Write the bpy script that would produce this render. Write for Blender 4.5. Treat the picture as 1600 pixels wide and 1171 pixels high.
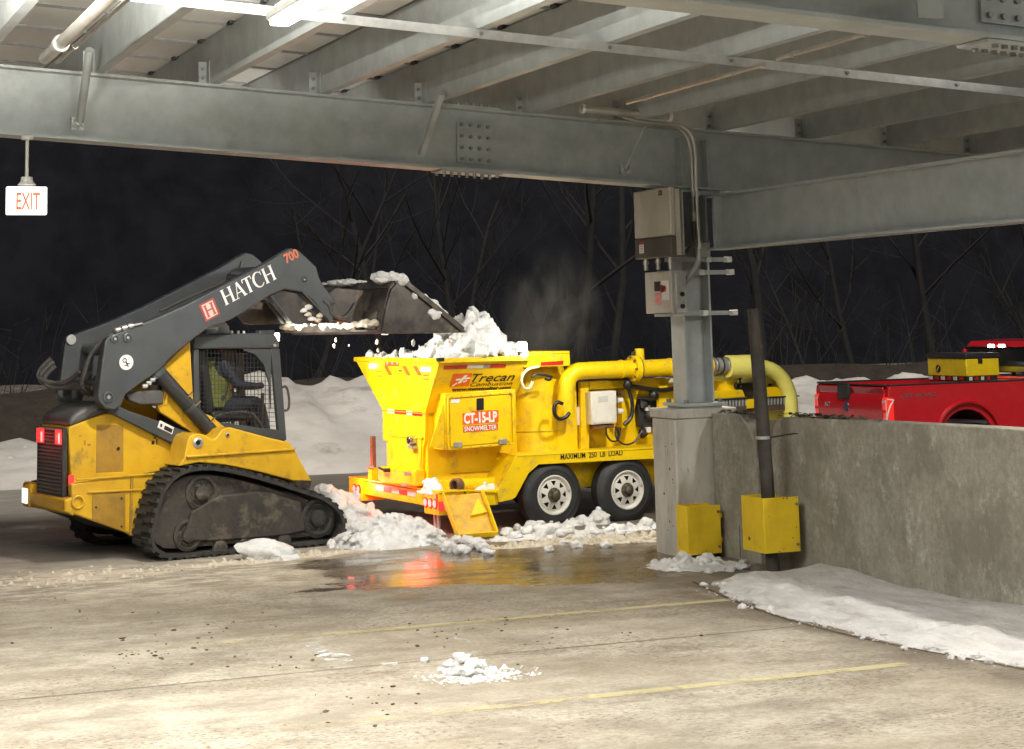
import bpy, bmesh, math, random
from mathutils import Vector, Matrix, noise
import numpy as np

for o in list(bpy.data.objects):
    bpy.data.objects.remove(o)
SC = bpy.context.scene
COL = SC.collection
R = math.radians
random.seed(7)

# ------------------------------------------------------------------ camera
EYE = Vector((0.0, 0.0, 2.15))
AX_R = Vector((0.93032213, -0.36615219, -0.02081615))    # picture right
AX_D = Vector((0.03281315, 0.13963509, -0.98965920))     # picture down
AX_F = Vector((0.36527255, 0.92001881, 0.14192022))      # viewing direction
FOC, PX0, PY0 = 2825.2, 704.4, 101.2
cam_data = bpy.data.cameras.new('camera')
cam = bpy.data.objects.new('camera', cam_data)
COL.objects.link(cam)
m = Matrix((AX_R, -AX_D, -AX_F)).transposed()
cam.matrix_world = Matrix.Translation(EYE) @ m.to_4x4()
cam_data.sensor_fit = 'HORIZONTAL'
cam_data.sensor_width = 36.0
cam_data.lens = 36.0 * FOC / 1600.0
cam_data.shift_x = (800.0 - PX0) / 1600.0
cam_data.shift_y = -(585.5 - PY0) / 1600.0
cam_data.clip_start = 0.05
cam_data.clip_end = 2000.0
SC.camera = cam

# ------------------------------------------------------------------ night sky, added outdoor fill light, exposure
world = bpy.data.worlds.new('World')
SC.world = world
world.use_nodes = True
wn = world.node_tree.nodes
wn.clear()
sky = wn.new('ShaderNodeTexSky')
sky.sky_type = 'NISHITA'
sky.sun_disc = False
sky.sun_elevation = R(38)
sky.sun_rotation = R(200)
sky.air_density = 1.0
sky.dust_density = 6.0
bg = wn.new('ShaderNodeBackground')
bg.inputs['Strength'].default_value = 0.0085
wo = wn.new('ShaderNodeOutputWorld')
glow = wn.new('ShaderNodeMix'); glow.data_type = 'RGBA'      # town glow under the cloud, even in every direction
glow.inputs['Factor'].default_value = 0.7
glow.inputs['B'].default_value = (1.7, 1.75, 2.2, 1)
world.node_tree.links.new(sky.outputs[0], glow.inputs['A'])
world.node_tree.links.new(glow.outputs['Result'], bg.inputs['Color'])
world.node_tree.links.new(bg.outputs[0], wo.inputs['Surface'])
sd = bpy.data.lights.new('outdoor_fill', 'SUN')  # broad sun lamp added as fill for the lot, bank and woods
sd.energy = 1.8
sd.angle = R(14)
sd.color = (1.0, 0.95, 0.86)
outdoor_fill = bpy.data.objects.new('outdoor_fill', sd)
COL.objects.link(outdoor_fill)
outdoor_fill.rotation_euler = (R(40), 0, R(-22))
vs = SC.view_settings
vs.view_transform = 'Standard'
vs.look = 'None'
vs.exposure = 0.50
vs.gamma = 1.0
vs.use_curve_mapping = False
try:
    SC.cycles.use_denoising = True
    SC.cycles.max_bounces = 6
    SC.cycles.volume_step_rate = 2.0
    SC.cycles.sample_clamp_indirect = 6.0
except Exception:
    pass

# ------------------------------------------------------------------ measuring helpers
def ray(x, y):
    return AX_R * ((x - PX0) / FOC) + AX_D * ((y - PY0) / FOC) + AX_F

class Frame:
    """a thing's own axes: u along it, v away from the viewer, z up; surveys sight lines onto its planes"""
    def __init__(s, ox, oy, oz=0.0, deg=0.0):
        s.o = Vector((ox, oy, oz)); s.a = R(deg)
        s.M = Matrix.Rotation(-s.a, 3, 'Z')
    def _hit(s, x, y, axis, val):
        c = s.M @ (EYE - s.o); d = s.M @ ray(x, y)
        return c + d * ((val - c[axis]) / d[axis])
    def u(s, x, y, val): return s._hit(x, y, 0, val)
    def v(s, x, y, val): return s._hit(x, y, 1, val)
    def z(s, x, y, val): return s._hit(x, y, 2, val)
    def poly(s, pts, v): return [s.v(x, y, v) for x, y in pts]
W = Frame(0, 0)

def n3(x, y, z=0.0, s=1.0):
    return noise.noise(Vector((x * s, y * s, z * s)))
def fbm(x, y, z=0.0, s=1.0, o=4):
    t = 0; a = 1; f = s
    for _ in range(o):
        t += a * noise.noise(Vector((x * f, y * f, z * f + 3.1))); a *= 0.5; f *= 2.03
    return t

# ------------------------------------------------------------------ materials
MATS = {}
def nd(nt, kind, **kw):
    n = nt.nodes.new(kind)
    for k, v in kw.items():
        if k.startswith('i_'):
            n.inputs[k[2:].replace('_', ' ')].default_value = v
        else:
            setattr(n, k, v)
    return n
def mat(name, c1, c2=None, scale=6.0, rough=0.55, rough2=None, metal=0.0, bump=0.0, bscale=60.0, stretch=(1, 1, 1),
        lo=0.4, hi=0.65, dirt=None, dscale=3.0, dlo=0.56, dhi=0.72, spec=0.5, coat=0.0, world_space=False, sss=0.0):
    if name in MATS: return MATS[name]
    m = bpy.data.materials.new(name); m.use_nodes = True
    nt = m.node_tree; L = nt.links.new
    b = nt.nodes['Principled BSDF']
    b.inputs['Roughness'].default_value = rough
    b.inputs['Metallic'].default_value = metal
    b.inputs['Specular IOR Level'].default_value = spec
    b.inputs['Coat Weight'].default_value = coat
    if sss:
        b.inputs['Subsurface Weight'].default_value = sss
        b.inputs['Subsurface Radius'].default_value = (0.025, 0.03, 0.035)
    c1 = (*c1, 1); c2 = (*c2, 1) if c2 else tuple(x * 0.85 for x in c1[:3]) + (1,)
    if world_space:
        g = nd(nt, 'ShaderNodeNewGeometry'); src = g.outputs['Position']
    else:
        g = nd(nt, 'ShaderNodeTexCoord'); src = g.outputs['Object']
    mp = nd(nt, 'ShaderNodeMapping'); mp.inputs['Scale'].default_value = stretch
    L(src, mp.inputs['Vector'])
    nz = nd(nt, 'ShaderNodeTexNoise', i_Scale=scale, i_Detail=7.0, i_Roughness=0.62)
    L(mp.outputs[0], nz.inputs['Vector'])
    rp = nd(nt, 'ShaderNodeValToRGB')
    rp.color_ramp.elements[0].position = lo; rp.color_ramp.elements[0].color = c1
    rp.color_ramp.elements[1].position = hi; rp.color_ramp.elements[1].color = c2
    L(nz.outputs['Fac'], rp.inputs['Fac'])
    out = rp.outputs['Color']
    if dirt:
        dz = nd(nt, 'ShaderNodeTexNoise', i_Scale=dscale, i_Detail=9.0, i_Roughness=0.7)
        L(mp.outputs[0], dz.inputs['Vector'])
        dr = nd(nt, 'ShaderNodeMapRange', clamp=True)
        dr.inputs['From Min'].default_value = dlo; dr.inputs['From Max'].default_value = dhi
        L(dz.outputs['Fac'], dr.inputs['Value'])
        mx = nd(nt, 'ShaderNodeMix', data_type='RGBA')
        L(dr.outputs[0], mx.inputs['Factor']); L(out, mx.inputs['A']); mx.inputs['B'].default_value = (*dirt, 1)
        out = mx.outputs['Result']
        if rough2 is not None:
            rr = nd(nt, 'ShaderNodeMapRange'); L(dr.outputs[0], rr.inputs['Value'])
            rr.inputs['To Min'].default_value = rough; rr.inputs['To Max'].default_value = rough2
            L(rr.outputs[0], b.inputs['Roughness'])
    L(out, b.inputs['Base Color'])
    if bump:
        bz = nd(nt, 'ShaderNodeTexNoise', i_Scale=bscale, i_Detail=5.0, i_Roughness=0.6)
        L(mp.outputs[0], bz.inputs['Vector'])
        bp = nd(nt, 'ShaderNodeBump'); bp.inputs['Strength'].default_value = bump; bp.inputs['Distance'].default_value = 0.02
        L(bz.outputs['Fac'], bp.inputs['Height']); L(bp.outputs[0], b.inputs['Normal'])
    MATS[name] = m
    return m
def emit(name, col, strength, base=None):
    if name in MATS: return MATS[name]
    m = bpy.data.materials.new(name); m.use_nodes = True
    b = m.node_tree.nodes['Principled BSDF']
    b.inputs['Base Color'].default_value = (*(base or col), 1)
    b.inputs['Emission Color'].default_value = (*col, 1)
    b.inputs['Emission Strength'].default_value = strength
    b.inputs['Roughness'].default_value = 0.3
    MATS[name] = m
    return m

def wall_material():
    m = bpy.data.materials.new('wall concrete'); m.use_nodes = True; nt = m.node_tree; L = nt.links.new; b = nt.nodes['Principled BSDF']
    b.inputs['Roughness'].default_value = 0.85
    g = nd(nt, 'ShaderNodeNewGeometry')
    def nz(sc, st, off, ro=0.7, det=10.0):
        mp = nd(nt, 'ShaderNodeMapping'); mp.inputs['Scale'].default_value = st; mp.inputs['Location'].default_value = off; L(g.outputs['Position'], mp.inputs['Vector'])
        n = nd(nt, 'ShaderNodeTexNoise', i_Scale=sc, i_Detail=det, i_Roughness=ro); L(mp.outputs[0], n.inputs['Vector']); return n.outputs['Fac']
    def rg(x, a, c, hi=1.0):
        n = nd(nt, 'ShaderNodeMapRange', clamp=True); n.inputs['From Min'].default_value = a; n.inputs['From Max'].default_value = c; n.inputs['To Max'].default_value = hi; L(x, n.inputs['Value']); return n.outputs[0]
    def mx(f, a, c):
        n = nd(nt, 'ShaderNodeMix', data_type='RGBA'); L(f, n.inputs['Factor'])
        for k, q in (('A', a), ('B', c)):
            if isinstance(q, tuple): n.inputs[k].default_value = (*q, 1)
            else: L(q, n.inputs[k])
        return n.outputs['Result']
    fine = nz(22, (1, 1, 0.8), (0, 0, 0), 0.75); col = mx(rg(fine, 0.36, 0.66), (0.36, 0.335, 0.28), (0.22, 0.20, 0.162))
    col = mx(rg(nz(2.2, (1, 1, 0.9), (3, 1, 2)), 0.42, 0.60, 0.8), col, (0.165, 0.148, 0.115))
    col = mx(rg(nz(11, (2.2, 2.2, 0.22), (1, 7, 0), 0.65), 0.52, 0.74, 0.35), col, (0.12, 0.106, 0.08))
    col = mx(rg(nz(5, (1, 1, 0.8), (9, 4, 0), 0.82), 0.54, 0.66, 0.7), col, (0.52, 0.49, 0.42))
    col = mx(rg(nz(38, (1, 1, 1), (5, 5, 5), 0.5, 2.0), 0.70, 0.76, 0.8), col, (0.06, 0.05, 0.04))
    L(col, b.inputs['Base Color']); bp = nd(nt, 'ShaderNodeBump'); bp.inputs['Strength'].default_value = 0.5; bp.inputs['Distance'].default_value = 0.015; L(fine, bp.inputs['Height']); L(bp.outputs[0], b.inputs['Normal'])
    return m
galv = mat('galvanised steel', (0.44, 0.47, 0.47), (0.34, 0.365, 0.36), scale=5, rough=0.5, metal=0.25, bump=0.05, bscale=30, dirt=(0.2, 0.18, 0.15), dscale=1.5, dlo=0.6, dhi=0.9, lo=0.35, hi=0.7, rough2=0.75)
galv2 = mat('bright galvanised steel', (0.5, 0.5, 0.48), (0.38, 0.38, 0.37), scale=9, rough=0.42, metal=0.6)
bolt_m = mat('bolt steel', (0.30, 0.30, 0.29), rough=0.4, metal=0.8)
white_back = mat('white backsheet', (0.88, 0.88, 0.86), (0.82, 0.82, 0.80), scale=2, rough=0.45, dirt=(0.4, 0.37, 0.3), dscale=4, dlo=0.62, dhi=0.8)
alu = mat('panel frame aluminium', (0.30, 0.30, 0.30), rough=0.5, metal=0.5)
zinc = mat('conduit zinc', (0.52, 0.50, 0.45), (0.42, 0.40, 0.36), rough=0.38, metal=0.75)
conc = wall_material()
conc2 = mat('pedestal concrete', (0.50, 0.475, 0.42), (0.36, 0.335, 0.29), scale=3, rough=0.8, bump=0.3, bscale=35, stretch=(1.5, 1.5, 0.5), dirt=(0.16, 0.13, 0.10), dscale=12, dlo=0.6, dhi=0.72, world_space=True)
guard_y = mat('guard yellow paint', (0.72, 0.50, 0.012), (0.62, 0.42, 0.012), scale=5, rough=0.55, dirt=(0.25, 0.16, 0.03), dscale=9, dlo=0.62, dhi=0.78, bump=0.06)
pole_m = mat('rusty dark pipe', (0.042, 0.034, 0.027), (0.022, 0.019, 0.017), scale=9, rough=0.75, bump=0.3, dirt=(0.07, 0.045, 0.028), dscale=6)
inv_m = mat('inverter paint', (0.48, 0.45, 0.38), (0.44, 0.41, 0.35), rough=0.5)
inv_d = mat('inverter dark plastic', (0.075, 0.065, 0.055), rough=0.6)
black = mat('black plastic', (0.018, 0.018, 0.019), (0.03, 0.03, 0.03), rough=0.5, bump=0.05)
rubber = mat('black rubber', (0.016, 0.015, 0.014), (0.032, 0.029, 0.026), scale=9, rough=0.75, bump=0.4, bscale=50, dirt=(0.12, 0.105, 0.09), dscale=10, dlo=0.62, dhi=0.74)
tyre_m = mat('tyre rubber', (0.014, 0.014, 0.014), (0.026, 0.025, 0.024), scale=6, rough=0.6, bump=0.15, dirt=(0.07, 0.06, 0.05), dscale=5, dlo=0.6, dhi=0.8)
white = mat('white paint', (0.78, 0.77, 0.74), (0.68, 0.67, 0.63), rough=0.4)
rim_m = mat('white wheel paint', (0.66, 0.64, 0.58), (0.55, 0.52, 0.46), rough=0.4, dirt=(0.16, 0.13, 0.09), dscale=9, dlo=0.55, dhi=0.75)
ld_y = mat('loader yellow paint', (0.64, 0.38, 0.014), (0.55, 0.31, 0.014), scale=4, rough=0.42, rough2=0.75, dirt=(0.16, 0.10, 0.035), dscale=5.5, dlo=0.55, dhi=0.74, bump=0.05, coat=0.15)
ld_y2 = mat('worn loader yellow', (0.36, 0.20, 0.02), (0.28, 0.15, 0.02), scale=6, rough=0.5, dirt=(0.15, 0.10, 0.04), dscale=5, dlo=0.5, dhi=0.75)
ld_g = mat('charcoal loader paint', (0.058, 0.064, 0.068), (0.046, 0.051, 0.055), scale=4, rough=0.40, rough2=0.6, dirt=(0.09, 0.085, 0.08), dscale=8, dlo=0.64, dhi=0.82, coat=0.2, bump=0.03)
hood_m = mat('faded dark hood', (0.085, 0.082, 0.08), (0.06, 0.058, 0.056), scale=5, rough=0.5, dirt=(0.13, 0.12, 0.11), dscale=7, dlo=0.55, dhi=0.8)
mud = mat('muddy undercarriage', (0.040, 0.033, 0.026), (0.020, 0.018, 0.016), scale=5, rough=0.75, bump=0.5, bscale=25, dirt=(0.115, 0.095, 0.07), dscale=4.5, dlo=0.52, dhi=0.68)
steel = mat('worn bucket steel', (0.10, 0.088, 0.08), (0.045, 0.042, 0.04), scale=5, rough=0.35, metal=0.7, dirt=(0.20, 0.13, 0.08), dscale=6, dlo=0.55, dhi=0.75, rough2=0.6, bump=0.1)
chrome = mat('bright steel', (0.62, 0.62, 0.60), rough=0.22, metal=1.0)
hose_m = mat('hydraulic hose', (0.07, 0.068, 0.066), rough=0.38)
tr_y = mat('melter yellow paint', (0.82, 0.56, 0.003), (0.78, 0.50, 0.003), scale=3, rough=0.42, coat=0.08, spec=0.35, dirt=(0.34, 0.235, 0.07), dscale=6, dlo=0.54, dhi=0.78, rough2=0.6, bump=0.04, bscale=9)
tr_y2 = mat('wet chute yellow', (0.70, 0.40, 0.02), (0.45, 0.25, 0.03), scale=9, rough=0.3, dirt=(0.55, 0.45, 0.25), dscale=12, dlo=0.6, dhi=0.7, bump=0.4, bscale=20)
pale_y = mat('pale yellow duct', (0.82, 0.75, 0.18), (0.76, 0.69, 0.15), scale=3, rough=0.4)
tape_r = mat('red tape', (0.50, 0.02, 0.012), (0.38, 0.015, 0.01), rough=0.35)
tape_w = mat('white tape', (0.72, 0.66, 0.60), rough=0.35)
decal_o = mat('orange decal', (0.78, 0.12, 0.012), rough=0.4)
decal_w = mat('white decal', (0.85, 0.82, 0.78), rough=0.4)
decal_k = mat('black decal', (0.012, 0.012, 0.012), rough=0.4)
rust = mat('rusty stake', (0.20, 0.09, 0.04), (0.11, 0.055, 0.03), scale=14, rough=0.8, bump=0.3)
snow_m = mat('snow', (0.74, 0.735, 0.73), (0.60, 0.59, 0.57), scale=5, rough=0.7, bump=0.9, bscale=34, sss=0.2, dirt=(0.50, 0.46, 0.41), dscale=3.0, dlo=0.56, dhi=0.82, world_space=True)
snow_c = mat('clean snow', (0.78, 0.78, 0.77), (0.64, 0.64, 0.63), scale=9, rough=0.6, bump=0.9, bscale=38, sss=0.25, world_space=True)
snow_w = mat('grey wall snow', (0.60, 0.585, 0.575), (0.44, 0.42, 0.41), scale=3.5, rough=0.75, bump=0.9, bscale=30, stretch=(1.5, 0.6, 1), dirt=(0.25, 0.22, 0.19), dscale=2.6, dlo=0.54, dhi=0.78, world_space=True, sss=0.15)
snow_d = mat('dirty bank snow', (0.66, 0.63, 0.59), (0.48, 0.45, 0.41), scale=0.9, rough=0.85, bump=0.6, bscale=7, stretch=(0.7, 0.7, 2.2), dirt=(0.17, 0.14, 0.115), dscale=1.3, dlo=0.57, dhi=0.78, world_space=True)
slush_m = mat('tan slush', (0.60, 0.54, 0.44), (0.42, 0.36, 0.27), scale=5, rough=0.5, bump=0.5, bscale=30, world_space=True)
clod_m = mat('dirt clod', (0.10, 0.075, 0.05), rough=0.9)
leaf_m = mat('dead leaves', (0.09, 0.062, 0.04), (0.04, 0.03, 0.022), scale=20, rough=0.9)
bark = mat('night bark', (0.022, 0.021, 0.020), (0.014, 0.013, 0.013), scale=4, rough=0.9)
red_p = mat('red truck paint', (0.55, 0.010, 0.018), (0.50, 0.008, 0.016), rough=0.28, coat=0.6)
glass_d = mat('dark glass', (0.012, 0.013, 0.015), rough=0.08)
hivis = mat('hi-vis cloth', (0.17, 0.19, 0.04), rough=0.8)
cloth = mat('dark work clothes', (0.03, 0.035, 0.05), rough=0.9)
skin = mat('skin', (0.42, 0.25, 0.17), rough=0.6)
hat_m = mat('pale hard hat', (0.62, 0.68, 0.76), rough=0.4)
red_lit = emit('lit red lens', (1.0, 0.03, 0.03), 1.3, (0.6, 0.02, 0.02))
red_hot = emit('lit red core', (1.0, 0.17, 0.15), 2.6, (0.6, 0.05, 0.04))
red_dim = emit('dim red lens', (0.9, 0.03, 0.02), 0.5, (0.5, 0.02, 0.015))
lamp_w = emit('lit white lens', (1.0, 0.93, 0.80), 14.0)
led_w = emit('lit led strip', (0.90, 0.96, 1.0), 18.0)
exit_w = emit('lit exit face', (1.0, 0.98, 0.95), 0.9)
exit_r = emit('lit exit letters', (1.0, 0.20, 0.06), 0.55, (0.5, 0.06, 0.02))

# ------------------------------------------------------------------ mesh builder
def clump(o, vox=0.013, it=3, amp=0.012, sc=0.035):
    """melt separate lumps into one crumbly mass"""
    a = o.modifiers.new('melt', 'REMESH'); a.mode = 'VOXEL'; a.voxel_size = vox; a.use_smooth_shade = True
    s = o.modifiers.new('soften', 'SMOOTH'); s.factor = 0.5; s.iterations = it
    t = bpy.data.textures.get('crumbs%g' % sc) or bpy.data.textures.new('crumbs%g' % sc, 'CLOUDS'); t.noise_scale = sc; t.noise_depth = 3
    d = o.modifiers.new('crumble', 'DISPLACE'); d.texture = t; d.strength = amp; d.mid_level = 0.5; d.texture_coords = 'LOCAL'
    return o
class MB:
    def __init__(s): s.V = []; s.F = []
    def add(s, vs, fs):
        n = len(s.V); s.V += [Vector(v) for v in vs]; s.F += [tuple(i + n for i in f) for f in fs]; return s
    def box(s, c, d, rot=None):
        c = Vector(c); x, y, z = d[0] / 2, d[1] / 2, d[2] / 2
        vs = [Vector(p) for p in ((-x, -y, -z), (x, -y, -z), (x, y, -z), (-x, y, -z), (-x, -y, z), (x, -y, z), (x, y, z), (-x, y, z))]
        if rot: vs = [rot @ v for v in vs]
        return s.add([c + v for v in vs], [(3, 2, 1, 0), (4, 5, 6, 7), (0, 1, 5, 4), (1, 2, 6, 5), (2, 3, 7, 6), (3, 0, 4, 7)])
    def bb(s, a, b):
        a = Vector(a); b = Vector(b)
        return s.box((a + b) / 2, [abs(b[i] - a[i]) for i in range(3)])
    def bar(s, p, q, w, h, up=(0, 0, 1)):
        p = Vector(p); q = Vector(q); x = (q - p); l = x.length; x.normalize()
        y = Vector(up).cross(x)
        if y.length < 1e-4: y = Vector((0, 1, 0)).cross(x)
        y.normalize(); z = x.cross(y)
        return s.box((p + q) / 2, (l, w, h), Matrix((x, y, z)).transposed())
    def prism(s, poly, ext):
        poly = [Vector(p) for p in poly]; ext = Vector(ext); n = len(poly)
        nor = Vector((0, 0, 0))
        for i in range(n): nor += poly[i].cross(poly[(i + 1) % n])
        if nor.dot(ext) > 0: poly = poly[::-1]
        vs = poly + [p + ext for p in poly]
        fs = [tuple(range(n)), tuple(range(2 * n - 1, n - 1, -1))]
        for i in range(n):
            j = (i + 1) % n; fs.append((j, i, n + i, n + j))
        return s.add(vs, fs)
    def cyl(s, p, q, r, r2=None, n=16, cap=True):
        p = Vector(p); q = Vector(q); r2 = r if r2 is None else r2
        a = (q - p).normalized(); b = a.orthogonal().normalized(); c = a.cross(b)
        vs = []
        for k in range(n):
            t = 2 * math.pi * k / n; d = b * math.cos(t) + c * math.sin(t)
            vs += [p + d * r, q + d * r2]
        fs = [(2 * k, 2 * ((k + 1) % n), 2 * ((k + 1) % n) + 1, 2 * k + 1) for k in range(n)]
        if cap: fs += [tuple(2 * k for k in reversed(range(n))), tuple(2 * k + 1 for k in range(n))]
        return s.add(vs, fs)
    def tube(s, pts, r, n=8, cap=True):
        pts = [Vector(p) for p in pts]; m_ = len(pts)
        rs = r if isinstance(r, (list, tuple)) else [r] * m_
        t0 = (pts[1] - pts[0]).normalized(); b = t0.orthogonal().normalized(); vs = []
        for i in range(m_):
            t = (pts[min(i + 1, m_ - 1)] - pts[max(i - 1, 0)]).normalized()
            b = (b - t * b.dot(t)).normalized(); c = t.cross(b)
            for k in range(n):
                a = 2 * math.pi * k / n; vs.append(pts[i] + (b * math.cos(a) + c * math.sin(a)) * rs[i])
        fs = []
        for i in range(m_ - 1):
            for k in range(n):
                fs.append((i * n + k, i * n + (k + 1) % n, (i + 1) * n + (k + 1) % n, (i + 1) * n + k))
        if cap: fs += [tuple(reversed(range(n))), tuple((m_ - 1) * n + k for k in range(n))]
        return s.add(vs, fs)
    def lathe(s, c, axis, prof, n=24):
        """prof: list of (radius, distance along axis)"""
        c = Vector(c); a = Vector(axis).normalized(); b = a.orthogonal().normalized(); d = a.cross(b); vs = []
        for r, t in prof:
            for k in range(n):
                w = 2 * math.pi * k / n; vs.append(c + a * t + (b * math.cos(w) + d * math.sin(w)) * max(r, 1e-4))
        fs = []
        for i in range(len(prof) - 1):
            for k in range(n):
                fs.append((i * n + k, i * n + (k + 1) % n, (i + 1) * n + (k + 1) % n, (i + 1) * n + k))
        return s.add(vs, fs)
    def rock(s, c, r, seed, sub=1, rough=0.35):
        vs, fs = ICO[sub]; c = Vector(c)
        out = []
        so = Vector((seed * 7.3, seed * 1.7, seed * 3.1))
        q = Matrix.Rotation(seed * 1.9, 3, 'Z') @ Matrix.Rotation(seed * 0.7, 3, 'X') if rough > 0.3 else Matrix.Identity(3)
        for v in vs:
            w = q @ v
            k = 1 + rough * noise.noise(w * 1.3 + so) + 0.45 * rough * noise.noise(w * 3.1 + so)
            if sub >= 2 and rough > 0.3: k += 0.38 * rough * noise.noise(w * 6.5 + so) - 0.25 * rough * abs(noise.noise(w * 2.2 - so))
            out.append(c + Vector((v.x * r[0], v.y * r[1], v.z * r[2])) * k)
        return s.add(out, fs)
    def grid(s, pts):
        h = len(pts); w = len(pts[0])
        vs = [p for row in pts for p in row]
        fs = [(i * w + j, i * w + j + 1, (i + 1) * w + j + 1, (i + 1) * w + j) for i in range(h - 1) for j in range(w - 1)]
        return s.add(vs, fs)
    def solid(s, rows, zb=-0.06):
        h = len(rows); w = len(rows[0]); n = h * w
        vs = [p for r in rows for p in r] + [(p[0], p[1], zb) for r in rows for p in r]
        fs = [(i * w + j, i * w + j + 1, (i + 1) * w + j + 1, (i + 1) * w + j) for i in range(h - 1) for j in range(w - 1)]
        fs = [f[::-1] for f in fs] + [tuple(n + q for q in f) for f in fs]
        ring = [j for j in range(w)] + [i * w + w - 1 for i in range(1, h)] + [(h - 1) * w + j for j in range(w - 2, -1, -1)] + [i * w for i in range(h - 2, 0, -1)]
        for a, b in zip(ring, ring[1:] + ring[:1]): fs.append((a, b, n + b, n + a))
        return s.add(vs, fs)
    def mesh(s, name, m=None, smooth=False):
        me = bpy.data.meshes.new(name)
        me.from_pydata([tuple(v) for v in s.V], [], s.F)
        me.update()
        if smooth:
            me.polygons.foreach_set('use_smooth', [True] * len(me.polygons))
            try: me.set_sharp_from_angle(angle=R(38 if smooth is True else smooth))
            except Exception: pass
        if m: me.materials.append(m)
        return me
    def obj(s, name, m=None, parent=None, bevel=0.0, smooth=False, seg=2, kind=None, label=None, fix=False):
        me = s.mesh(name, m, smooth)
        if fix:
            bm = bmesh.new(); bm.from_mesh(me); bmesh.ops.recalc_face_normals(bm, faces=bm.faces); bm.to_mesh(me); bm.free()
        o = bpy.data.objects.new(name, me); COL.objects.link(o)
        if parent: o.parent = parent
        if bevel:
            b = o.modifiers.new('edge', 'BEVEL'); b.width = bevel; b.segments = seg; b.limit_method = 'ANGLE'; b.angle_limit = R(40)
            b.harden_normals = False
            me.polygons.foreach_set('use_smooth', [True] * len(me.polygons))
            try: me.set_sharp_from_angle(angle=R(30))
            except Exception: pass
        if kind: o['kind'] = kind
        if label: o['label'] = label
        return o
def _ico(sub):
    bm = bmesh.new(); bmesh.ops.create_icosphere(bm, subdivisions=sub, radius=1.0)
    r = ([v.co.copy() for v in bm.verts], [tuple(v.index for v in f.verts) for f in bm.faces]); bm.free(); return r
ICO = {k: _ico(k) for k in (1, 2, 3)}

def thing(name, label, cat, loc=(0, 0, 0), rotz=0.0, group=None):
    o = bpy.data.objects.new(name, None); COL.objects.link(o); o.empty_display_size = 0.2
    o.location = loc; o.rotation_euler = (0, 0, rotz); o['label'] = label; o['category'] = cat
    if group: o['group'] = group
    return o
def tag(o, label, cat, group=None, kind=None):
    o['label'] = label; o['category'] = cat
    if group: o['group'] = group
    if kind: o['kind'] = kind
    return o
def struct(o, label=None, cat=None):
    o['kind'] = 'structure'
    if label: o['label'] = label
    if cat: o['category'] = cat
    return o
def dup(o, parent=None):
    c = o.copy(); COL.objects.link(c)
    if parent: c.parent = parent
    return c
def dup_tree(o, parent=None):
    c = dup(o, parent)
    for ch in list(o.children):
        d = dup(ch, c)
        for g in list(ch.children): dup(g, d)
    return c
def arc(c, r, a0, a1, n, ax=(1, 0, 0), ay=(0, 0, 1)):
    c = Vector(c); ax = Vector(ax); ay = Vector(ay)
    return [c + ax * (r * math.cos(R(a0 + (a1 - a0) * i / n))) + ay * (r * math.sin(R(a0 + (a1 - a0) * i / n))) for i in range(n + 1)]
def smooth_path(pts, k=6):
    pts = [Vector(p) for p in pts]; P = [pts[0] * 2 - pts[1]] + pts + [pts[-1] * 2 - pts[-2]]; out = []
    for i in range(1, len(P) - 2):
        for j in range(k):
            t = j / k; a, b, c, d = P[i - 1], P[i], P[i + 1], P[i + 2]
            out.append(0.5 * ((2 * b) + (c - a) * t + (2 * a - 5 * b + 4 * c - d) * t * t + (3 * b - a - 3 * c + d) * t ** 3))
    return out + [pts[-1]]
def lettering(body, m, parent, origin, ex, ey, size, depth=0.002, width=None, shear=0.0, bold=0.0, name='lettering'):
    """flat raised letters: origin = lower left, ex / ey = unit directions of the writing"""
    cu = bpy.data.curves.new(name, 'FONT'); cu.body = body; cu.size = size; cu.extrude = depth; cu.shear = shear; cu.offset = bold
    cu.resolution_u = 3
    t = bpy.data.objects.new(name, cu); COL.objects.link(t)
    bpy.context.view_layer.update()
    me = bpy.data.meshes.new_from_object(t.evaluated_get(bpy.context.evaluated_depsgraph_get()))
    bpy.data.objects.remove(t); bpy.data.curves.remove(cu)
    ex = Vector(ex).normalized(); ey = Vector(ey).normalized(); ez = ex.cross(ey).normalized()
    xs = [v.co.x for v in me.vertices] or [0, 1]
    k = (width / (max(xs) - min(xs))) if width else 1.0
    x0 = min(xs)
    for v in me.vertices:
        v.co = Vector(origin) + ex * ((v.co.x - x0) * k) + ey * v.co.y + ez * v.co.z
    me.materials.clear(); me.materials.append(m); me.name = name
    o = bpy.data.objects.new(name, me); COL.objects.link(o)
    if parent: o.parent = parent
    return o
def area_light(name, loc, target, size, size_y, power, col, parent=None, spread=180):
    d = bpy.data.lights.new(name, 'AREA'); d.shape = 'RECTANGLE'; d.size = size; d.size_y = size_y; d.energy = power; d.color = col
    d.spread = R(spread)
    o = bpy.data.objects.new(name, d); COL.objects.link(o)
    if parent: o.parent = parent
    o.location = loc
    o.rotation_euler = (Vector(target) - Vector(loc)).to_track_quat('-Z', 'Y').to_euler()
    return o
def spot(name, loc, target, power, col, ang, blend=0.6, parent=None, r=0.04):
    d = bpy.data.lights.new(name, 'SPOT'); d.energy = power; d.color = col; d.spot_size = R(ang); d.spot_blend = blend; d.shadow_soft_size = r
    o = bpy.data.objects.new(name, d); COL.objects.link(o)
    if parent: o.parent = parent
    o.location = loc
    o.rotation_euler = (Vector(target) - Vector(loc)).to_track_quat('-Z', 'Y').to_euler()
    return o
def point(name, loc, power, col, parent=None, r=0.04):
    d = bpy.data.lights.new(name, 'POINT'); d.energy = power; d.color = col; d.shadow_soft_size = r
    o = bpy.data.objects.new(name, d); COL.objects.link(o)
    if parent: o.parent = parent
    o.location = loc
    return o
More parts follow.
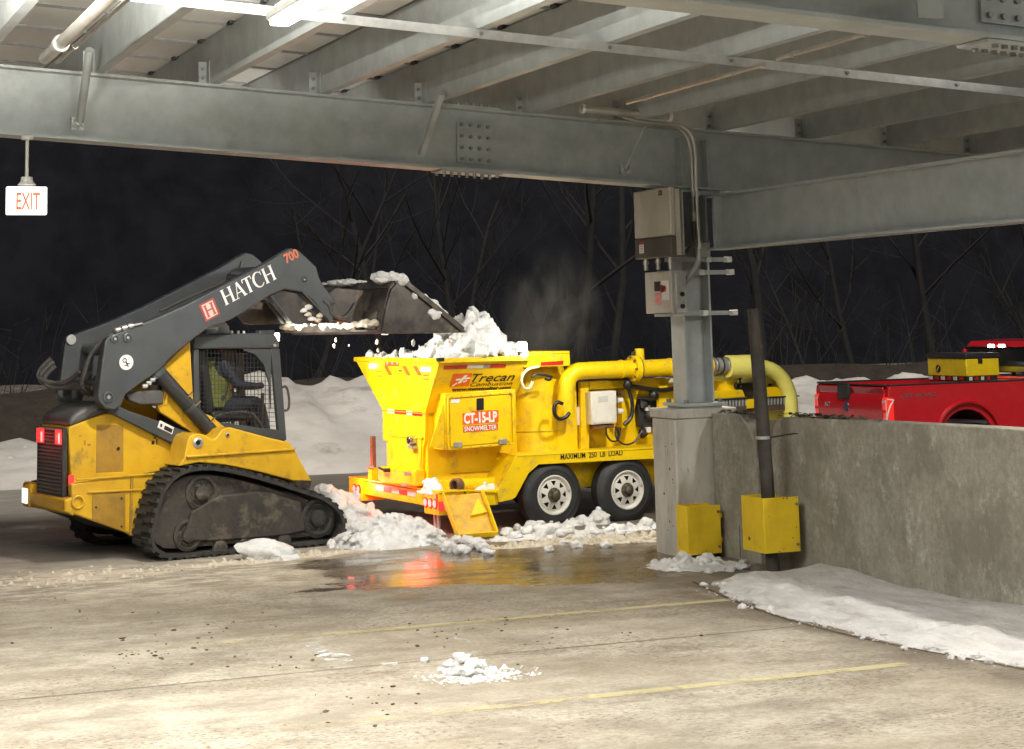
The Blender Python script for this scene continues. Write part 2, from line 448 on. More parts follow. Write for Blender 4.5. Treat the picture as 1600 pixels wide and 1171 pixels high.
# ================================================================== GROUND
def ground_material():
    m = bpy.data.materials.new('parking deck concrete'); m.use_nodes = True
    nt = m.node_tree; L = nt.links.new; b = nt.nodes['Principled BSDF']
    g = nd(nt, 'ShaderNodeNewGeometry'); P = g.outputs['Position']
    def noise_(scale, det=6.0, ro=0.6, st=(1, 1, 1), off=(0, 0, 0)):
        mp = nd(nt, 'ShaderNodeMapping'); mp.inputs['Scale'].default_value = st; mp.inputs['Location'].default_value = off
        L(P, mp.inputs['Vector']); n = nd(nt, 'ShaderNodeTexNoise', i_Scale=scale, i_Detail=det, i_Roughness=ro); L(mp.outputs[0], n.inputs['Vector']); return n.outputs['Fac']
    def rng(x, a, b_, lo=0.0, hi=1.0, smooth=False):
        n = nd(nt, 'ShaderNodeMapRange', clamp=True); n.inputs['From Min'].default_value = a; n.inputs['From Max'].default_value = b_
        n.inputs['To Min'].default_value = lo; n.inputs['To Max'].default_value = hi
        if smooth: n.interpolation_type = 'SMOOTHSTEP'
        L(x, n.inputs['Value']); return n.outputs[0]
    def mth(op, a, b_=None, clamp=False):
        n = nd(nt, 'ShaderNodeMath', operation=op); n.use_clamp = clamp
        for i, q in enumerate((a, b_)):
            if q is None: continue
            if isinstance(q, (int, float)): n.inputs[i].default_value = q
            else: L(q, n.inputs[i])
        return n.outputs[0]
    def mix(f, a, b_):
        n = nd(nt, 'ShaderNodeMix', data_type='RGBA')
        if isinstance(f, (int, float)): n.inputs['Factor'].default_value = f
        else: L(f, n.inputs['Factor'])
        for k, q in (('A', a), ('B', b_)):
            if isinstance(q, tuple): n.inputs[k].default_value = (*q, 1)
            else: L(q, n.inputs[k])
        return n.outputs['Result']
    sx = nd(nt, 'ShaderNodeSeparateXYZ'); L(P, sx.inputs[0]); X, Y = sx.outputs[0], sx.outputs[1]
    streak = noise_(1.5, 9, 0.68, (0.75, 1.15, 1))
    blot = noise_(0.6, 6, 0.6)
    fine = noise_(28, 5, 0.65)
    col = mix(rng(streak, 0.42, 0.60), (0.46, 0.42, 0.352), (0.235, 0.21, 0.17))
    col = mix(mth('MULTIPLY', rng(blot, 0.44, 0.62), 0.6), col, (0.30, 0.255, 0.19))
    col = mix(mth('MULTIPLY', rng(fine, 0.42, 0.66), 0.45), col, (0.20, 0.155, 0.10))
    # grit: dark crumbs carried in by wheels, in drifts
    grit = mth('MULTIPLY', rng(noise_(34, 3, 0.6, (0.7, 1.3, 1)), 0.55, 0.63), rng(noise_(0.75, 4, 0.6, (0.7, 1.4, 1), (3, 1, 0)), 0.42, 0.58))
    col = mix(mth('MULTIPLY', grit, 0.8), col, (0.075, 0.052, 0.03))
    # tyre smears
    sm = mth('MULTIPLY', rng(noise_(3.2, 6, 0.7, (0.5, 1.8, 1), (7, 2, 0)), 0.54, 0.66), rng(noise_(0.5, 3, 0.5, (1, 1, 1), (1, 9, 0)), 0.45, 0.6))
    col = mix(mth('MULTIPLY', sm, 0.7), col, (0.15, 0.105, 0.065))
    for (cx_, cy_, rr_, w_) in ((9.5, 22.0, 11.6, 0.16), (9.6, 22.1, 12.25, 0.16), (-6.0, 4.0, 9.6, 0.14), (1.0, 27.0, 15.2, 0.18), (12.0, 2.0, 9.3, 0.14)):
        ddx = mth('SUBTRACT', X, cx_); ddy = mth('SUBTRACT', Y, cy_); rad = mth('SQRT', mth('ADD', mth('MULTIPLY', ddx, ddx), mth('MULTIPLY', ddy, ddy)))
        band = rng(mth('ABSOLUTE', mth('SUBTRACT', rad, rr_)), w_, w_ * 0.5)
        tread = mth('MULTIPLY', band, mth('MULTIPLY', rng(noise_(6, 5, 0.7, (1, 1, 1), (cx_, 0, 1)), 0.45, 0.60), rng(noise_(0.9, 3, 0.5, (1, 1, 1), (0, cx_, 2)), 0.42, 0.58)))
        col = mix(mth('MULTIPLY', tread, 0.55), col, (0.13, 0.10, 0.07))
    mot = noise_(7, 8, 0.74, (1, 0.9, 1), (2, 6, 1))
    col = mix(mth('MULTIPLY', rng(mot, 0.50, 0.66), 0.55), col, (0.19, 0.155, 0.108))
    agg = noise_(140, 2, 0.5)
    col = mix(mth('MULTIPLY', rng(agg, 0.55, 0.72), 0.35), col, (0.12, 0.09, 0.06))
    col = mix(mth('MULTIPLY', rng(agg, 0.42, 0.30), 0.25), col, (0.60, 0.55, 0.46))
    # pale dried salt / thin snow film
    salt = mth('MULTIPLY', rng(noise_(2.3, 7, 0.7, (0.8, 1.1, 1), (11, 4, 0)), 0.55, 0.72), 0.40)
    col = mix(salt, col, (0.58, 0.53, 0.44))
    # outdoor lot: dark muddy asphalt past the deck edge
    edge_n = noise_(0.9, 6, 0.65, (0.5, 1.2, 1), (2, 0, 5))
    lot = rng(mth('ADD', Y, mth('MULTIPLY', mth('SUBTRACT', edge_n, 0.5), 5.0)), 15.9, 18.6, smooth=True)
    mudc = mix(rng(noise_(2.2, 8, 0.68, (0.5, 1.6, 1)), 0.40, 0.66), (0.31, 0.28, 0.24), (0.43, 0.395, 0.35))
    mudc = mix(mth('MULTIPLY', rng(noise_(5.0, 8, 0.7, (0.4, 1.8, 1), (0, 5, 1)), 0.54, 0.70), 0.75), mudc, (0.42, 0.39, 0.36))
    col = mix(lot, col, mudc)
    # slush band under the lip of the canopy, left
    sl_y = mth('MULTIPLY', rng(Y, 14.6, 15.8), rng(Y, 17.6, 16.9))
    sl = mth('MULTIPLY', mth('MULTIPLY', sl_y, rng(X, 6.2, 4.6)), rng(noise_(4.5, 8, 0.75, (0.6, 1.3, 1), (4, 4, 4)), 0.47, 0.62))
    col = mix(mth('MULTIPLY', sl, 0.8), col, (0.66, 0.58, 0.46))
    # puddle between the melter and the pillar
    dx = mth('DIVIDE', mth('SUBTRACT', X, 6.55), 2.0); dy = mth('DIVIDE', mth('SUBTRACT', Y, 15.4), 1.5)
    d2 = mth('ADD', mth('MULTIPLY', dx, dx), mth('MULTIPLY', dy, dy))
    wn_ = noise_(1.1, 6, 0.62, (0.7, 1.2, 1), (8, 8, 0))
    wet = rng(mth('ADD', d2, mth('MULTIPLY', mth('SUBTRACT', wn_, 0.5), 5.0)), 1.25, 0.70, smooth=True)
    # damp run along the wall snow and a gutter
    damp = mth('MULTIPLY', rng(X, 6.72, 7.12), rng(noise_(1.4, 6, 0.65, (1, 0.5, 1), (5, 3, 0)), 0.28, 0.50))
    damp = mth('MULTIPLY', damp, rng(Y, 8.0, 9.2))
    wetall = mth('MAXIMUM', wet, mth('MULTIPLY', damp, 0.85))
    wetall = mth('MAXIMUM', wetall, mth('MULTIPLY', lot, 0.12))
    col = mix(mth('MULTIPLY', wetall, 0.82), col, (0.085, 0.062, 0.04))
    L(col, b.inputs['Base Color'])
    ro = mth('ADD', 0.72, mth('MULTIPLY', rng(fine, 0.3, 0.7), 0.15))
    n = nd(nt, 'ShaderNodeMix', data_type='FLOAT'); L(wet, n.inputs['Factor']); L(ro, n.inputs['A']); L(mth('ADD', 0.06, mth('MULTIPLY', rng(noise_(2.4, 5, 0.6, (0.6, 1.5, 1)), 0.42, 0.62), 0.30)), n.inputs['B'])
    n2 = nd(nt, 'ShaderNodeMix', data_type='FLOAT'); L(mth('MULTIPLY', damp, 0.6), n2.inputs['Factor']); L(n.outputs['Result'], n2.inputs['A']); n2.inputs['B'].default_value = 0.3
    L(n2.outputs['Result'], b.inputs['Roughness'])
    bp = nd(nt, 'ShaderNodeBump'); bp.inputs['Distance'].default_value = 0.012
    L(mth('ADD', fine, mth('ADD', mth('MULTIPLY', streak, 1.5), mth('MULTIPLY', grit, 1.2))), bp.inputs['Height'])
    st = mth('SUBTRACT', 0.55, mth('MULTIPLY', wet, 0.50)); L(st, bp.inputs['Strength'])
    L(bp.outputs[0], b.inputs['Normal'])
    return m
gx = [-300, -60, -20, -8] + [-4 + 0.5 * i for i in range(60)] + [30, 45, 80, 300]
gy = [-300, -60, -15, -4] + [0.5 * i for i in range(62)] + [34, 45, 80, 400]
def gz(x, y):
    t = min(max((x - 11.5) / 3.0, 0), 1) * min(max((y - 15) / 3.0, 0), 1)
    return -0.30 * t * t * (3 - 2 * t)
struct(MB().grid([[(x, y, gz(x, y)) for x in gx] for y in gy]).obj('ground', ground_material(), smooth=True),
       'tan concrete parking floor with tyre smears, grit and a wet puddle', 'ground')

# painted stall lines, worn towards the aisle
def stripe_material():
    m = bpy.data.materials.new('worn yellow line'); m.use_nodes = True; nt = m.node_tree; L = nt.links.new
    b = nt.nodes['Principled BSDF']; b.inputs['Base Color'].default_value = (0.70, 0.62, 0.33, 1); b.inputs['Roughness'].default_value = 0.7
    g = nd(nt, 'ShaderNodeNewGeometry'); n = nd(nt, 'ShaderNodeTexNoise', i_Scale=4.5, i_Detail=8.0, i_Roughness=0.7); L(g.outputs['Position'], n.inputs['Vector'])
    sx = nd(nt, 'ShaderNodeSeparateXYZ'); L(g.outputs['Position'], sx.inputs[0])
    w = nd(nt, 'ShaderNodeMapRange', clamp=True); w.inputs['From Min'].default_value = 1.6; w.inputs['From Max'].default_value = 5.0
    w.inputs['To Min'].default_value = 0.60; w.inputs['To Max'].default_value = 0.38; L(sx.outputs[0], w.inputs['Value'])
    c = nd(nt, 'ShaderNodeMath', operation='SUBTRACT'); L(n.outputs['Fac'], c.inputs[0]); L(w.outputs[0], c.inputs[1])
    r = nd(nt, 'ShaderNodeMapRange', clamp=True); r.inputs['From Min'].default_value = -0.04; r.inputs['From Max'].default_value = 0.10
    r.inputs['To Max'].default_value = 0.55
    L(c.outputs[0], r.inputs['Value'])
    t = nd(nt, 'ShaderNodeBsdfTransparent'); mx = nd(nt, 'ShaderNodeMixShader')
    L(r.outputs[0], mx.inputs['Fac']); L(t.outputs[0], mx.inputs[1]); L(b.outputs[0], mx.inputs[2])
    L(mx.outputs[0], nt.nodes['Material Output'].inputs['Surface'])
    return m
stripe_m = stripe_material()
for y, xa, xb in ((9.81, 2.4, 6.85), (12.60, 2.2, 7.25), (7.03, -1, 6.9)):
    for k in range(1):
        o = MB().add([(xa, y - 0.05, 0.004), (xb, y - 0.05, 0.004), (xb, y + 0.05, 0.004), (xa, y + 0.05, 0.004)], [(0, 1, 2, 3)]).obj('parking_line', stripe_m)
        struct(o, {9.81: 'bright yellow stall line across the front of the floor', 12.60: 'faint worn yellow stall line nearer the puddle', 7.03: 'yellow stall line on the floor closest to the camera'}[y], 'stall line')
seam_m = mat('dark joint filler', (0.075, 0.055, 0.036), rough=0.9)
def seam(pts, w, label):
    mb = MB(); rows = []
    pts = smooth_path([(x, y, 0.003) for x, y in pts], 6)
    for i, p in enumerate(pts):
        t = (pts[min(i + 1, len(pts) - 1)] - pts[max(i - 1, 0)]).normalized(); n_ = Vector((-t.y, t.x, 0)) * w * (0.6 + 0.7 * abs(n3(p.x, p.y, 0, 3)))
        rows.append([p - n_, p + n_])
    o = mb.grid(rows).obj('floor_joint', seam_m); struct(o, label, 'joint')
seam([(-3, 11.35), (1.5, 11.32), (4, 11.33), (7.0, 11.31)], 0.008, 'straight saw cut joint between the two nearer stall lines')
seam([(7.45, 13.6), (7.20, 12.4), (7.11, 11.4), (7.17, 10.4), (7.36, 9.4), (7.52, 8.0)], 0.02, 'dark wet crack line along the edge of the wall snow')

# ================================================================== CANOPY
S_ = -0.0617
def zb(x): return 3.76 + S_ * (x - 2.0)          # underside of the main beams
def zt(x): return zb(x) + 0.575                   # top of the main beams, underside of joists
def zd(x): return zt(x) + 0.40                    # underside of the solar panels
canopy = thing('solar_canopy', 'grey galvanised steel canopy roofed with white backed solar panels overhead', 'canopy')
BX0, BX1 = -6.0, 15.5
def sloped_i_beam(name, y, x0, x1, fz0, fz1, bw=0.26, tf=0.022, tw=0.014):
    mb = MB()
    for f, s in ((fz0, 1), (fz1, -1)):
        a, b_ = f(x0) + s * tf / 2, f(x1) + s * tf / 2
        mb.bar((x0, y, a), (x1, y, b_), bw, tf)
    a, b_ = (fz0(x0) + fz1(x0)) / 2, (fz0(x1) + fz1(x1)) / 2
    mb.bar((x0, y, a), (x1, y, b_), tw, fz1(x0) - fz0(x0) - 2 * tf + 0.002)
    return mb.obj(name, galv, canopy)
main_b = sloped_i_beam('main_beam', 15.0 + 0.13, BX0, BX1, zb, zt)
b2 = sloped_i_beam('main_beam', 7.5, BX0, BX1, zb, zt)
b3 = sloped_i_beam('main_beam', -0.2, BX0, BX1, zb, zt)
# splice plate with sixteen bolts on the main beam, flange plates below and above
xs0, xs1 = W.v(713, 215, 15.12).x, W.v(768, 215, 15.12).x
def beam_at(x, f): return zb(x) + f * 0.575
sp = MB().prism([(xs0, 15.118, beam_at(xs0, 0.14)), (xs1, 15.118, beam_at(xs1, 0.14)), (xs1, 15.118, beam_at(xs1, 0.80)), (xs0, 15.118, beam_at(xs0, 0.80))], (0, -0.016, 0)).obj('splice_plate', galv, canopy)
bmesh_ = MB().cyl((0, 0, 0), (0, -0.022, 0), 0.017, n=8).mesh('bolt', bolt_m)
def bolt(loc, rot=(0, 0, 0), par=None, s=1.0):
    o = bpy.data.objects.new('bolt', bmesh_); COL.objects.link(o); o.parent = par; o.location = loc; o.rotation_euler = rot; o.scale = (s, s, s); return o
for i in range(4):
    for j in range(4):
        x = xs0 + (xs1 - xs0) * (i + 0.5) / 4
        bolt((x, 15.102, beam_at(x, 0.20 + 0.18 * j)), par=sp)
xf0, xf1 = W.v(690, 262, 15.0).x, W.v(785, 262, 15.0).x
fp = MB().bar((xf0, 15.13, zb(xf0) - 0.009), (xf1, 15.13, zb(xf1) - 0.009), 0.25, 0.016).obj('flange_plate', galv, canopy)
for i in range(8):
    for y in (15.04, 15.22):
        x = xf0 + (xf1 - xf0) * (i + 0.5) / 8; bolt((x, y, zb(x) - 0.017), (R(90), 0, 0), fp)
fp2 = MB().bar((xf0, 15.13, zt(xf0) + 0.009), (xf1, 15.13, zt(xf1) + 0.009), 0.25, 0.016).obj('flange_plate', galv, canopy)
for i in range(8):
    x = xf0 + (xf1 - xf0) * (i + 0.5) / 8; bolt((x, 15.03, zt(x) + 0.017), (R(-90), 0, 0), fp2)
# stiffeners over the pillar
for x in (8.27, 8.55):
    MB().bb((x, 15.005, zb(x) + 0.03), (x + 0.012, 15.12, zt(x) - 0.10)).obj('stiffener', galv, canopy)
# second beam: splice at upper right
x0, x1 = W.v(1552, 20, 7.38).x, W.v(1640, 20, 7.38).x
sp2 = MB().prism([(x0, 7.488, zb(x0) + 0.10), (x1, 7.488, zb(x1) + 0.10), (x1, 7.488, zb(x1) + 0.46), (x0, 7.488, zb(x0) + 0.46)], (0, -0.016, 0)).obj('splice_plate', galv, canopy)
for i in range(4):
    for j in range(4):
        x = x0 + (x1 - x0) * (i + 0.5) / 4; bolt((x, 7.472, zb(x) + 0.14 + 0.09 * j), par=sp2)
fp3 = MB().bar((x0 - 0.05, 7.5, zb(x0) - 0.009), (x1, 7.5, zb(x1) - 0.009), 0.25, 0.016).obj('flange_plate', galv, canopy)
for i in range(6):
    for y in (7.42, 7.58):
        x = x0 + (x1 - x0) * (i + 0.5) / 6; bolt((x, y, zb(x) - 0.017), (R(90), 0, 0), fp3)
# joists (C sections) along the depth, every 0.99 m, standing on the beams
JX = [2.75 + 0.99 * k for k in range(-8, 13)]
jm = MB(); J0, J1 = -1.5, 18.9
jm.bb((0, J0, 0.001), (0.006, J1, 0.398)).bb((0.006, J0, 0.001), (0.085, J1, 0.007)).bb((0.006, J0, 0.392), (0.085, J1, 0.398)).bb((0.079, J0, 0.007), (0.085, J1, 0.03)).bb((0.079, J0, 0.37), (0.085, J1, 0.392))
jme = jm.mesh('joist', galv)
clip_me = MB().bb((-0.006, -0.055, 0.0), (0, 0.055, 0.20)).bb((-0.075, 0.05, 0.0), (-0.006, 0.056, 0.20)).mesh('joist_clip', galv)
for x in JX:
    o = bpy.data.objects.new('joist', jme); COL.objects.link(o); o.parent = canopy; o.location = (x, 0, zt(x)); o.rotation_euler = (0, 0, 0)
    for y in (15.06, 7.5):
        c = bpy.data.objects.new('joist_clip', clip_me); COL.objects.link(c); c.parent = o; c.location = (-0.001, y, 0.0)
        for zz in (0.06, 0.14):
            bolt((-0.04, y + 0.05, zz), par=o, s=0.9)
# solar panels, 1.0 m x 1.98 m, white backs between thin frames
PW, PL = 0.985, 1.955
ang = math.atan(S_)
pm_ = MB().bb((0.012, 0.012, 0.012), (PL - 0.012, PW - 0.012, 0.02)).mesh('solar_panel', white_back)
fm_ = MB().bb((0, 0, 0), (PL, 0.014, 0.036)).bb((0, PW - 0.014, 0), (PL, PW, 0.036)).bb((0, 0.014, 0), (0.014, PW - 0.014, 0.036)).bb((PL - 0.014, 0.014, 0), (PL, PW - 0.014, 0.036)).mesh('panel_frame', alu)
jb_ = MB().bb((PL / 2 - 0.06, PW - 0.16, -0.014), (PL / 2 + 0.06, PW - 0.06, 0.012)).mesh('junction_box', black)
for i in range(-4, 6):
    for j in range(0, 20):
        x = JX[8] + 0.04 + 1.98 * i; y = -0.9 + 1.02 * j
        if y + PW > 19.2 or x > 14.5: continue
        p = bpy.data.objects.new('solar_panel', pm_); COL.objects.link(p); p.parent = canopy
        p.location = (x, y, zd(x) + 0.004); p.rotation_euler = (0, -ang, 0)
        for nm, me in (('panel_frame', fm_), ('junction_box', jb_)):
            f = bpy.data.objects.new(nm, me); COL.objects.link(f); f.parent = p
# cross strut under the joists, with bolts
SY = 11.4
mb = MB(); mb.bar((BX0, SY, zt(BX0) - 0.035), (BX1, SY, zt(BX1) - 0.035), 0.005, 0.066).bar((BX0, SY + 0.03, zt(BX0) - 0.004), (BX1, SY + 0.03, zt(BX1) - 0.004), 0.055, 0.005)
st = mb.obj('cross_strut', galv2, canopy)
for x in JX:
    bolt((x + 0.02, SY - 0.003, zt(x) - 0.035), par=st, s=0.8)
# kicker braces between beam foot and joist, with clip brackets
def brace(p, q, r, flat=False):
    if flat: MB().bar(p, q, 0.05, 0.05).obj('kicker_brace', galv, canopy)
    else: MB().cyl(p, q, r, n=12).obj('kicker_brace', galv, canopy, smooth=True)
def clip(px, py):
    """light bent-plate bracket at the foot of a brace: two three-fingered cheeks"""
    c = W.v(px, py, 15.0)
    mb = MB()
    for s in (-1, 1):
        x = c.x + s * 0.045
        mb.bb((x - 0.006, 14.96, c.z - 0.05), (x + 0.006, 15.0, c.z + 0.05))
        for k in (-1, 0, 1):
            mb.bb((x + s * 0.006, 14.955, c.z + k * 0.042 - 0.008), (x - s * 0.034, 14.965, c.z + k * 0.042 + 0.008))
    o = mb.obj('brace_clip', galv2, canopy); bolt((c.x, 14.965, c.z), par=o); return c
c = clip(120, 194); brace((c.x + 0.02, 14.97, c.z + 0.02), W.v(140, 78, 14.4), 0.034)
clip_c = W.v(657, 242, 15.0); brace((clip_c.x, 14.98, clip_c.z), W.v(690, 146, 14.45), 0.03, True)
c = clip(975, 265); brace((c.x, 14.97, c.z), W.v(1008, 196, 14.6), 0.008); brace((c.x + 0.01, 14.98, c.z), W.v(938, 206, 14.7), 0.006)
c2_ = W.v(1455, 8, 7.37); MB().bb((c2_.x - 0.10, 7.34, c2_.z - 0.07), (c2_.x + 0.05, 7.36, c2_.z + 0.10)).obj('brace_clip', galv, canopy)
# right girder carrying the main beams
GXc = 8.62
mb = MB(); gz0, gz1 = 2.785, 3.30
for z_ in (gz0 + 0.01, gz1 - 0.01): mb.bb((GXc - 0.11, -1.0, z_ - 0.01), (GXc + 0.11, 15.06, z_ + 0.01))
mb.bb((GXc - 0.006, -1.0, gz0 + 0.02), (GXc + 0.006, 15.06, gz1 - 0.02))
girder = mb.obj('girder', galv, canopy)
MB().bb((GXc - 0.10, 14.86, gz0 + 0.02), (GXc - 0.007, 14.87, gz1 - 0.02)).obj('girder_stiffener', galv, canopy)
# steel pillar (wide flange) and base plate
CX, CY = 8.43, 15.22
mb = MB()
for s in (-1, 1): mb.bb((CX + s * 0.138 - 0.010, CY - 0.125, 1.375), (CX + s * 0.138 + 0.010, CY + 0.125, 3.345))
mb.bb((CX - 0.128, CY - 0.007, 1.375), (CX + 0.128, CY + 0.007, 3.345))
pillar = mb.obj('steel_pillar', galv, canopy)
bpl = MB().bb((CX - 0.22, CY - 0.21, 1.345), (CX + 0.22, CY + 0.21, 1.375)).bb((CX - 0.19, CY - 0.18, 1.325), (CX + 0.19, CY + 0.18, 1.345)).obj('base_plate', galv, canopy)
for sx in (-1, 1):
    for sy in (-1, 1):
        bolt((CX + sx * 0.18, CY + sy * 0.17, 1.376), (R(-90), 0, 0), bpl, 1.4)
# far pillars of the same canopy, out of frame to both sides but real
for x, y in ((CX - 9.6, CY), (CX, 7.5), (CX - 9.6, 7.5)):
    p = dup(pillar, canopy); p.location = (x - CX, y - CY, 0)
    MB().bb((x - 0.3, y - 0.3, 0), (x + 0.3, y + 0.3, 1.345)).obj('pillar_footing', conc2, canopy)

# ================================================================== PEDESTAL, WALL, GUARDS, PIPE
ped = MB().bb((8.12, 15.05, -0.02), (8.76, 15.50, 1.235)).obj('concrete_pedestal', conc2, bevel=0.018)
MB().bb((8.105, 15.035, 1.236), (8.775, 15.515, 1.325)).obj('cap', conc2, ped, bevel=0.012)
for k in range(9):
    y = random.uniform(15.1, 15.45); z_ = random.uniform(0.15, 1.15)
    MB().cyl((8.123, y, z_), (8.118, y, z_), random.uniform(0.006, 0.013), n=8).obj('air_hole', decal_k, ped)
tag(ped, 'rough concrete pedestal under the steel pillar beside the snow melter', 'pedestal')
WX = 8.50; WH = 1.30
wall = thing('parapet_wall', 'stained grey concrete parapet wall running from the pedestal to the right', 'wall', (0, 0, 0))
def wy(p): return [(WX, y, z_) for y, z_ in p]
MB().prism(wy([(15.03, -0.02), (15.03, 1.28), (14.60, 1.285), (14.50, 1.27), (14.40, 1.20), (14.30, 1.07), (14.27, 0.95), (14.25, -0.02)]), (0.22, 0, 0)).obj('wall_panel', conc, wall, bevel=0.012)
MB().prism(wy([(14.02, -0.02), (14.01, 0.95), (13.99, 1.10), (13.955, 1.20), (13.88, 1.27), (13.78, 1.292), (11.0, 1.325), (3.0, 1.345), (3.0, -0.02)]), (0.22, 0, 0)).obj('wall_panel', conc, wall, bevel=0.012)
MB().bb((WX + 0.09, 14.03, -0.02), (WX + 0.20, 14.24, 1.24)).obj('wall_infill', mat('recess concrete', (0.20, 0.17, 0.12), (0.13, 0.11, 0.08), scale=5, rough=0.9), wall)
MB().bb((WX + 0.04, 15.031, -0.02), (WX + 0.20, 15.049, 1.26)).obj('joint_filler', decal_k, wall)
# the wall's crack below the guard
MB().bb((WX - 0.002, 14.60, 0.02), (WX + 0.002, 14.612, 0.30)).obj('crack', decal_k, wall)
def guard(label, xa, yf, yb, z0, z1):
    t = thing('pipe_guard', label, 'guard', (xa, yf, z0), 0)
    dx, dy, h = 0.345, yb - yf, z1 - z0
    MB().bb((0, 0, 0), (dx - 0.002, 0.008, h)).bb((0, 0.008, 0), (0.008, dy, h)).bb((0.008, dy - 0.008, 0), (dx - 0.002, dy, h)).obj('guard_plate', guard_y, t, bevel=0.003)
    MB().bb((dx - 0.010, 0.009, 0.02), (dx - 0.002, dy - 0.009, h - 0.02)).bb((dx - 0.001, dy / 2 - 0.02, h * 0.2), (WX - xa - 0.001, dy / 2 + 0.02, h * 0.3)).bb((dx - 0.001, dy / 2 - 0.02, h * 0.7), (WX - xa - 0.001, dy / 2 + 0.02, h * 0.8)).obj('wall_bracket', guard_y, t)
    for zz in (0.06, h - 0.06):
        o = bolt((dx - 0.03, -0.001, zz), par=t, s=0.7); 
    return t
guard('smaller yellow steel guard box at the foot of the pedestal', 8.09, 14.82, 15.03, 0.04, 0.47)
g2 = guard('larger yellow steel guard box around the foot of the dark pipe', 8.07, 13.46, 13.82, 0.20, 0.65)
MB().cyl((-0.002, 0.25, 0.10), (0.002, 0.25, 0.10), 0.017, n=8).obj('rust_chip', rust, g2)
for k in range(7):
    MB().rock((random.uniform(0.02, 0.33), -0.001, random.choice((0.01, 0.44, random.uniform(0.05, 0.4)))), (random.uniform(0.004, 0.014), 0.002, random.uniform(0.004, 0.012)), k, 1, 0.5).obj('rust_chip', rust, g2)
pole = thing('drain_pipe', 'dark rusty standing pipe rising from the larger yellow guard', 'pipe')
MB().tube([(8.235, 13.62, -0.02), (8.20, 13.60, 0.8), (8.115, 13.55, 2.21)], 0.057, n=20).obj('pipe', pole_m, pole, smooth=True)
MB().cyl((8.114, 13.5495, 2.205), (8.113, 13.549, 2.222), 0.060, n=20).obj('pipe_end', pole_m, pole, smooth=True)
c = Vector((8.165, 13.58, 1.14))
MB().cyl(c - Vector((0, 0, 0.012)), c + Vector((0, 0, 0.012)), 0.0605, n=20).obj('pipe_clamp', galv2, pole, smooth=True)
MB().tube([c + Vector((0.05, -0.03, 0.0)), (WX - 0.01, 13.60, 1.16), (WX + 0.02, 13.50, 1.16)], 0.006, n=6).obj('tie_wire', decal_k, pole)
# dead leaves and ice along the wall top
mb = MB(); random.seed(3)
for k in range(260):
    y = random.choice([random.uniform(12.9, 13.9), random.gauss(13.1, 0.35), random.uniform(14.3, 15.0)]); x = WX + random.uniform(0.03, 0.20)
    if 13.9 < y < 14.3: continue
    z_ = 1.30 + random.uniform(0.0, 0.022) - (0.02 if y > 14.2 else 0) ; a = random.uniform(0, 6.28); s = random.uniform(0.02, 0.045)
    u = Vector((math.cos(a), math.sin(a), random.uniform(-.3, .5))) * s; v = Vector((-math.sin(a), math.cos(a), random.uniform(-.3, .5))) * s * 0.5
    p = Vector((x, y, z_)); mb.add([p - u, p - v, p + u, p + v], [(0, 1, 2, 3)])
tag(mb.obj('dead_leaves', leaf_m), 'dark dead leaves lying along the top of the parapet wall', 'leaves', kind='stuff')

# ================================================================== ELECTRICAL GEAR ON THE PILLAR
for (za, xa_, xb_) in ((3.33, 7.98, 8.70), (2.70, 8.1, 8.74), (2.58, 8.02, 8.76), (2.20, 8.04, 8.78)):
    t = thing('strut_rail', {3.33: 'topmost galvanised strut rail across the pillar', 2.70: 'galvanised strut rail below the inverter', 2.58: 'galvanised strut rail behind the top of the disconnect box', 2.20: 'lowest galvanised strut rail under the disconnect box'}[za], 'strut rail', (0, 0, 0), 0)
    MB().bb((xa_, 15.045, za - 0.02), (xb_, 15.090, za + 0.02)).obj('channel', galv, t)
    for x in (xb_, xa_ + 0.42):
        MB().bb((x - 0.005, 15.03, za - 0.026), (x + 0.052, 15.098, za + 0.026)).obj('end_cap', white, t, bevel=0.006)
inv = thing('solar_inverter', 'pale grey solar inverter box mounted high on the steel pillar', 'inverter', (7.95, 14.67, 2.71))
MB().bb((0, 0, 0.20), (0.055, 0.72, 0.645)).obj('front_cover', inv_m, inv, bevel=0.012)
MB().bb((-0.003, 0.0, 0.005), (0.06, 0.72, 0.196)).obj('lower_cover', inv_d, inv, bevel=0.012)
MB().bb((0.056, 0.02, 0.02), (0.12, 0.70, 0.63)).obj('housing', inv_m, inv, bevel=0.006)
hs = MB().bb((0.121, 0.05, 0.10), (0.17, 0.67, 0.60)); hs.obj('heat_sink_base', black, inv)
fin = MB().bb((0.17, 0, 0.1), (0.25, 0.006, 0.60)).mesh('heat_sink_fin', black)
for k in range(18):
    f = bpy.data.objects.new('heat_sink_fin', fin); COL.objects.link(f); f.parent = inv; f.location = (0, 0.05 + 0.036 * k, 0)
MB().bb((0.126, -0.008, 0.02), (0.135, 0.04, 0.62)).obj('side_bracket', galv2, inv)
MB().bb((-0.004, 0.40 - 0.26, 0.575), (-0.001, 0.40 - 0.20, 0.622)).obj('maker_mark', decal_k, inv)
MB().bb((-0.005, 0.155, 0.590), (-0.0045, 0.185, 0.596)).bb((-0.005, 0.155, 0.603), (-0.0045, 0.185, 0.609)).obj('maker_mark_lines', inv_m, inv)
lb = MB().bb((-0.006, 0.53, 0.06), (-0.0035, 0.62, 0.165)).obj('warning_label', decal_w, inv)
MB().bb((-0.0075, 0.53, 0.140), (-0.0062, 0.62, 0.165)).obj('label_header', tape_r, lb)
for k in range(4): MB().bb((-0.0072, 0.54, 0.072 + 0.016 * k), (-0.0062, 0.61, 0.077 + 0.016 * k)).obj('label_line', inv_d, lb)
for y in (0.12, 0.36, 0.60):
    MB().cyl((0.05, y, 0.004), (0.05, y, -0.10), 0.022, n=12).cyl((0.05, y, -0.02), (0.05, y, -0.045), 0.03, n=12).obj('cable_gland', zinc, inv, smooth=True)
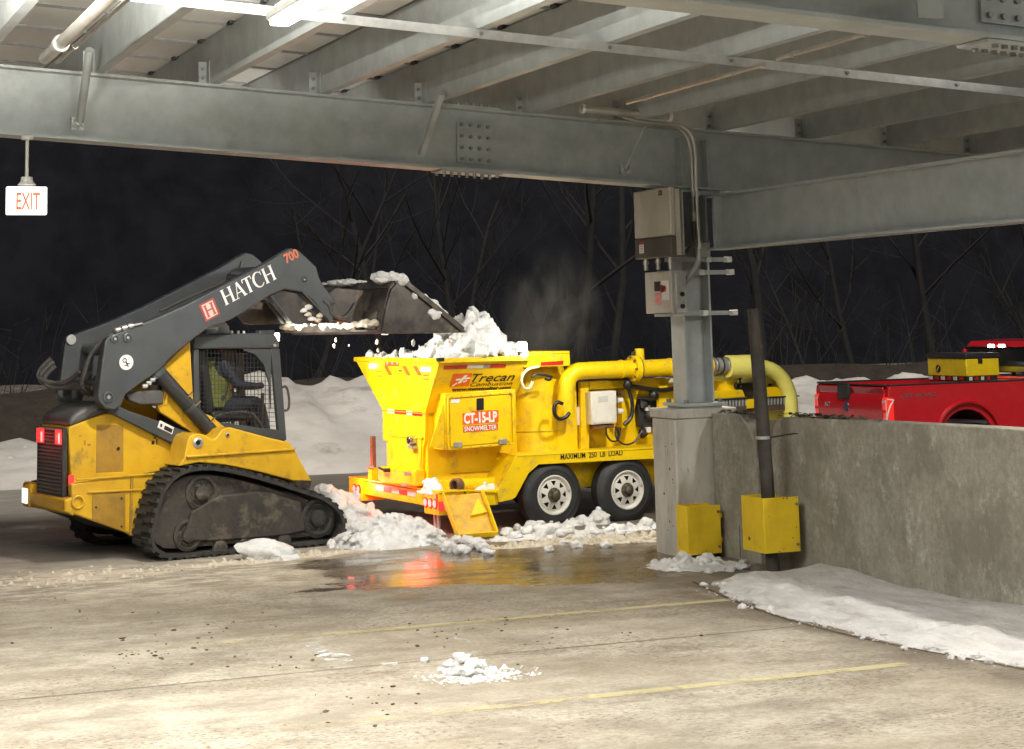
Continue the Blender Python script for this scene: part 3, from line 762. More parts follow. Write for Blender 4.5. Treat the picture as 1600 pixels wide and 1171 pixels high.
dis = thing('disconnect_box', 'pale grey disconnect box with red switch below the inverter', 'electrical box', (8.0, 14.80, 2.205))
MB().bb((0, 0, 0), (0.15, 0.51, 0.385)).obj('enclosure', inv_m, dis, bevel=0.01)
MB().bb((-0.006, 0.20, 0.205), (-0.001, 0.315, 0.295)).obj('window', decal_k, dis, bevel=0.002)
pl = MB().bb((-0.007, 0.035, 0.12), (-0.001, 0.17, 0.30)).obj('switch_plate', decal_w, dis)
MB().cyl((-0.007, 0.11, 0.225), (-0.03, 0.11, 0.225), 0.03, n=14).bb((-0.045, 0.10, 0.19), (-0.03, 0.12, 0.26)).obj('switch', mat('dark red plastic', (0.25, 0.02, 0.015), rough=0.4), pl)
MB().bb((-0.006, 0.20, 0.08), (-0.001, 0.30, 0.19)).obj('warning_label', mat('faded red label', (0.62, 0.14, 0.13), (0.66, 0.35, 0.3), scale=30), dis)
MB().bb((0.0, 0.0, -0.03), (0.10, 0.34, -0.004)).obj('bottom_bracket', galv2, dis)
MB().bb((0.02, -0.06, 0.0), (0.13, -0.002, 0.36)).obj('side_box', galv2, dis, bevel=0.006)
for z_ in (0.06, 0.17): MB().cyl((0.08, -0.06, z_), (0.08, -0.075, z_), 0.022, n=12).obj('knockout', decal_k, dis)
# conduits
cd = thing('pillar_conduit', 'pair of bent metal conduits running down the pillar to the inverter', 'conduit')
YC = 14.82
P = [W.v(x, y, YC) for x, y in ((962, 178), (1000, 190), (1040, 194), (1062, 197), (1076, 206), (1084, 222), (1087, 250), (1088, 300), (1090, 345), (1092.5, 382))]
MB().tube(smooth_path(P, 5), 0.021, n=12).obj('conduit', zinc, cd, smooth=True)
P = [W.v(x, y, YC + 0.03) for x, y in ((936, 187), (985, 191), (1035, 196), (1060, 201), (1074, 215), (1080, 240), (1082, 280), (1083, 333))]
MB().tube(smooth_path(P, 5), 0.016, n=12).obj('conduit', zinc, cd, smooth=True)
for x, y, r_ in ((1083, 335, 0.024), (1083.5, 342, 0.02), (1093, 385, 0.03), (1083, 303, 0.022), (1089, 303, 0.028)):
    a = W.v(x, y - 4, YC); b_ = W.v(x, y + 4, YC); MB().cyl(a, b_, r_, n=12).obj('coupling', galv2, cd, smooth=True)
P = [W.v(x, y, YC + 0.02) for x, y in ((1083.5, 345), (1084, 372), (1080, 386), (1070, 396))]
MB().tube(smooth_path(P, 5), 0.020, n=10).obj('black_conduit', inv_d, cd, smooth=True)
P = [W.v(x, y, YC + 0.02) for x, y in ((1092, 388), (1092, 405), (1086, 420), (1074, 437), (1062, 449))]
MB().tube(smooth_path(P, 5), 0.026, n=10).obj('flexible_conduit', galv, cd, smooth=True)
MB().bb(W.v(1095, 440 - 42, 15.02) - Vector((0.05, 0.03, 0.02)), W.v(1100, 408 - 26, 15.02) + Vector((0.05, 0.02, 0.02))).obj('junction', galv, cd, bevel=0.008)
pv = thing('feeder_pipe', 'short thick grey pipe with round end caps under the canopy edge', 'pipe')
a, b_ = W.v(908, 170, 14.75), W.v(1048, 183, 14.75)
MB().cyl(a, b_, 0.036, n=16).obj('pipe', zinc, pv, smooth=True)
for p, q in ((a, a + (b_ - a) * 0.03), (b_, b_ - (b_ - a) * 0.03)): MB().cyl(p, q, 0.047, n=16).obj('end_cap', white, pv, smooth=True)
q = W.v(968, 176, 14.75); MB().cyl(q - Vector((0.02, 0, 0)), q + Vector((0.02, 0, 0)), 0.045, n=14).obj('coupling', zinc, pv, smooth=True)
# conduits along the joists
for pa, pb, r_, lab in (((980, 161), (1194, 101), 0.016, 'slim shiny conduit under the joist right of the splice plate, nearer half'),
                        ((1214, 92), (1388, 44), 0.016, 'slim shiny conduit past the cross strut at upper right'),
                        ((70, 92), (152, 0), 0.045, 'thick bright conduit under the joist at upper left'),
                        ((90, 97), (196, 0), 0.016, 'thin bright conduit beside the thick one at upper left')):
    z_ = 4.12 if pa[0] < 200 else 3.90
    t = thing('joist_conduit', lab, 'conduit')
    a = W.z(*pa, z_); b_ = W.z(*pb, z_)
    if pa[0] < 200: b_.x = a.x - 0.02; b_ = b_ + (b_ - a).normalized() * 2
    MB().cyl(a, b_, r_, n=12).obj('conduit', zinc, t, smooth=True)
    for k in (0.15, 0.8): MB().cyl(a.lerp(b_, k), a.lerp(b_, k + 0.02), r_ * 1.35, n=12).obj('coupling', galv2, t, smooth=True)
# exit sign
es = thing('exit_sign', 'lit white exit sign with orange red letters hanging from the beam', 'exit sign', (2.205, 15.0, 3.10))
bxz = zb(2.205) - 3.10
MB().cyl((0.0, 0, 0.30), (0.0, 0, bxz), 0.014, n=12).obj('hanging_rod', white, es, smooth=True)
MB().cyl((0, 0, 0.245), (0, 0, 0.275), 0.075, 0.05, n=18).cyl((0, 0, 0.275), (0, 0, 0.31), 0.05, 0.045, n=18).obj('canopy_cup', white, es, smooth=True)
MB().cyl((0, 0, bxz - 0.03), (0, 0, bxz), 0.05, n=16).obj('ceiling_rose', white, es, smooth=True)
fc = MB().bb((-0.165, -0.022, 0.0), (0.165, 0.022, 0.232)).obj('lit_box', exit_w, es, bevel=0.012)
lettering('EXIT', exit_r, es, (-0.085, -0.0235, 0.045), (1, 0, 0), (0, 0, 1), 0.195, 0.0015, width=0.19, bold=0.003, name='lettering')

# light fixtures under the canopy: linear led battens
LIGHT_COL = (1.0, 0.955, 0.87)
def batten(x, y, power, label, drop=0.10, up=0.75):
    z_ = zt(x) - drop
    t = thing('led_batten', label, 'light fixture', (x, y, z_), 0, 'led battens under the canopy')
    MB().bb((-0.07, -0.62, 0.0), (0.07, 0.62, 0.05)).obj('housing', white, t, bevel=0.01)
    MB().bb((-0.055, -0.60, -0.03), (0.055, 0.60, -0.001)).obj('diffuser', led_w, t, bevel=0.01)
    MB().cyl((0, -0.4, 0.05), (0, -0.4, drop), 0.008, n=8).cyl((0, 0.4, 0.05), (0, 0.4, drop), 0.008, n=8).obj('hanger', galv2, t)
    area_light('led_light', (0, 0, -0.04), (0, 0, -3), 0.11, 1.2, power, LIGHT_COL, t, 168)
    area_light('added_uplight', (0, 0, 0.056), (0, 0, 3), 0.10, 1.1, power * up, LIGHT_COL, t, 180)  # extra upward light added to brighten the panel undersides
    return t
KL = 2.5
batten(3.25, 10.45, 45 * KL, 'lit led batten at the top edge over the loader', up=2.5)
batten(2.7, 8.7, 15 * KL, 'added led batten hung low above the view to brighten the panels', drop=0.50, up=24)  # unseen fixture added to throw light up onto the panels
batten(0.75, 10.6, 12 * KL, 'added led batten past the left edge to brighten the panels and beam', drop=0.55, up=34)  # unseen fixture added to lift the panels and beam at left
batten(9.9, 9.2, 62 * KL, 'lit led batten over the parapet wall')
batten(3.2, 4.0, 60 * KL, 'lit led batten behind the camera line over the near floor')
batten(8.2, 5.0, 50 * KL, 'lit led batten over the near right floor')
batten(-3.4, 8.0, 55 * KL, 'lit led batten far over the left aisle', up=1.6)
batten(-2.4, 3.0, 50 * KL, 'lit led batten over the rear left aisle')

def wall_pack(x, power, label):
    t = thing('wall_pack', label, 'light fixture', (x, 15.14, zb(x) + 0.30), 0)
    MB().prism([(-0.16, 0, -0.10), (-0.16, 0, 0.12), (-0.16, 0.10, 0.12), (-0.16, 0.17, -0.02), (-0.16, 0.10, -0.10)], (0.32, 0, 0)).obj('housing', alu, t, bevel=0.01)
    MB().prism([(-0.14, 0.112, -0.098), (-0.14, 0.172, -0.028), (-0.14, 0.178, -0.034), (-0.14, 0.118, -0.104)], (0.28, 0, 0)).obj('lens', led_w, t)
    area_light('pack_light', (0, 0.17, -0.09), (0, 2.2, -2.6), 0.28, 0.10, power, LIGHT_COL, t, 170)
wall_pack(4.2, 85, 'lit wall pack lamp on the outer face of the beam over the loader')
wall_pack(8.9, 80, 'lit wall pack lamp on the outer face of the beam over the melter')
# ================================================================== TRACK LOADER (u forward, v away, z up)
LA = 12.0
LF = Frame(3.97, 17.25, 0, LA)
ld = thing('track_loader', 'yellow and charcoal compact track loader lifting its bucket over the hopper', 'track loader', (3.97, 17.25, 0), R(LA))
def P_(pts, v): return LF.poly(pts, v)
# --- tracks
trk = [(232, 838), (236, 858), (250, 870), (277, 876), (400, 868.5), (505, 861), (528, 852), (541, 832), (542, 812), (530, 790), (505, 773), (450, 754), (400, 739), (355, 729), (320, 726), (290, 731), (268, 744), (252, 765), (240, 800)]
tp = [p for p in P_(trk, 0.0)]
for p in tp: p.z = max(p.z, 0.0)
tp = [Vector((p.x, 0, p.z)) for p in smooth_path(tp + [tp[0]], 4)[:-1]]
cen = sum(tp, Vector()) / len(tp)
def inset(path, d):
    n = len(path); out = []
    for i in range(n):
        t = (path[(i + 1) % n] - path[i - 1]).normalized(); nn = Vector((-t.z, 0, t.x))
        if nn.dot(cen - path[i]) < 0: nn = -nn
        out.append(path[i] + nn * d)
    return out
ti = inset(tp, 0.022); tin = inset(tp, 0.055)
def belt(v0, v1):
    mb = MB(); n = len(ti); vs = []
    for a, b in zip(ti, tin):
        vs += [(a.x, v0, a.z), (a.x, v1, a.z), (b.x, v1, b.z), (b.x, v0, b.z)]
    fs = []
    for i in range(n):
        j = (i + 1) % n
        for k in range(4): fs.append((4 * i + k, 4 * i + (k + 1) % 4, 4 * j + (k + 1) % 4, 4 * j + k))
    return mb.add(vs, fs)
# lugs evenly along the belt
seg = []; tot = 0
for i in range(len(ti)):
    l = (ti[(i + 1) % len(ti)] - ti[i]).length; seg.append((tot, l, i)); tot += l
def on_belt(s):
    for a, l, i in seg:
        if a <= s <= a + l:
            p = ti[i].lerp(ti[(i + 1) % len(ti)], (s - a) / max(l, 1e-6)); t = (ti[(i + 1) % len(ti)] - ti[i - 1]).normalized(); return p, t
    return ti[0], (ti[1] - ti[-1]).normalized()
NL = 54
def lug_mb(v0, w):
    mb = MB()
    mb.box((0, v0 + w * 0.23, 0), (0.045, w * 0.44, 0.026)).box((0.03, v0 + w * 0.72, 0), (0.045, w * 0.50, 0.026))
    return mb
def track(v0, w, full=True):
    t = belt(v0, v0 + w).obj('rubber_track', rubber, ld, smooth=True, fix=True)
    me = lug_mb(v0, w).mesh('tread_lug', rubber)
    for k in range(NL):
        p, tt = on_belt(tot * (k + 0.5) / NL)
        o = bpy.data.objects.new('tread_lug', me); COL.objects.link(o); o.parent = t
        nn = Vector((-tt.z, 0, tt.x)); 
        if nn.dot(cen - p) > 0: nn = -nn
        o.location = p + nn * 0.010
        o.rotation_euler = (0, -math.atan2(tt.z, tt.x), 0)
    fr = MB().prism([(p.x, v0 + 0.10, p.z) for p in inset(tp, 0.10)][::2], (0, w - 0.16, 0)).obj('track_frame', mud, ld)
    for (x, y, r_, nm) in ((321, 771, 0.165, 'drive_sprocket'), (503, 811, 0.19, 'front_idler'), (300, 838, 0.15, 'rear_idler')):
        c = LF.v(x, y, 0.0); c.y = v0
        s_ = MB().lathe(c + Vector((0, 0.10, 0)), (0, -1, 0), [(0.0, -0.02), (r_, -0.02), (r_, 0.02), (r_ * 0.82, 0.03), (r_ * 0.72, 0.005), (r_ * 0.45, 0.01), (r_ * 0.42, 0.045), (r_ * 0.2, 0.055), (0.0, 0.055)], 28).obj(nm, mud if nm != 'front_idler' else rubber, ld, smooth=True, fix=True)
        for k in range(8):
            a = 6.283 * k / 8; MB().cyl(c + Vector((math.cos(a) * r_ * 0.57, 0.10, math.sin(a) * r_ * 0.57)), c + Vector((math.cos(a) * r_ * 0.57, 0.075, math.sin(a) * r_ * 0.57)), 0.012, n=8).obj('wheel_nut', mud, s_)
    for x, y in ((350, 858), (388, 855), (420, 852), (450, 848)):
        c = LF.v(x, y, 0.0); c.y = v0
        MB().lathe(c + Vector((0, 0.09, 0)), (0, -1, 0), [(0, -0.02), (0.075, -0.02), (0.075, 0.02), (0.05, 0.03), (0.02, 0.035), (0, 0.035)], 18).obj('track_roller', mud, ld, smooth=True, fix=True)
    return t
track(0.0, 0.42)
track(1.56, 0.42)
# carrier skirt plate between the wheels
mb = MB().prism(P_([(300, 800), (345, 775), (420, 768), (470, 785), (478, 830), (440, 838), (330, 846), (285, 846)], 0.06), (0, 0.06, 0)); mb.obj('track_guard', mud, ld, bevel=0.015)
# --- lower body between the tracks
MB().prism(P_([(112, 762), (112, 802), (208, 836), (470, 815), (487, 752), (455, 740), (330, 716), (255, 735)], 0.46), (0, 1.06, 0)).obj('chassis', mud, ld)
# --- rear body (engine bay)
MB().prism(P_([(107, 668), (161, 647), (184, 645), (300, 704), (312, 722), (268, 738), (240, 760), (112, 766)], 0.50), (0, 0.76, 0)).obj('engine_bay', ld_y, ld, bevel=0.012)
lowp = [(112, 757), (112, 802), (199, 833), (208, 838), (227, 836.5), (236, 815), (249, 776), (258, 752), (285, 733), (250, 741), (191, 743)]
MB().prism(P_(lowp, 0.40), (0, 0.098, 0)).obj('rear_skirt', ld_y, ld, bevel=0.012)
MB().prism(P_([(144, 772), (196, 769), (196, 829), (144, 811)], 0.394), (0, 0.005, 0)).obj('skirt_cover', ld_y2, ld, bevel=0.002)
for x, y in ((190, 779), (190, 823), (150, 793)):
    c = LF.v(x, y, 0.392); MB().cyl(c + Vector((0, 0.004, 0)), c - Vector((0, 0.004, 0)), 0.011, n=8).obj('bolt', decal_k, ld)
for a, b in (((119, 750), (250, 740)), ((137, 769.5), (243, 764))):
    MB().bar(LF.v(*a, 0.395), LF.v(*b, 0.395), 0.03, 0.018).obj('skirt_ledge', ld_y, ld, bevel=0.004)
MB().bar(LF.v(206, 745, 0.396), LF.v(204, 836, 0.396), 0.012, 0.03, (1, 0, 0)).obj('skirt_seam', ld_y2, ld)
# tie-down ring on the skirt
c = LF.v(121, 785, 0.40)
MB().tube(arc(c - Vector((0, 0.012, 0)), 0.055, 0, 360, 16), 0.012, n=8, cap=False).obj('tie_down_ring', ld_y, ld, smooth=True)
# bumper across the back
ub = LF.v(112, 780, 0.45).x
MB().prism([(ub + 0.01, 0.40, 0.44), (ub - 0.09, 0.40, 0.49), (ub - 0.09, 0.40, 0.60), (ub + 0.01, 0.40, 0.62)], (0, 1.14, 0)).obj('rear_bumper', ld_y, ld, bevel=0.015)
ht = MB().bb((ub - 0.10, 1.30, 0.46), (ub + 0.0, 1.50, 0.70)).obj('bumper_end', ld_y, ld, bevel=0.03)
MB().bb((ub - 0.108, 1.335, 0.50), (ub - 0.101, 1.47, 0.64)).obj('work_lamp', emit('lit rear lens', (1, 0.95, 0.85), 1.6), ld, bevel=0.002)
# rear grille with slats
ug = LF.v(107, 668, 0.50).x - 0.012
g0, g1 = LF.u(103, 669, ug).y, LF.u(63, 668, ug).y
zg1, zg0 = LF.u(103, 669, ug).z, LF.u(103, 786, ug).z
gr = MB().bb((ug, g0, zg0), (ug + 0.012, g1, zg1)).obj('rear_grille', black, ld)
fr_ = MB().bb((ug - 0.03, g0, zg0), (ug, g0 + 0.03, zg1)).bb((ug - 0.03, g1 - 0.03, zg0), (ug, g1, zg1)).bb((ug - 0.03, g0 + 0.03, zg0), (ug, g1 - 0.03, zg0 + 0.03)); fr_.obj('grille_frame', black, gr)
sl = MB().box((0, 0, 0), (0.022, g1 - g0 - 0.062, 0.016), Matrix.Rotation(R(-28), 3, 'Y')).mesh('slat', mat('grille slat', (0.13, 0.12, 0.12), rough=0.5))
for k in range(19):
    o = bpy.data.objects.new('slat', sl); COL.objects.link(o); o.parent = gr; o.location = (ug - 0.018, (g0 + g1) / 2, zg0 + 0.05 + (zg1 - zg0 - 0.07) * k / 18)
for ya, yb in ((g0 + 0.02, g0 + 0.17), (g1 - 0.19, g1 - 0.01)):
    t = MB().bb((ug - 0.045, ya, zg1 - 0.155), (ug - 0.03, yb, zg1 - 0.02)).obj('tail_light', red_lit, ld, bevel=0.01)
    for k in range(3): MB().bb((ug - 0.049, ya + 0.02, zg1 - 0.14 + 0.04 * k), (ug - 0.0455, yb - 0.02, zg1 - 0.128 + 0.04 * k)).obj('lens_rib', red_dim, t)
    MB().bb((ug - 0.05, ya + 0.015, zg1 - 0.145), (ug - 0.0455, ya + 0.05, zg1 - 0.05)).obj('lit_bulb', red_hot, t)
point('tail_glow', (ug - 0.18, (g0 + g1) / 2, zg1 - 0.1), 1.2, (1, 0.06, 0.04), ld, 0.03)
MB().prism(P_([(107.5, 743), (116, 742), (116, 765), (107.5, 767)], 0.492), (0, 0.01, 0)).obj('side_marker', red_lit, ld, bevel=0.002)  # red reflector with a glow put into its material
# hood, rounded dark cover
hp = [(64, 666), (66, 657), (71, 648), (80, 640), (92, 632), (118, 626), (143, 620), (158, 624), (176, 641), (161, 647), (109, 667)]
hq = [LF.v(x + 46, y, 0.50) if x < 100 else LF.v(x, y, 0.50) for x, y in hp]
hq = [LF.v(108, 668, .5), LF.v(109, 655, .5), LF.v(118, 645, .5), LF.v(135, 636, .5), LF.v(160, 627, .5), LF.v(172, 634, .5), LF.v(178, 643, .5), LF.v(161, 647.5, .5)]
MB().prism(hq, (0, 0.74, 0)).obj('hood', hood_m, ld, bevel=0.045, seg=4)
MB().prism([LF.v(*p, .515) for p in ((137, 647), (172, 631), (175, 634), (141, 650))], (0, -0.012, 0)).obj('hood_vent', black, ld, bevel=0.003)
for k in range(3):
    a = LF.v(140 + 2 * k, 652 - 4.5 * k, .488); b = LF.v(172 + 1.5 * k, 637 - 4.0 * k, .488); MB().bar(a, b, 0.012, 0.012).obj('vent_slat', hood_m, ld)
# worn access panel and small marks on the side
MB().prism(P_([(151, 664), (193, 664), (193, 737), (150, 739)], 0.497), (0, 0.01, 0)).obj('access_panel', ld_y2, ld, bevel=0.003)
c = LF.v(185, 701, .494); MB().cyl(c, c - Vector((0, 0.006, 0)), 0.016, n=10).obj('latch', decal_k, ld)
for x, y, w_, h_ in ((238, 678, 5, 3), (240, 683, 4, 3), (237, 689, 4, 6), (244, 686, 2, 9), (124, 680, 3, 2.5), (131, 688, 3, 8), (137, 694, 5, 3), (128, 700, 2, 6)):
    MB().prism(P_([(x, y), (x + w_, y), (x + w_, y + h_), (x, y + h_)], 0.4985), (0, 0.003, 0)).obj('scuff_mark', ld_y2 if x < 200 else decal_k, ld)
# --- near fender and side rail, with pivot bosses
fpx = [(294, 687), (298, 681), (309, 677), (321, 680), (329, 686), (336, 686), (341, 680), (347, 671), (360, 668), (390, 676), (423, 685), (452, 691), (460, 702), (487, 752), (458, 752), (403, 737.5), (352, 727), (311, 723), (280, 729), (288, 716)]
for v, d in ((0.10, 0.36), (1.52, 0.36)):
    MB().prism(P_(fpx, 0.10), (0, d, 0)).obj('fender', ld_y, ld, bevel=0.012).location = (0, v - 0.10, 0)
MB().bar(LF.v(291, 714, 0.09), LF.v(461, 702, 0.09), 0.03, 0.022).obj('fender_rail', ld_y, ld, bevel=0.006)
for x, y, r_ in ((309, 692, 0.052), (355, 680, 0.022)):
    c = LF.v(x, y, 0.10)
    MB().lathe(c + Vector((0, 0.01, 0)), (0, -1, 0), [(r_, 0), (r_, 0.02), (r_ * 0.6, 0.03), (r_ * 0.55, 0.012), (0, 0.012)], 18).obj('pivot_boss', galv2, ld, smooth=True, fix=True)
    MB().cyl(c, c - Vector((0, 0.012, 0)), r_ * 0.42, n=12).obj('pivot_pin', decal_k, ld, smooth=True)
# --- yellow upright of the main frame
up = [(297, 532), (262, 566), (255, 575), (257, 610), (246, 634), (250, 644), (300, 676), (345, 690), (352, 668), (330, 650), (303, 640)]
for v in (0.44, 1.42): MB().prism(P_(up, 0.44), (0, 0.06, 0)).obj('frame_upright', ld_y, ld, bevel=0.008).location = (0, v - 0.44, 0)
for p in (((262, 612), (259, 632)), ((281, 628), (285, 655))): MB().tube([LF.v(*p[0], .43), LF.v(*p[1], .43)], 0.014, n=8).obj('yellow_pipe', ld_y, ld, smooth=True)
# --- cab
V0, V1 = 0.52, 1.40
def cbox(pts, name, m=ld_g, v=V0, d=0.05, par=None, bev=0.006):
    return MB().prism(P_(pts, V0), (0, d, 0)).obj(name, m, par or ld, bevel=bev) if v == V0 else _mv(MB().prism(P_(pts, V0), (0, d, 0)).obj(name, m, par or ld, bevel=bev), v - V0)
def _mv(o, dv): o.location = (0, dv, 0); return o
roof = MB().prism(P_([(303, 525), (400, 520.5), (431, 523), (437, 535), (436, 545), (303, 546)], V0 - 0.01), (0, V1 - V0 + 0.02, 0)).obj('cab_roof', ld_g, ld, bevel=0.02, seg=3)
for v in (V0, V1 - 0.05):
    cbox([(303, 546), (311, 546), (313, 668), (303, 668)], 'rear_post', v=v)
    cbox([(424, 545), (437, 545), (448, 688), (436, 688)], 'front_post', v=v)
    cbox([(303, 655), (345, 660), (400, 668), (437, 672), (437, 690), (350, 672), (303, 672)], 'side_sill', v=v)
    # curved front corner of the side opening
    cbox([(424, 546), (424, 640), (421, 600), (412, 570), (398, 554), (380, 548), (380, 545.5)], 'side_corner', v=v, d=0.03)
    # welded mesh guard of the side window
    sm_ = MB()
    for k in range(20):
        x = 313 + 5.6 * k; sm_.bar(LF.v(x, 548, V0 + 0.02), LF.v(x + 1.5 * k / 20, 668, V0 + 0.02), 0.005, 0.005)
    for k in range(17):
        y = 552 + 7 * k; sm_.bar(LF.v(311, y, V0 + 0.026), LF.v(430, y + 2, V0 + 0.026), 0.005, 0.005)
    _mv(sm_.obj('mesh_guard', black, ld, kind='stuff'), v - V0 + (0.0 if v == V0 else 0.0))
MB().prism(P_([(303, 546), (309, 546), (309, 668), (303, 668)], V0), (0, 0, 0.001)) if 0 else None
MB().prism([LF.v(304, 590, V0 + 0.05), LF.v(308, 590, V0 + 0.05), LF.v(308, 668, V0 + 0.05), LF.v(304, 668, V0 + 0.05)], (0, V1 - V0 - 0.10, 0)).obj('rear_bulkhead', black, ld)
MB().prism(P_([(303, 668), (445, 688), (446, 700), (303, 690)], V0 + 0.05), (0, V1 - V0 - 0.1, 0)).obj('cab_floor', black, ld)
fb0, fb1 = LF.v(437, 548, V0), LF.v(447, 685, V0)
MB().bar(fb0 + Vector((-0.03, V0 - fb0.y + 0.05, 0)), fb0 + Vector((-0.03, V1 - fb0.y - 0.05, 0)), 0.05, 0.05).obj('front_header', ld_g, ld)
MB().add([fb0 + Vector((-0.04, 0.06, -0.03)), fb0 + Vector((-0.04, V1 - V0 - 0.06, -0.03)), fb1 + Vector((-0.04, V1 - V0 - 0.06, 0.1)), fb1 + Vector((-0.04, 0.06, 0.1))], [(0, 1, 2, 3)])
# seat, controls
sc_ = LF.v(345, 640, 0.95)
MB().bb((sc_.x - 0.22, 0.72, sc_.z - 0.12), (sc_.x + 0.25, 1.20, sc_.z)).obj('seat', black, ld, bevel=0.04)
MB().box((sc_.x - 0.26, 0.96, sc_.z + 0.30), (0.10, 0.46, 0.66), Matrix.Rotation(R(-8), 3, 'Y')).obj('backrest', black, ld, bevel=0.03)
for v in (0.64, 1.28):
    MB().tube([(sc_.x + 0.30, v, sc_.z - 0.2), (sc_.x + 0.32, v, sc_.z + 0.16)], 0.02, n=8).obj('joystick', black, ld, smooth=True)
# safety bar curve low across the door
MB().tube(smooth_path([LF.v(x, y, V0 + 0.06) for x, y in ((335, 652), (360, 645), (388, 645), (402, 655), (412, 672))], 5), 0.014, n=8).obj('safety_bar', hose_m, ld, smooth=True)
# grab handle at the door, roof lights and knobs
MB().tube(smooth_path([LF.v(x, y, V0) for x, y in ((440, 606), (446, 604), (450, 612), (452, 630), (450, 640), (445, 642))], 4), 0.013, n=8).obj('grab_handle', hose_m, ld, smooth=True)
MB().bb(LF.v(405, 521, V0) + Vector((0, 0, -0.02)), LF.v(430, 516, V0) + Vector((0, 0.10, 0))).obj('roof_lamp_housing', ld_g, ld, bevel=0.01)
lc = LF.v(434, 527, V0)
for v in (V0 + 0.04, V1 - 0.14):
    MB().bb((lc.x + 0.02, v, lc.z - 0.04), (lc.x + 0.045, v + 0.12, lc.z + 0.04)).obj('work_light', lamp_w, ld, bevel=0.008)
    spot('work_beam', (lc.x + 0.07, v + 0.06, lc.z), (5.0, v + 0.05, 0.9), 130, (1.0, 0.93, 0.80), 95, 0.8, ld)
for x in (362, 372, 381): 
    c = LF.v(x, 519.5, V0 + 0.1); MB().cyl(c - Vector((0, 0, 0.02)), c + Vector((0, 0, 0.015)), 0.014, n=10).obj('roof_bolt', white, ld, smooth=True)
MB().rock(LF.v(332, 514, 0.6), (0.075, 0.06, 0.03), 4, 2).obj('roof_snow_lump', snow_m, ld, smooth=True)
c = LF.v(429, 540, V0 - 0.02); MB().cyl(c, c - Vector((0, 0.012, 0)), 0.016, n=10).obj('bolt', galv2, ld, smooth=True)
# --- lift arms
arm = [(164, 536), (167, 529), (173, 524.5), (238, 500), (290, 477), (350, 446), (412, 413.5), (450, 390.5), (455, 388), (466, 390.5), (481, 404), (495, 417.5), (499, 434), (506, 447), (515, 458), (524, 470), (521, 500), (516, 505), (490, 470), (472, 457), (445, 452), (420, 463), (361, 500), (327, 512), (306, 527), (291, 539), (263, 562), (256, 572), (243, 584), (227, 594), (206, 610), (197, 616), (193, 625), (190, 634), (178, 641), (164, 638), (155, 628), (153, 618)]
VA = 0.30
na = MB().prism(P_(arm, VA), (0, 0.12, 0)).obj('lift_arm', ld_g, ld, bevel=0.012)
fa_v = 1.30
fa = MB().prism(P_(arm, VA), (0, 0.12, 0)).obj('lift_arm', ld_g, ld, bevel=0.012); fa.location = (0, fa_v - VA, 0)
# inner web plate at the knee of each arm
kn = [(420, 463), (453, 504), (468, 506), (516, 505), (490, 470), (472, 457), (445, 452)]
MB().prism(P_(kn, VA + 0.05), (0, 0.05, 0)).obj('knee_web', steel, ld)
_mv(MB().prism(P_(kn, VA + 0.05), (0, 0.05, 0)).obj('knee_web', steel, ld), fa_v - VA)
for a, b in (((420, 463), (453, 504)), ((453, 504), (470, 506)), ((470, 457), (516, 505))):
    MB().bar(LF.v(*a, VA + 0.055), LF.v(*b, VA + 0.055), 0.11, 0.016).obj('knee_rib', ld_g, ld)
for s_, (x, y) in enumerate(((474, 486), (481, 492), (488, 499), (497, 501), (483, 480), (500, 494))):
    MB().rock(LF.v(x, y, VA + 0.04), (0.05, 0.03, 0.028), s_ + 20, 1, 0.5).obj('packed_snow', slush_m if s_ % 2 else snow_m, ld, smooth=True)
# cross members between the arms
for (x, y, r_) in ((200, 545, 0.07), (440, 425, 0.075), (170, 600, 0.05)):
    c = LF.v(x, y, VA); MB().cyl((c.x, VA + 0.10, c.z), (c.x, fa_v + 0.02, c.z), r_, n=16).obj('cross_tube', ld_g, ld, smooth=True)
# pins on the near arm and near end of the far arm
for x, y, r_, v in ((169, 621, 0.055, VA), (179, 530, 0.043, VA), (199, 528, 0.045, VA), (111 + 100, 531, 0.001, VA), (475, 437, 0.026, VA)):
    if r_ < 0.01: continue
    c = LF.v(x, y, v)
    MB().lathe(c, (0, -1, 0), [(r_, 0), (r_, 0.012), (r_ * 0.72, 0.016), (r_ * 0.66, 0.006), (r_ * 0.4, 0.006), (r_ * 0.34, 0.016), (0, 0.016)], 20).obj('arm_pin', ld_g, ld, smooth=True, fix=True)
    MB().cyl(c - Vector((0, 0.005, 0)), c - Vector((0, 0.02, 0)), r_ * 0.3, n=10).obj('pin_head', galv2, ld, smooth=True)
c = LF.v(110, 531, fa_v); MB().cyl(c, c - Vector((0, 0.03, 0)), 0.05, n=16).obj('arm_pin', galv2, ld, smooth=True)
c = LF.v(100, 613, fa_v); MB().lathe(c, (0, -1, 0), [(0.075, 0), (0.075, 0.03), (0.04, 0.035), (0.035, 0.02), (0, 0.02)], 18).obj('arm_pin', hood_m, ld, smooth=True, fix=True)
# round service emblem
c = LF.v(197, 566.5, VA - 0.001)
em = MB().cyl(c, c - Vector((0, 0.004, 0)), 0.092, n=28).obj('service_emblem', ld_g, na); 
MB().cyl(c - Vector((0, 0.0045, 0)), c - Vector((0, 0.007, 0)), 0.072, n=28).obj('emblem_face', decal_w, na)
MB().tube(arc(c + Vector((-0.018, -0.0085, 0.02)), 0.018, 0, 360, 14), 0.005, n=6, cap=False).bar(c + Vector((-0.004, -0.0085, 0.004)), c + Vector((0.02, -0.0085, -0.042)), 0.004, 0.010).bar(c + Vector((0.004, -0.0085, -0.012)), c + Vector((0.034, -0.0085, -0.012)), 0.004, 0.009).bar(c + Vector((-0.02, -0.0085, -0.03)), c + Vector((0.006, -0.0085, -0.03)), 0.004, 0.009).obj('emblem_mark', decal_k, na)
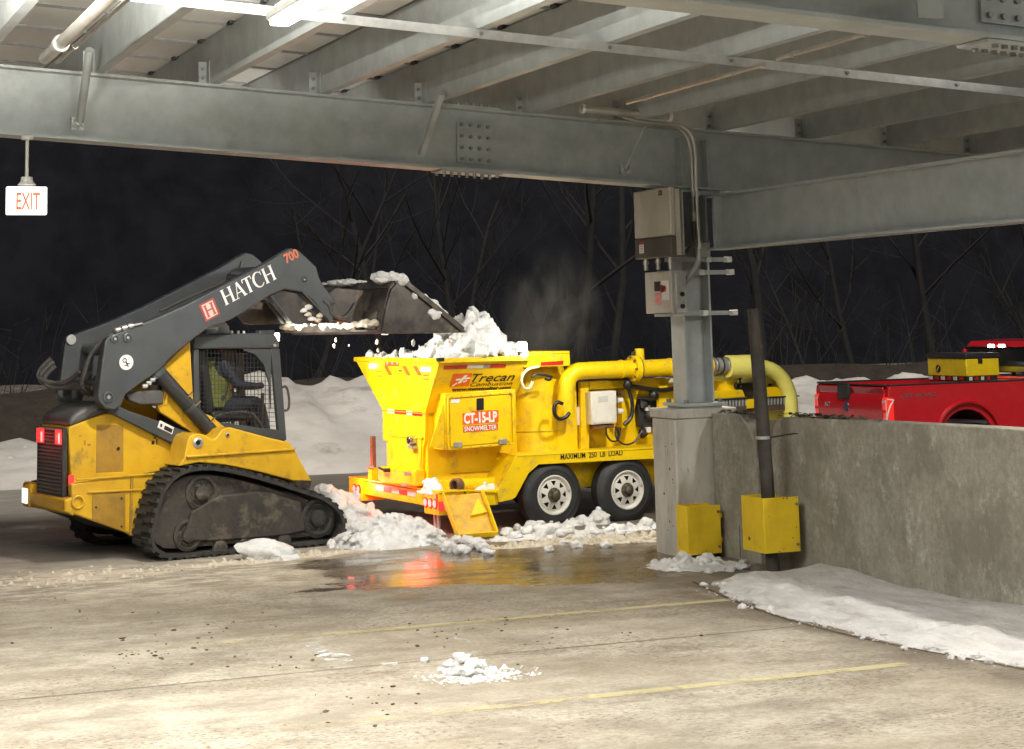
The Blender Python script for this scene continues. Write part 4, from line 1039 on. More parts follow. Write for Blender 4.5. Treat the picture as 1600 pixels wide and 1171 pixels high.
# owner's logo plate and serif name on the arm
e0, e1 = LF.v(352, 478, VA), LF.v(424, 440, VA); ex = (e1 - e0).normalized(); ey = Vector((-ex.z, 0, ex.x))
qa = LF.v(323, 503, VA - 0.003)
def quad(o, w, h, y): return [o + Vector((0, y, 0)), o + ex * w + Vector((0, y, 0)), o + ex * w + ey * h + Vector((0, y, 0)), o + ey * h + Vector((0, y, 0))]
lg = MB().prism(quad(qa - ex * 0.012, 0.178, 0.185, 0), (0, 0.002, 0)).obj('logo_plate', mat('brick red decal', (0.30, 0.06, 0.05), rough=0.4), na)
pk = mat('pink white decal', (0.66, 0.47, 0.42), rough=0.4)
MB().prism(quad(qa + ex * 0.012 + ey * 0.018, 0.13, 0.15, -0.003), (0, 0.002, 0)).obj('logo_field', pk, na)
lk = mat('logo red', (0.34, 0.09, 0.07), rough=0.4); mbk = MB()
for a, w_, b, h_ in ((0.030, 0.022, 0.035, 0.115), (0.102, 0.022, 0.035, 0.115), (0.022, 0.038, 0.030, 0.010), (0.094, 0.038, 0.030, 0.010), (0.022, 0.038, 0.145, 0.010), (0.094, 0.038, 0.145, 0.010), (0.052, 0.05, 0.085, 0.016)):
    mbk.prism(quad(qa + ex * a + ey * b, w_, h_, -0.006), (0, 0.002, 0))
mbk.obj('logo_letter', lk, na)
def serif(ch, o, h, mb):
    """letters with thick and thin strokes and bracket feet, drawn in the plane of the arm"""
    t, th, s, sh = 0.16 * h, 0.06 * h, 0.13 * h, 0.045 * h
    def st(x0, y0, x1, y1, w):
        a = o + ex * x0 + ey * y0; b = o + ex * x1 + ey * y1; d = (b - a).normalized(); n_ = Vector((-d.z, 0, d.x)) * (w / 2)
        y = Vector((0, -0.004, 0)); mb.prism([a - n_ + y, b - n_ + y, b + n_ + y, a + n_ + y], (0, 0.002, 0))
    def foot(x, y): st(x - s, y, x + s, y, sh)
    if ch == 'H':
        for x in (0.14 * h, 0.68 * h): st(x, 0, x, h, t); foot(x, sh / 2); foot(x, h - sh / 2)
        st(0.14 * h, 0.5 * h, 0.68 * h, 0.5 * h, th); return 0.86 * h
    if ch == 'A':
        st(0.10 * h, 0, 0.40 * h, h, th); st(0.40 * h, h, 0.72 * h, 0, t); st(0.2 * h, 0.34 * h, 0.6 * h, 0.34 * h, th); foot(0.10 * h, sh / 2); foot(0.72 * h, sh / 2); return 0.78 * h
    if ch == 'T':
        st(0.36 * h, 0, 0.36 * h, h, t); foot(0.36 * h, sh / 2); st(0.03 * h, h - th / 2, 0.69 * h, h - th / 2, th); st(0.045 * h, h, 0.03 * h, 0.76 * h, sh); st(0.675 * h, h, 0.69 * h, 0.76 * h, sh); return 0.75 * h
    if ch == 'C':
        pr = None
        for k in range(15):
            a = R(42 + 276 * k / 14); q = (0.42 * h + 0.36 * h * math.cos(a), 0.5 * h + 0.49 * h * math.sin(a)); w_ = th + (t - th) * max(0, -math.cos(a))
            if pr: st(pr[0], pr[1], q[0], q[1], w_)
            pr = q
        st(0.69 * h, 0.98 * h, 0.69 * h, 0.70 * h, sh); return 0.80 * h
mb = MB(); o_ = e0 + Vector((0, -0.002, 0)); hh = 0.158
widths = []
for ch in 'HATCH': o_ = o_ + ex * serif(ch, o_, hh, mb)
mb.obj('lettering', decal_w, na)
lettering('700', mat('orange red decal', (0.60, 0.16, 0.08), rough=0.4), na, LF.v(447, 412, VA) + Vector((0, -0.004, 0)), ex, ey, 0.13, 0.002, width=0.17, bold=0.004)
# rear link bar with its white sticker
lk_ = MB().prism(P_([(168, 634), (178, 630), (196, 640), (296, 676), (296, 697), (286, 702), (182, 650), (170, 646)], 0.43), (0, 0.06, 0)).obj('rear_link', ld_g, ld, bevel=0.01)
s_ = MB().prism(P_([(250, 657), (272, 668), (269, 679), (246, 668)], 0.424), (0, 0.004, 0)).obj('sticker', decal_w, lk_)
MB().prism(P_([(258, 665), (270, 671), (268, 677), (256, 671)], 0.420), (0, 0.003, 0)).prism(P_([(251, 662), (254, 663), (253, 668), (250, 667)], 0.420), (0, 0.003, 0)).obj('sticker_print', decal_k, lk_)
MB().prism(P_([(197, 616), (215, 611), (256, 610), (256, 632), (218, 633), (202, 626)], 0.40), (0, 0.10, 0)).obj('valve_block', hood_m, ld, bevel=0.015)
# lift cylinder
a, b = LF.v(246, 580, 0.38), LF.v(338, 684, 0.38); d = (b - a)
MB().cyl(a, a + d * 0.35, 0.028, n=14).obj('cylinder_rod', chrome, ld, smooth=True)
MB().cyl(a + d * 0.05, b, 0.072, n=18).obj('lift_cylinder', black, ld, smooth=True)
MB().cyl(a - Vector((0, 0.06, 0)), a + Vector((0, 0.06, 0)), 0.06, n=16).obj('cylinder_eye', ld_g, ld, smooth=True)
MB().cyl(a + d * 0.52, a + d * 0.56, 0.078, n=18).cyl(a + d * 0.92, b, 0.078, n=18).obj('cylinder_band', ld_g, ld, smooth=True)
for q in (0.42, 0.55, 0.80): 
    e_ = a + d * q + Vector((0.03, -0.06, 0.02)); MB().tube([e_, e_ + Vector((0.05, 0, 0.045))], 0.010, n=8).obj('hydraulic_fitting', chrome, ld, smooth=True)
for k in range(4):
    c = LF.v(222 + 6 * k, 604 - 5 * k, 0.36); MB().cyl(c, c + Vector((0.05, 0, 0.0)), 0.022, n=8).obj('hydraulic_fitting', galv, ld, smooth=True)
# hoses at the back and over the arm
hs_ = [[(222, 506, .30), (190, 515, .32), (160, 533, .40), (141, 556, .50), (131, 585, .55)],
       [(131, 585, .55), (128, 600, .60), (140, 618, .7)],
       [(125, 582, .9), (105, 596, 1.05), (85, 599, 1.2), (66, 594, 1.3), (60, 586, 1.35), (66, 574, 1.35), (80, 560, 1.32)],
       [(150, 602, .7), (120, 606, .95), (95, 604, 1.15), (72, 600, 1.3), (63, 592, 1.33), (70, 578, 1.3), (84, 566, 1.3)],
       [(152, 612, .7), (125, 602, .9), (100, 606, 1.1), (76, 604, 1.25), (70, 590, 1.3), (86, 572, 1.3)],
       [(148, 590, .6), (135, 604, .8), (128, 612, .9), (150, 618, .7)],
       [(146, 606, .55), (132, 598, .8), (141, 585, .7)]]
for k, h_ in enumerate(hs_):
    MB().tube(smooth_path([LF.v(x, y, v) for x, y, v in h_], 6), 0.020 if k < 2 else 0.024, n=8).obj('hydraulic_hose', hose_m, ld, smooth=True)
for q in (0.1, 0.35, 0.6): 
    c = LF.v(176 + 40 * q, 518 - 12 * q, .30); MB().cyl(c, c + Vector((0.05, 0, 0.012)), 0.026, n=10).obj('hose_sleeve', galv2, ld, smooth=True)
# hose rail on the far arm
MB().tube(smooth_path([LF.v(x, y, fa_v - 0.02) for x, y in ((250, 486), (310, 458), (350, 440), (372, 425), (380, 408))], 5), 0.012, n=8).obj('hydraulic_hose', hose_m, ld, smooth=True)
# --- bucket (its near side plate is at v = 0)
bk_side = [(541 + 81, 441), (634, 441.5), (725, 515.5), (725, 519), (690, 517.5), (640, 521), (605, 522), (598, 516), (604, 480), (612, 452)]
BW = 2.02
nb = MB().prism(P_(bk_side, 0.0), (0, 0.022, 0)).obj('bucket_side', steel, ld, bevel=0.003)
_mv(MB().prism(P_(bk_side, 0.0), (0, 0.022, 0)).obj('bucket_side', steel, ld, bevel=0.003), BW - 0.022)
pb = P_(bk_side, 0.0)
def sheet(i, j, name, th, m=steel, a0=0.023, a1=BW - 0.023):
    p, q = pb[i], pb[j]; d = (q - p).normalized(); n_ = Vector((-d.z, 0, d.x)) * th
    return MB().prism([Vector((p.x, a0, p.z)), Vector((q.x, a0, q.z)), Vector((q.x, a0, q.z)) + n_, Vector((p.x, a0, p.z)) + n_], (0, a1 - a0, 0)).obj(name, m, ld)
sheet(7, 8, 'bucket_back', 0.02); sheet(8, 9, 'bucket_back', 0.02); sheet(9, 0, 'bucket_back', 0.02)
sheet(7, 6, 'bucket_floor', 0.015); sheet(6, 5, 'bucket_floor', 0.015); sheet(5, 4, 'bucket_floor', 0.015)
MB().bb((pb[4].x - 0.05, -0.004, pb[4].z - 0.022), (pb[3].x + 0.01, BW + 0.004, pb[4].z + 0.002)).obj('cutting_edge', steel, ld)
MB().bar(Vector((pb[0].x, 0, pb[0].z)), Vector((pb[0].x, BW, pb[0].z)), 0.06, 0.03).obj('top_lip', steel, ld, bevel=0.006)
# edge bar of the near side plate and the gusset box low at the back corner
MB().bar(pb[1] + Vector((0, -0.012, -0.01)), pb[2] + Vector((-0.02, -0.012, 0)), 0.03, 0.055).obj('side_edge_bar', steel, ld, bevel=0.004)
bx = P_([(588, 486), (611, 485), (607, 515), (585, 516)], 0.0)
MB().prism(P_([(588, 486), (611, 485), (607, 516), (585, 517)], 0.10), (0, 0.35, 0)).obj('back_gusset', steel, ld, bevel=0.006)
# coupler: plates, tubes and tilt cylinders between the arm ends and the bucket back
ce = LF.v(514, 480, VA); cb = LF.v(590, 480, 0.0)
for v in (0.32, 0.62, 1.06, 1.36):
    MB().prism([(ce.x - 0.06, v, ce.z - 0.12), (cb.x + 0.02, v, pb[7].z + 0.05), (cb.x + 0.04, v, pb[9].z), (ce.x + 0.10, v, ce.z + 0.20), (ce.x - 0.04, v, ce.z + 0.12)], (0, 0.05, 0)).obj('coupler_plate', steel, ld, bevel=0.01)
MB().bb((cb.x - 0.10, 0.30, pb[7].z - 0.01), (cb.x + 0.04, 1.50, pb[7].z + 0.06)).obj('coupler_foot', steel, ld, bevel=0.01)
MB().cyl((ce.x + 0.02, 0.30, ce.z), (ce.x + 0.02, 1.45, ce.z), 0.055, n=16).obj('coupler_tube', steel, ld, smooth=True)
for v in (0.47, 1.21): MB().cyl((ce.x - 0.45, v, ce.z + 0.26), (cb.x - 0.02, v, pb[8].z + 0.12), 0.05, n=14).cyl((ce.x - 0.7, v, ce.z + 0.35), (ce.x - 0.4, v, ce.z + 0.25), 0.03, n=12).obj('tilt_cylinder', black, ld, smooth=True)
MB().tube(smooth_path([LF.v(x, y, .3) for x, y in ((505, 470), (514, 478), (520, 492), (535, 498), (548, 488), (556, 474))], 5), 0.018, n=8).obj('hydraulic_hose', hose_m, ld, smooth=True)
MB().bb((cb.x - 0.14, 0.9, pb[8].z - 0.10), (cb.x - 0.08, 1.04, pb[9].z - 0.05)).obj('rusty_strut', mat('rusty brown strut', (0.16, 0.09, 0.05), rough=0.5, metal=0.4), ld, bevel=0.02)
# bottom shelf of the bucket heel, catching the light with packed snow
def w_(p): # loader axes to world
    return Matrix.Rotation(R(LA), 3, 'Z') @ Vector(p) + Vector((3.97, 17.25, 0))
# ---- snow carried by the bucket
mb = MB(); random.seed(11)
for k in range(120):
    t = random.random(); v = random.uniform(0.03, BW - 0.05)
    u = pb[0].x + (pb[2].x - 0.06 - pb[0].x) * t; zc = pb[1].z + (pb[2].z - pb[1].z) * t + random.uniform(-0.03, 0.09); v = v if k % 2 else random.uniform(0.03, 0.5)
    r = random.uniform(0.05, 0.12); mb.rock(w_((u, v, zc)), (r * .8, r * .8, r * 0.65), k, 2, 0.7)
for k in range(26):
    v = random.uniform(0.1, BW); r = random.uniform(0.03, 0.075); mb.rock(w_((pb[0].x - random.uniform(-.02, .10), v, pb[0].z + 0.02)), (r * 1.4, r * 1.4, r * 0.6), k + 90, 1, 0.5)
tag(clump(mb.obj('bucket_snow', snow_m, smooth=True), 0.014), 'white snow heaped in the raised loader bucket and along its top lip', 'snow', kind='stuff')
mb = MB()
for k in range(170):
    v = random.uniform(0.05, BW - 0.1); r = random.uniform(0.015, 0.05); mb.rock(w_((pb[7].x - random.uniform(-0.02, 0.16), v, pb[7].z + 0.05 + random.uniform(-.01, .04))), (r * 1.5, r * 1.5, r), k, 1, 0.5)
tag(clump(mb.obj('packed_snow', slush_m, smooth=True), 0.014), 'packed dirty snow on the ledge behind the raised bucket', 'snow', kind='stuff')
# bucket heel plate under that snow
MB().bb((pb[7].x - 0.17, 0.02, pb[7].z - 0.012), (pb[7].x + 0.03, BW - 0.02, pb[7].z + 0.006)).obj('heel_plate', steel, ld)

# ---- operator in the cab
def person(loc, rotz):
    t = thing('person', 'operator in a yellow hi-vis vest seated inside the loader cab', 'person', loc, rotz)
    J = [(0, 0, 0.08, .15, .17), (0.0, 0, 0.30, .14, .17), (0.0, 0, 0.48, .13, .19), (0.02, 0, 0.60, .06, .06), (0.05, 0, 0.76, .095, .085), (0.05, 0, 0.86, .08, .08),
         (0.0, -0.21, 0.50, .065, .065), (0.14, -0.27, 0.28, .05, .05), (0.36, -0.27, 0.26, .035, .035), (0.44, -0.27, 0.27, .04, .03),
         (0.0, 0.21, 0.50, .065, .065), (0.14, 0.27, 0.28, .05, .05), (0.36, 0.27, 0.26, .035, .035), (0.44, 0.27, 0.27, .04, .03),
         (0.05, -0.11, 0.06, .10, .10), (0.45, -0.13, 0.10, .075, .075), (0.55, -0.13, -0.30, .055, .055), (0.66, -0.13, -0.36, .05, .035),
         (0.05, 0.11, 0.06, .10, .10), (0.45, 0.13, 0.10, .075, .075), (0.55, 0.13, -0.30, .055, .055), (0.66, 0.13, -0.36, .05, .035)]
    E_ = [(0, 1), (1, 2), (2, 3), (3, 4), (4, 5), (2, 6), (6, 7), (7, 8), (8, 9), (2, 10), (10, 11), (11, 12), (12, 13), (0, 14), (14, 15), (15, 16), (16, 17), (0, 18), (18, 19), (19, 20), (20, 21)]
    me = bpy.data.meshes.new('body'); me.from_pydata([j[:3] for j in J], E_, []); me.materials.append(cloth)
    o = bpy.data.objects.new('body', me); COL.objects.link(o); o.parent = t
    sk = o.modifiers.new('skin', 'SKIN'); sk.use_smooth_shade = True
    for i, j in enumerate(J): me.skin_vertices[0].data[i].radius = (j[3], j[4])
    me.skin_vertices[0].data[0].use_root = True
    sb = o.modifiers.new('sub', 'SUBSURF'); sb.levels = sb.render_levels = 2
    MB().rock((0.075, 0, 0.775), (0.095, 0.08, 0.115), 3, 2, 0.06).rock((0.175, 0, 0.765), (0.022, 0.018, 0.028), 4, 1, 0.1).obj('face', skin, t, smooth=True)
    MB().lathe((0.055, 0, 0.80), (0, 0, 1), [(0.125, 0.0), (0.12, 0.02), (0.112, 0.07), (0.08, 0.11), (0.03, 0.125), (0, 0.127)], 20).box((0.16, 0, 0.803), (0.08, 0.14, 0.012)).obj('hard_hat', hat_m, t, smooth=True)
    MB().lathe((0.0, 0, 0.06), (0, 0, 1), [(0.185, 0.0), (0.19, 0.2), (0.195, 0.36), (0.15, 0.47), (0.09, 0.50)], 18).obj('vest', hivis, t, smooth=True)
    return t
sp_ = w_((sc_.x - 0.10, 0.92, sc_.z - 0.03)); person(sp_, R(LA))
# ================================================================== SNOW MELTER TRAILER (u to its hitch, v away, z up)
TA = 5.0; TO = (8.15, 17.88)
TF = Frame(*TO, 0, TA)
tr = thing('snow_melter', 'bright yellow tandem axle snow melter trailer with a heaped hopper', 'snow melter', (*TO, 0), R(TA))
def T_(pts, v): return TF.poly(pts, v)
def tw(p): return Matrix.Rotation(R(TA), 3, 'Z') @ Vector(p) + Vector((*TO, 0))
def tpr(pts, v, d, name, m=tr_y, par=None, bev=0.0, **k): return MB().prism(T_(pts, v), (0, d, 0)).obj(name, m, par or tr, bevel=bev, **k)
TWD = 2.23
# --- chassis rails and cross members
for v in (0.36, 1.78): MB().bb((-1.30, v, 0.38), (4.6, v + 0.09, 0.52)).obj('chassis_rail', tr_y, tr, bevel=0.006)
for u in (-0.9, 0.5, 1.9, 3.2): MB().bb((u, 0.45, 0.40), (u + 0.08, 1.78, 0.50)).obj('cross_member', tr_y, tr)
# --- rear bumper with its light boxes
ur = TF.v(685, 792, 0.02).x
zA, zB = 0.20, 0.43
MB().bb((ur, 0.02, zA), (ur + 0.30, 0.36, zB)).obj('light_box', tr_y, tr, bevel=0.008)
MB().bb((ur, 1.98, zA), (ur + 0.30, 2.34, zB)).obj('light_box', tr_y, tr, bevel=0.008)
bm_ = MB().bb((ur + 0.03, 0.362, 0.27), (ur + 0.12, 1.978, 0.42)).obj('rear_bumper', tr_y, tr, bevel=0.008)
MB().bb((ur + 0.005, 0.0, zB + 0.001), (ur + 0.33, 2.36, zB + 0.018)).obj('bumper_top', tr_y, tr)
vv = 0.62
for k in range(5):
    MB().bb((ur + 0.024, vv, 0.345), (ur + 0.029, vv + 0.20, 0.395)).obj('reflective_tape', tape_w if k % 2 == 0 else tape_r, bm_); vv += 0.205
def oval(v, z_, lit=True):
    MB().lathe((ur - 0.001, v, z_), (-1, 0, 0), [(0.052, 0), (0.052, 0.012), (0.040, 0.014)], 20).obj('lamp_ring', tape_r, tr, smooth=True).scale = (1, 1, 1)
    return MB().lathe((ur - 0.002, v, z_), (-1, 0, 0), [(0.041, 0.0), (0.041, 0.012), (0.028, 0.02), (0, 0.023)], 20).obj('tail_lamp', red_hot if lit else tape_r, tr, smooth=True)
for v in (0.085, 0.195, 0.305): oval(v, 0.315)
for v in (2.05, 2.16): oval(v, 0.325)
MB().bb((ur - 0.022, 0.024, 0.34), (ur - 0.002, 0.04, 0.42)).bb((ur - 0.002, 0.012, 0.25), (ur + 0.06, 0.02, 0.34)).obj('side_marker', red_lit, tr)
MB().bb((ur + 0.20, 0.005, 0.33), (ur + 0.29, 0.018, 0.405)).obj('side_reflector', tape_r, tr)
point('tail_glow', (ur - 0.14, 0.3, 0.34), 6.0, (1, 0.07, 0.05), tr, 0.14)
point('tail_glow', (ur - 0.16, 1.9, 0.42), 34.0, (1, 0.10, 0.08), tr, 0.14)
for v in (0.22, 0.30): MB().cyl((ur + 0.1, v, zA), (ur + 0.1, v, -0.01), 0.022, n=10).obj('jack_leg', galv2, tr, smooth=True)
# --- hopper: sloped shell above the tank
uh = TF.v(687, 564, 0.0).x
zR = TF.v(687, 564, 0.0).z
def hop_rear(px, py): return TF.u(px, py, uh)
a_, b_, c_, d_ = hop_rear(686, 566), hop_rear(555, 562), hop_rear(598, 641), hop_rear(664, 646)
zS = (c_.z + d_.z) / 2
v0t, v1t, v0b, v1b = 0.0, b_.y, d_.y, c_.y
uf = -0.24
zb_ = zS
hop = MB()
# shell: rear, near, far and front plates with thickness
def plate(q, th, name, m=tr_y, bev=0.0):
    q = [Vector(p) for p in q]; n_ = (q[1] - q[0]).cross(q[2] - q[0]).normalized() * th
    return MB().prism(q, n_).obj(name, m, tr, bevel=bev)
plate([(uh, v0t, zR), (uh, v1t, zR), (uh, v1b, zb_), (uh, v0b, zb_)], -0.012, 'hopper_rear')
plate([(uh + 0.013, v0t, zR), (uf, v0t, zR), (uf, v0b, zb_), (uh + 0.013, v0b, zb_)], 0.012, 'hopper_side')
plate([(uh + 0.013, v1t, zR), (uf, v1t, zR), (uf, v1b, zb_), (uh + 0.013, v1b, zb_)], -0.012, 'hopper_side')
plate([(uf, v0t, zR), (uf, v1t, zR), (uf, v1b, zb_), (uf, v0b, zb_)], 0.012, 'hopper_front')
rim = MB()
for p, q in (((uh, v0t, zR), (uh, v1t, zR)), ((uh, v0t, zR), (uf, v0t, zR)), ((uf, v0t, zR), (uf, v1t, zR)), ((uh, v1t, zR), (uf, v1t, zR))): rim.bar(p, q, 0.045, 0.05)
rim.obj('hopper_rim', tr_y, tr, bevel=0.006)
MB().bb((uh - 0.03, v0t - 0.03, zR - 0.005), (uh + 0.04, v0t + 0.02, zR + 0.03)).obj('rim_corner', decal_k, tr)
# tapes under the rim: near side and rear
nsl = (Vector((0, v0b - v0t, zb_ - zR))).normalized(); nout = Vector((0, -(zR - zb_), -(v0b - v0t))).normalized()
ext_ = Vector((1, 0, 0)); up_ = -nsl
def on_side(u, t, off=0.002): return Vector((u, v0t, zR)) + nsl * t + nout * off
def side_quad(u0, u1, t0, t1, name, m, off=0.002, d=0.002): return MB().prism([on_side(u0, t1, off), on_side(u1, t1, off), on_side(u1, t0, off), on_side(u0, t0, off)], nout * d).obj(name, m, tr)
uu = uh + 0.07
for k in range(6):
    side_quad(uu, uu + 0.27, 0.065, 0.11, 'reflective_tape', tape_r if k % 2 == 0 else tape_w); uu += 0.275 if k % 2 == 0 else 0.19
    if uu > uf - 0.25: break
for p0, p1, m_ in (((617, 641), (635, 643), tape_r), ((635.5, 643), (644, 644), tape_w), ((644.5, 644), (660, 645.5), tape_r), ((606, 640), (616, 641), tape_w)):
    a = hop_rear(p0[0], p0[1] - 2 + 1); b = hop_rear(p1[0], p1[1] + 0.5)
    MB().prism([(uh - 0.004, a.y, a.z), (uh - 0.004, b.y, a.z), (uh - 0.004, b.y, a.z - 0.045), (uh - 0.004, a.y, a.z - 0.045)], (0.003, 0, 0)).obj('reflective_tape', m_, tr)
# decals at the top of the rear plate: white lamp, red trio, chevrons, notices
def rear_quad(p, w_, h_, name, m, off=0.004, skew=0.0):
    a = hop_rear(*p); return MB().prism([(uh - off, a.y, a.z), (uh - off, a.y - w_, a.z), (uh - off, a.y - w_ - skew, a.z - h_), (uh - off, a.y - skew, a.z - h_)], (0.003, 0, 0)).obj(name, m, tr)
MB().bb((uh - 0.03, hop_rear(582, 564).y - 0.09, zR - 0.10), (uh - 0.004, hop_rear(582, 564).y + 0.03, zR - 0.045)).obj('rear_lamp', emit('soft white lamp', (1, .95, .85), 5.0), tr, bevel=0.006)
rear_quad((602, 564.5), 0.36, 0.055, 'marker_bar', decal_o, 0.006)
for k in range(3):
    c = hop_rear(606 + 8 * k, 567.5); MB().cyl((uh - 0.006, c.y, c.z), (uh - 0.014, c.y, c.z), 0.018, n=10).obj('marker_lamp', red_hot, tr)
for x in (600, 628, 645): rear_quad((x, 572), 0.10, 0.10, 'chevron', decal_o, skew=0.13)
for x, y, w_, h_ in ((657, 573.5, 0.26, 0.05), (661, 583, 0.14, 0.035), (661, 590, 0.14, 0.03), (623, 575, 0.10, 0.045), (588, 579, 0.14, 0.02), (590, 586, 0.14, 0.02)):
    q = rear_quad((x, y), w_, h_, 'notice', decal_w if w_ > 0.2 else tr_y2)
    if w_ < 0.2:
        a = hop_rear(x, y); MB().bb((uh - 0.006, a.y - w_ + 0.01, a.z - h_ + 0.008), (uh - 0.004, a.y - 0.01, a.z - h_ / 2 - 0.004)).obj('notice_print', decal_k, tr)
lettering('WARNING', decal_k, tr, (uh - 0.004, hop_rear(650, 567).y, zR - 0.015), (0, -1, 0), (0, 0, 1), 0.035, 0.001)
# --- lower tank body, set in under the hopper
zt0 = 0.46
MB().bb((uh + 0.03, v0b + 0.02, zt0), (1.02, v1b - 0.02, zb_ + 0.02)).obj('melt_tank', tr_y, tr, bevel=0.008)
# rear stepped frame and hatch door
rp = [(598, 642), (664, 646), (664, 690), (661, 700), (659, 745), (606, 745), (606, 690), (598, 688)]
MB().prism([hop_rear(*p) + Vector((0.0, 0, 0)) for p in rp], (0.03, 0, 0)).obj('rear_frame', tr_y, tr, bevel=0.004)
MB().prism([hop_rear(*p) - Vector((0.012, 0, 0)) for p in ((616, 682), (660, 686), (658, 736), (616, 732))], (0.011, 0, 0)).obj('rear_hatch', tr_y, tr, bevel=0.004)
MB().prism([hop_rear(*p) - Vector((0.024, 0, 0)) for p in ((614, 679), (662, 683), (662, 686), (614, 682))], (0.022, 0, 0)).obj('hatch_ledge', tr_y, tr, bevel=0.003)
# rounded sump under the hatch with valve levers
su = hop_rear(632, 748)
MB().prism([hop_rear(*p) - Vector((0.10, 0, 0)) for p in ((604, 728), (662, 733), (661, 760), (610, 757), (602, 748))], (0.13, 0, 0)).obj('sump', tr_y, tr, bevel=0.03, seg=3)
for x, y, s in ((622, 734, 1), (655, 739, 1), (650, 757, 0.8), (596, 730, 1)):
    c = hop_rear(x, y) - Vector((0.10, 0, 0))
    MB().cyl(c, c - Vector((0.07, 0, 0)), 0.022 * s, n=10).obj('valve', galv2 if x != 622 else black, tr, smooth=True)
    if x == 622: MB().bar(c - Vector((0.06, 0, 0)), c + Vector((-0.07, 0.13, 0.02)), 0.02, 0.022).obj('valve_lever', black, tr, bevel=0.004)
c = hop_rear(650, 688) - Vector((0.05, 0, 0))
MB().lathe(c + Vector((0.05, 0, 0)), (-1, 0, 0), [(0.05, 0), (0.055, 0.05), (0.045, 0.09), (0.03, 0.10), (0, 0.10)], 18).obj('rear_floodlight', chrome, tr, smooth=True)
MB().bb((c.x - 0.03, c.y - 0.07, c.z - 0.085), (c.x + 0.04, c.y + 0.05, c.z - 0.055)).obj('lamp_bracket', galv2, tr)
# rusty stakes in their yellow sockets
for (x, yt, yb, v) in ((668, 690, 771, 0.12), (582, 682, 757, 2.02)):
    a, b = TF.u(x, yt, ur + 0.10), TF.u(x, yb, ur + 0.10)
    vv_ = a.y
    s_ = MB().bb((ur + 0.08, vv_ - 0.028, zB + 0.02), (ur + 0.13, vv_ + 0.028, a.z)).obj('stake', rust, tr, bevel=0.004)
    for k in range(7): MB().cyl((ur + 0.081, vv_, zB + 0.12 + 0.05 * k), (ur + 0.0785, vv_, zB + 0.12 + 0.05 * k), 0.010, n=8).obj('stake_hole', decal_k, s_)
    MB().bb((ur + 0.065, vv_ - 0.045, zB + 0.019), (ur + 0.145, vv_ + 0.045, zB + 0.14)).obj('stake_socket', tr_y, tr, bevel=0.004)
# --- burner cabinet on the near side, its door and lettering
VD = 0.10
cab_p = [(695, 615), (806, 608), (806, 692), (775, 695), (696, 704)]
tpr(cab_p, VD + 0.012, 0.40, 'burner_cabinet', tr_y, bev=0.006)
tpr([(672, 698), (695, 626), (695.5, 702)], VD + 0.03, 0.02, 'gusset', tr_y)
ca = TF.v(695.5, 626, VD + 0.05); cb_ = TF.v(695.5, 702, VD + 0.05)
dr = tpr([(703, 625), (796, 617), (798, 690), (704, 699)], VD - 0.004, 0.015, 'cabinet_door', tr_y, bev=0.004)
for e0_, e1_ in (((700, 621.5), (801, 613.5)), ((801, 613.5), (803, 693)), ((803, 693), (701, 702)), ((701, 702), (700, 621.5))):
    MB().bar(TF.v(*e0_, VD), TF.v(*e1_, VD), 0.022, 0.016, (0, 1, 0)).obj('door_frame', tr_y, tr, bevel=0.003)
tpr([(745, 623), (756, 622), (756, 640.5), (745, 641.5)], VD - 0.010, 0.006, 'door_window', decal_k, dr, 0.001)
tpr([(705, 624.5), (718, 623.5), (718, 629.5), (705, 630.5)], VD - 0.008, 0.003, 'notice', decal_w, dr)
for x, y in ((710, 692), (780, 687)): 
    h_ = tpr([(x, y), (x + 12, y - 1), (x + 12, y + 7), (x, y + 8)], VD - 0.022, 0.014, 'hinge', galv2, dr, 0.002)
og = tpr([(723, 646), (736, 645.5), (737, 642.5), (779, 641), (779, 660), (723, 664)], VD - 0.0085, 0.003, 'model_plate', decal_o, dr)
og2 = tpr([(724, 666), (778, 662), (778, 672), (724, 676)], VD - 0.0085, 0.003, 'model_plate', mat('red orange decal', (0.72, 0.09, 0.012), rough=0.4), dr)
def t_text(s, p0, p1, h_px, m, v, name='lettering', shear=0.0, bold=0.0, par=None):
    a = TF.v(*p0, v); b = TF.v(*p1, v); hz = (TF.v(p0[0], p0[1] - h_px, v) - a).length
    return lettering(s, m, par or tr, a, b - a, (0, 0, 1), hz / 0.70, 0.001, width=(b - a).length, shear=shear, bold=bold, name=name)
t_text('CT-15-LP', (725, 662), (777, 658.5), 15.5, decal_w, VD - 0.0105, bold=0.006, par=dr)
t_text('SNOWMELTER', (725.5, 674.5), (776.5, 671), 7.5, decal_w, VD - 0.0105, bold=0.001, par=dr)
# name on the sloped hopper side
def s_text(s, u0, u1, t, h, m, shear=0.0, bold=0.0):
    a = on_side(u0, t, 0.004); return lettering(s, m, tr, a, ext_, up_, h / 0.70, 0.001, width=u1 - u0, shear=shear, bold=bold)
def su_(px, py):   # where a sight line meets the sloped plate
    p = None; c = TF.M @ (EYE - TF.o); d = TF.M @ ray(px, py); o = Vector((0, v0t, zR)); k = (o - c).dot(nout) / d.dot(nout); q = c + d * k
    return q.x, (q - Vector((q.x, v0t, zR))).dot(nsl)
uL, tL = su_(735, 597); uR, _ = su_(803, 593)
s_text('Trecan', uL, uR, tL, 0.105, decal_k, 0.28, 0.001)
uL, tL = su_(734, 604); uR, _ = su_(800, 600.5)
s_text('Combustion', uL, uR, tL, 0.05, decal_k, 0.28, 0.0)
uL, tL = su_(705, 611); uR, _ = su_(798, 606)
s_text('www.snowmelter.com', uL, uR, tL, 0.035, decal_k, 0.0, 0.003)
u0_, t0_ = su_(708, 584); u1_, t1_ = su_(732, 603)
side_quad(u0_, u1_, t0_, t1_, 'logo_plate', decal_o, 0.003)
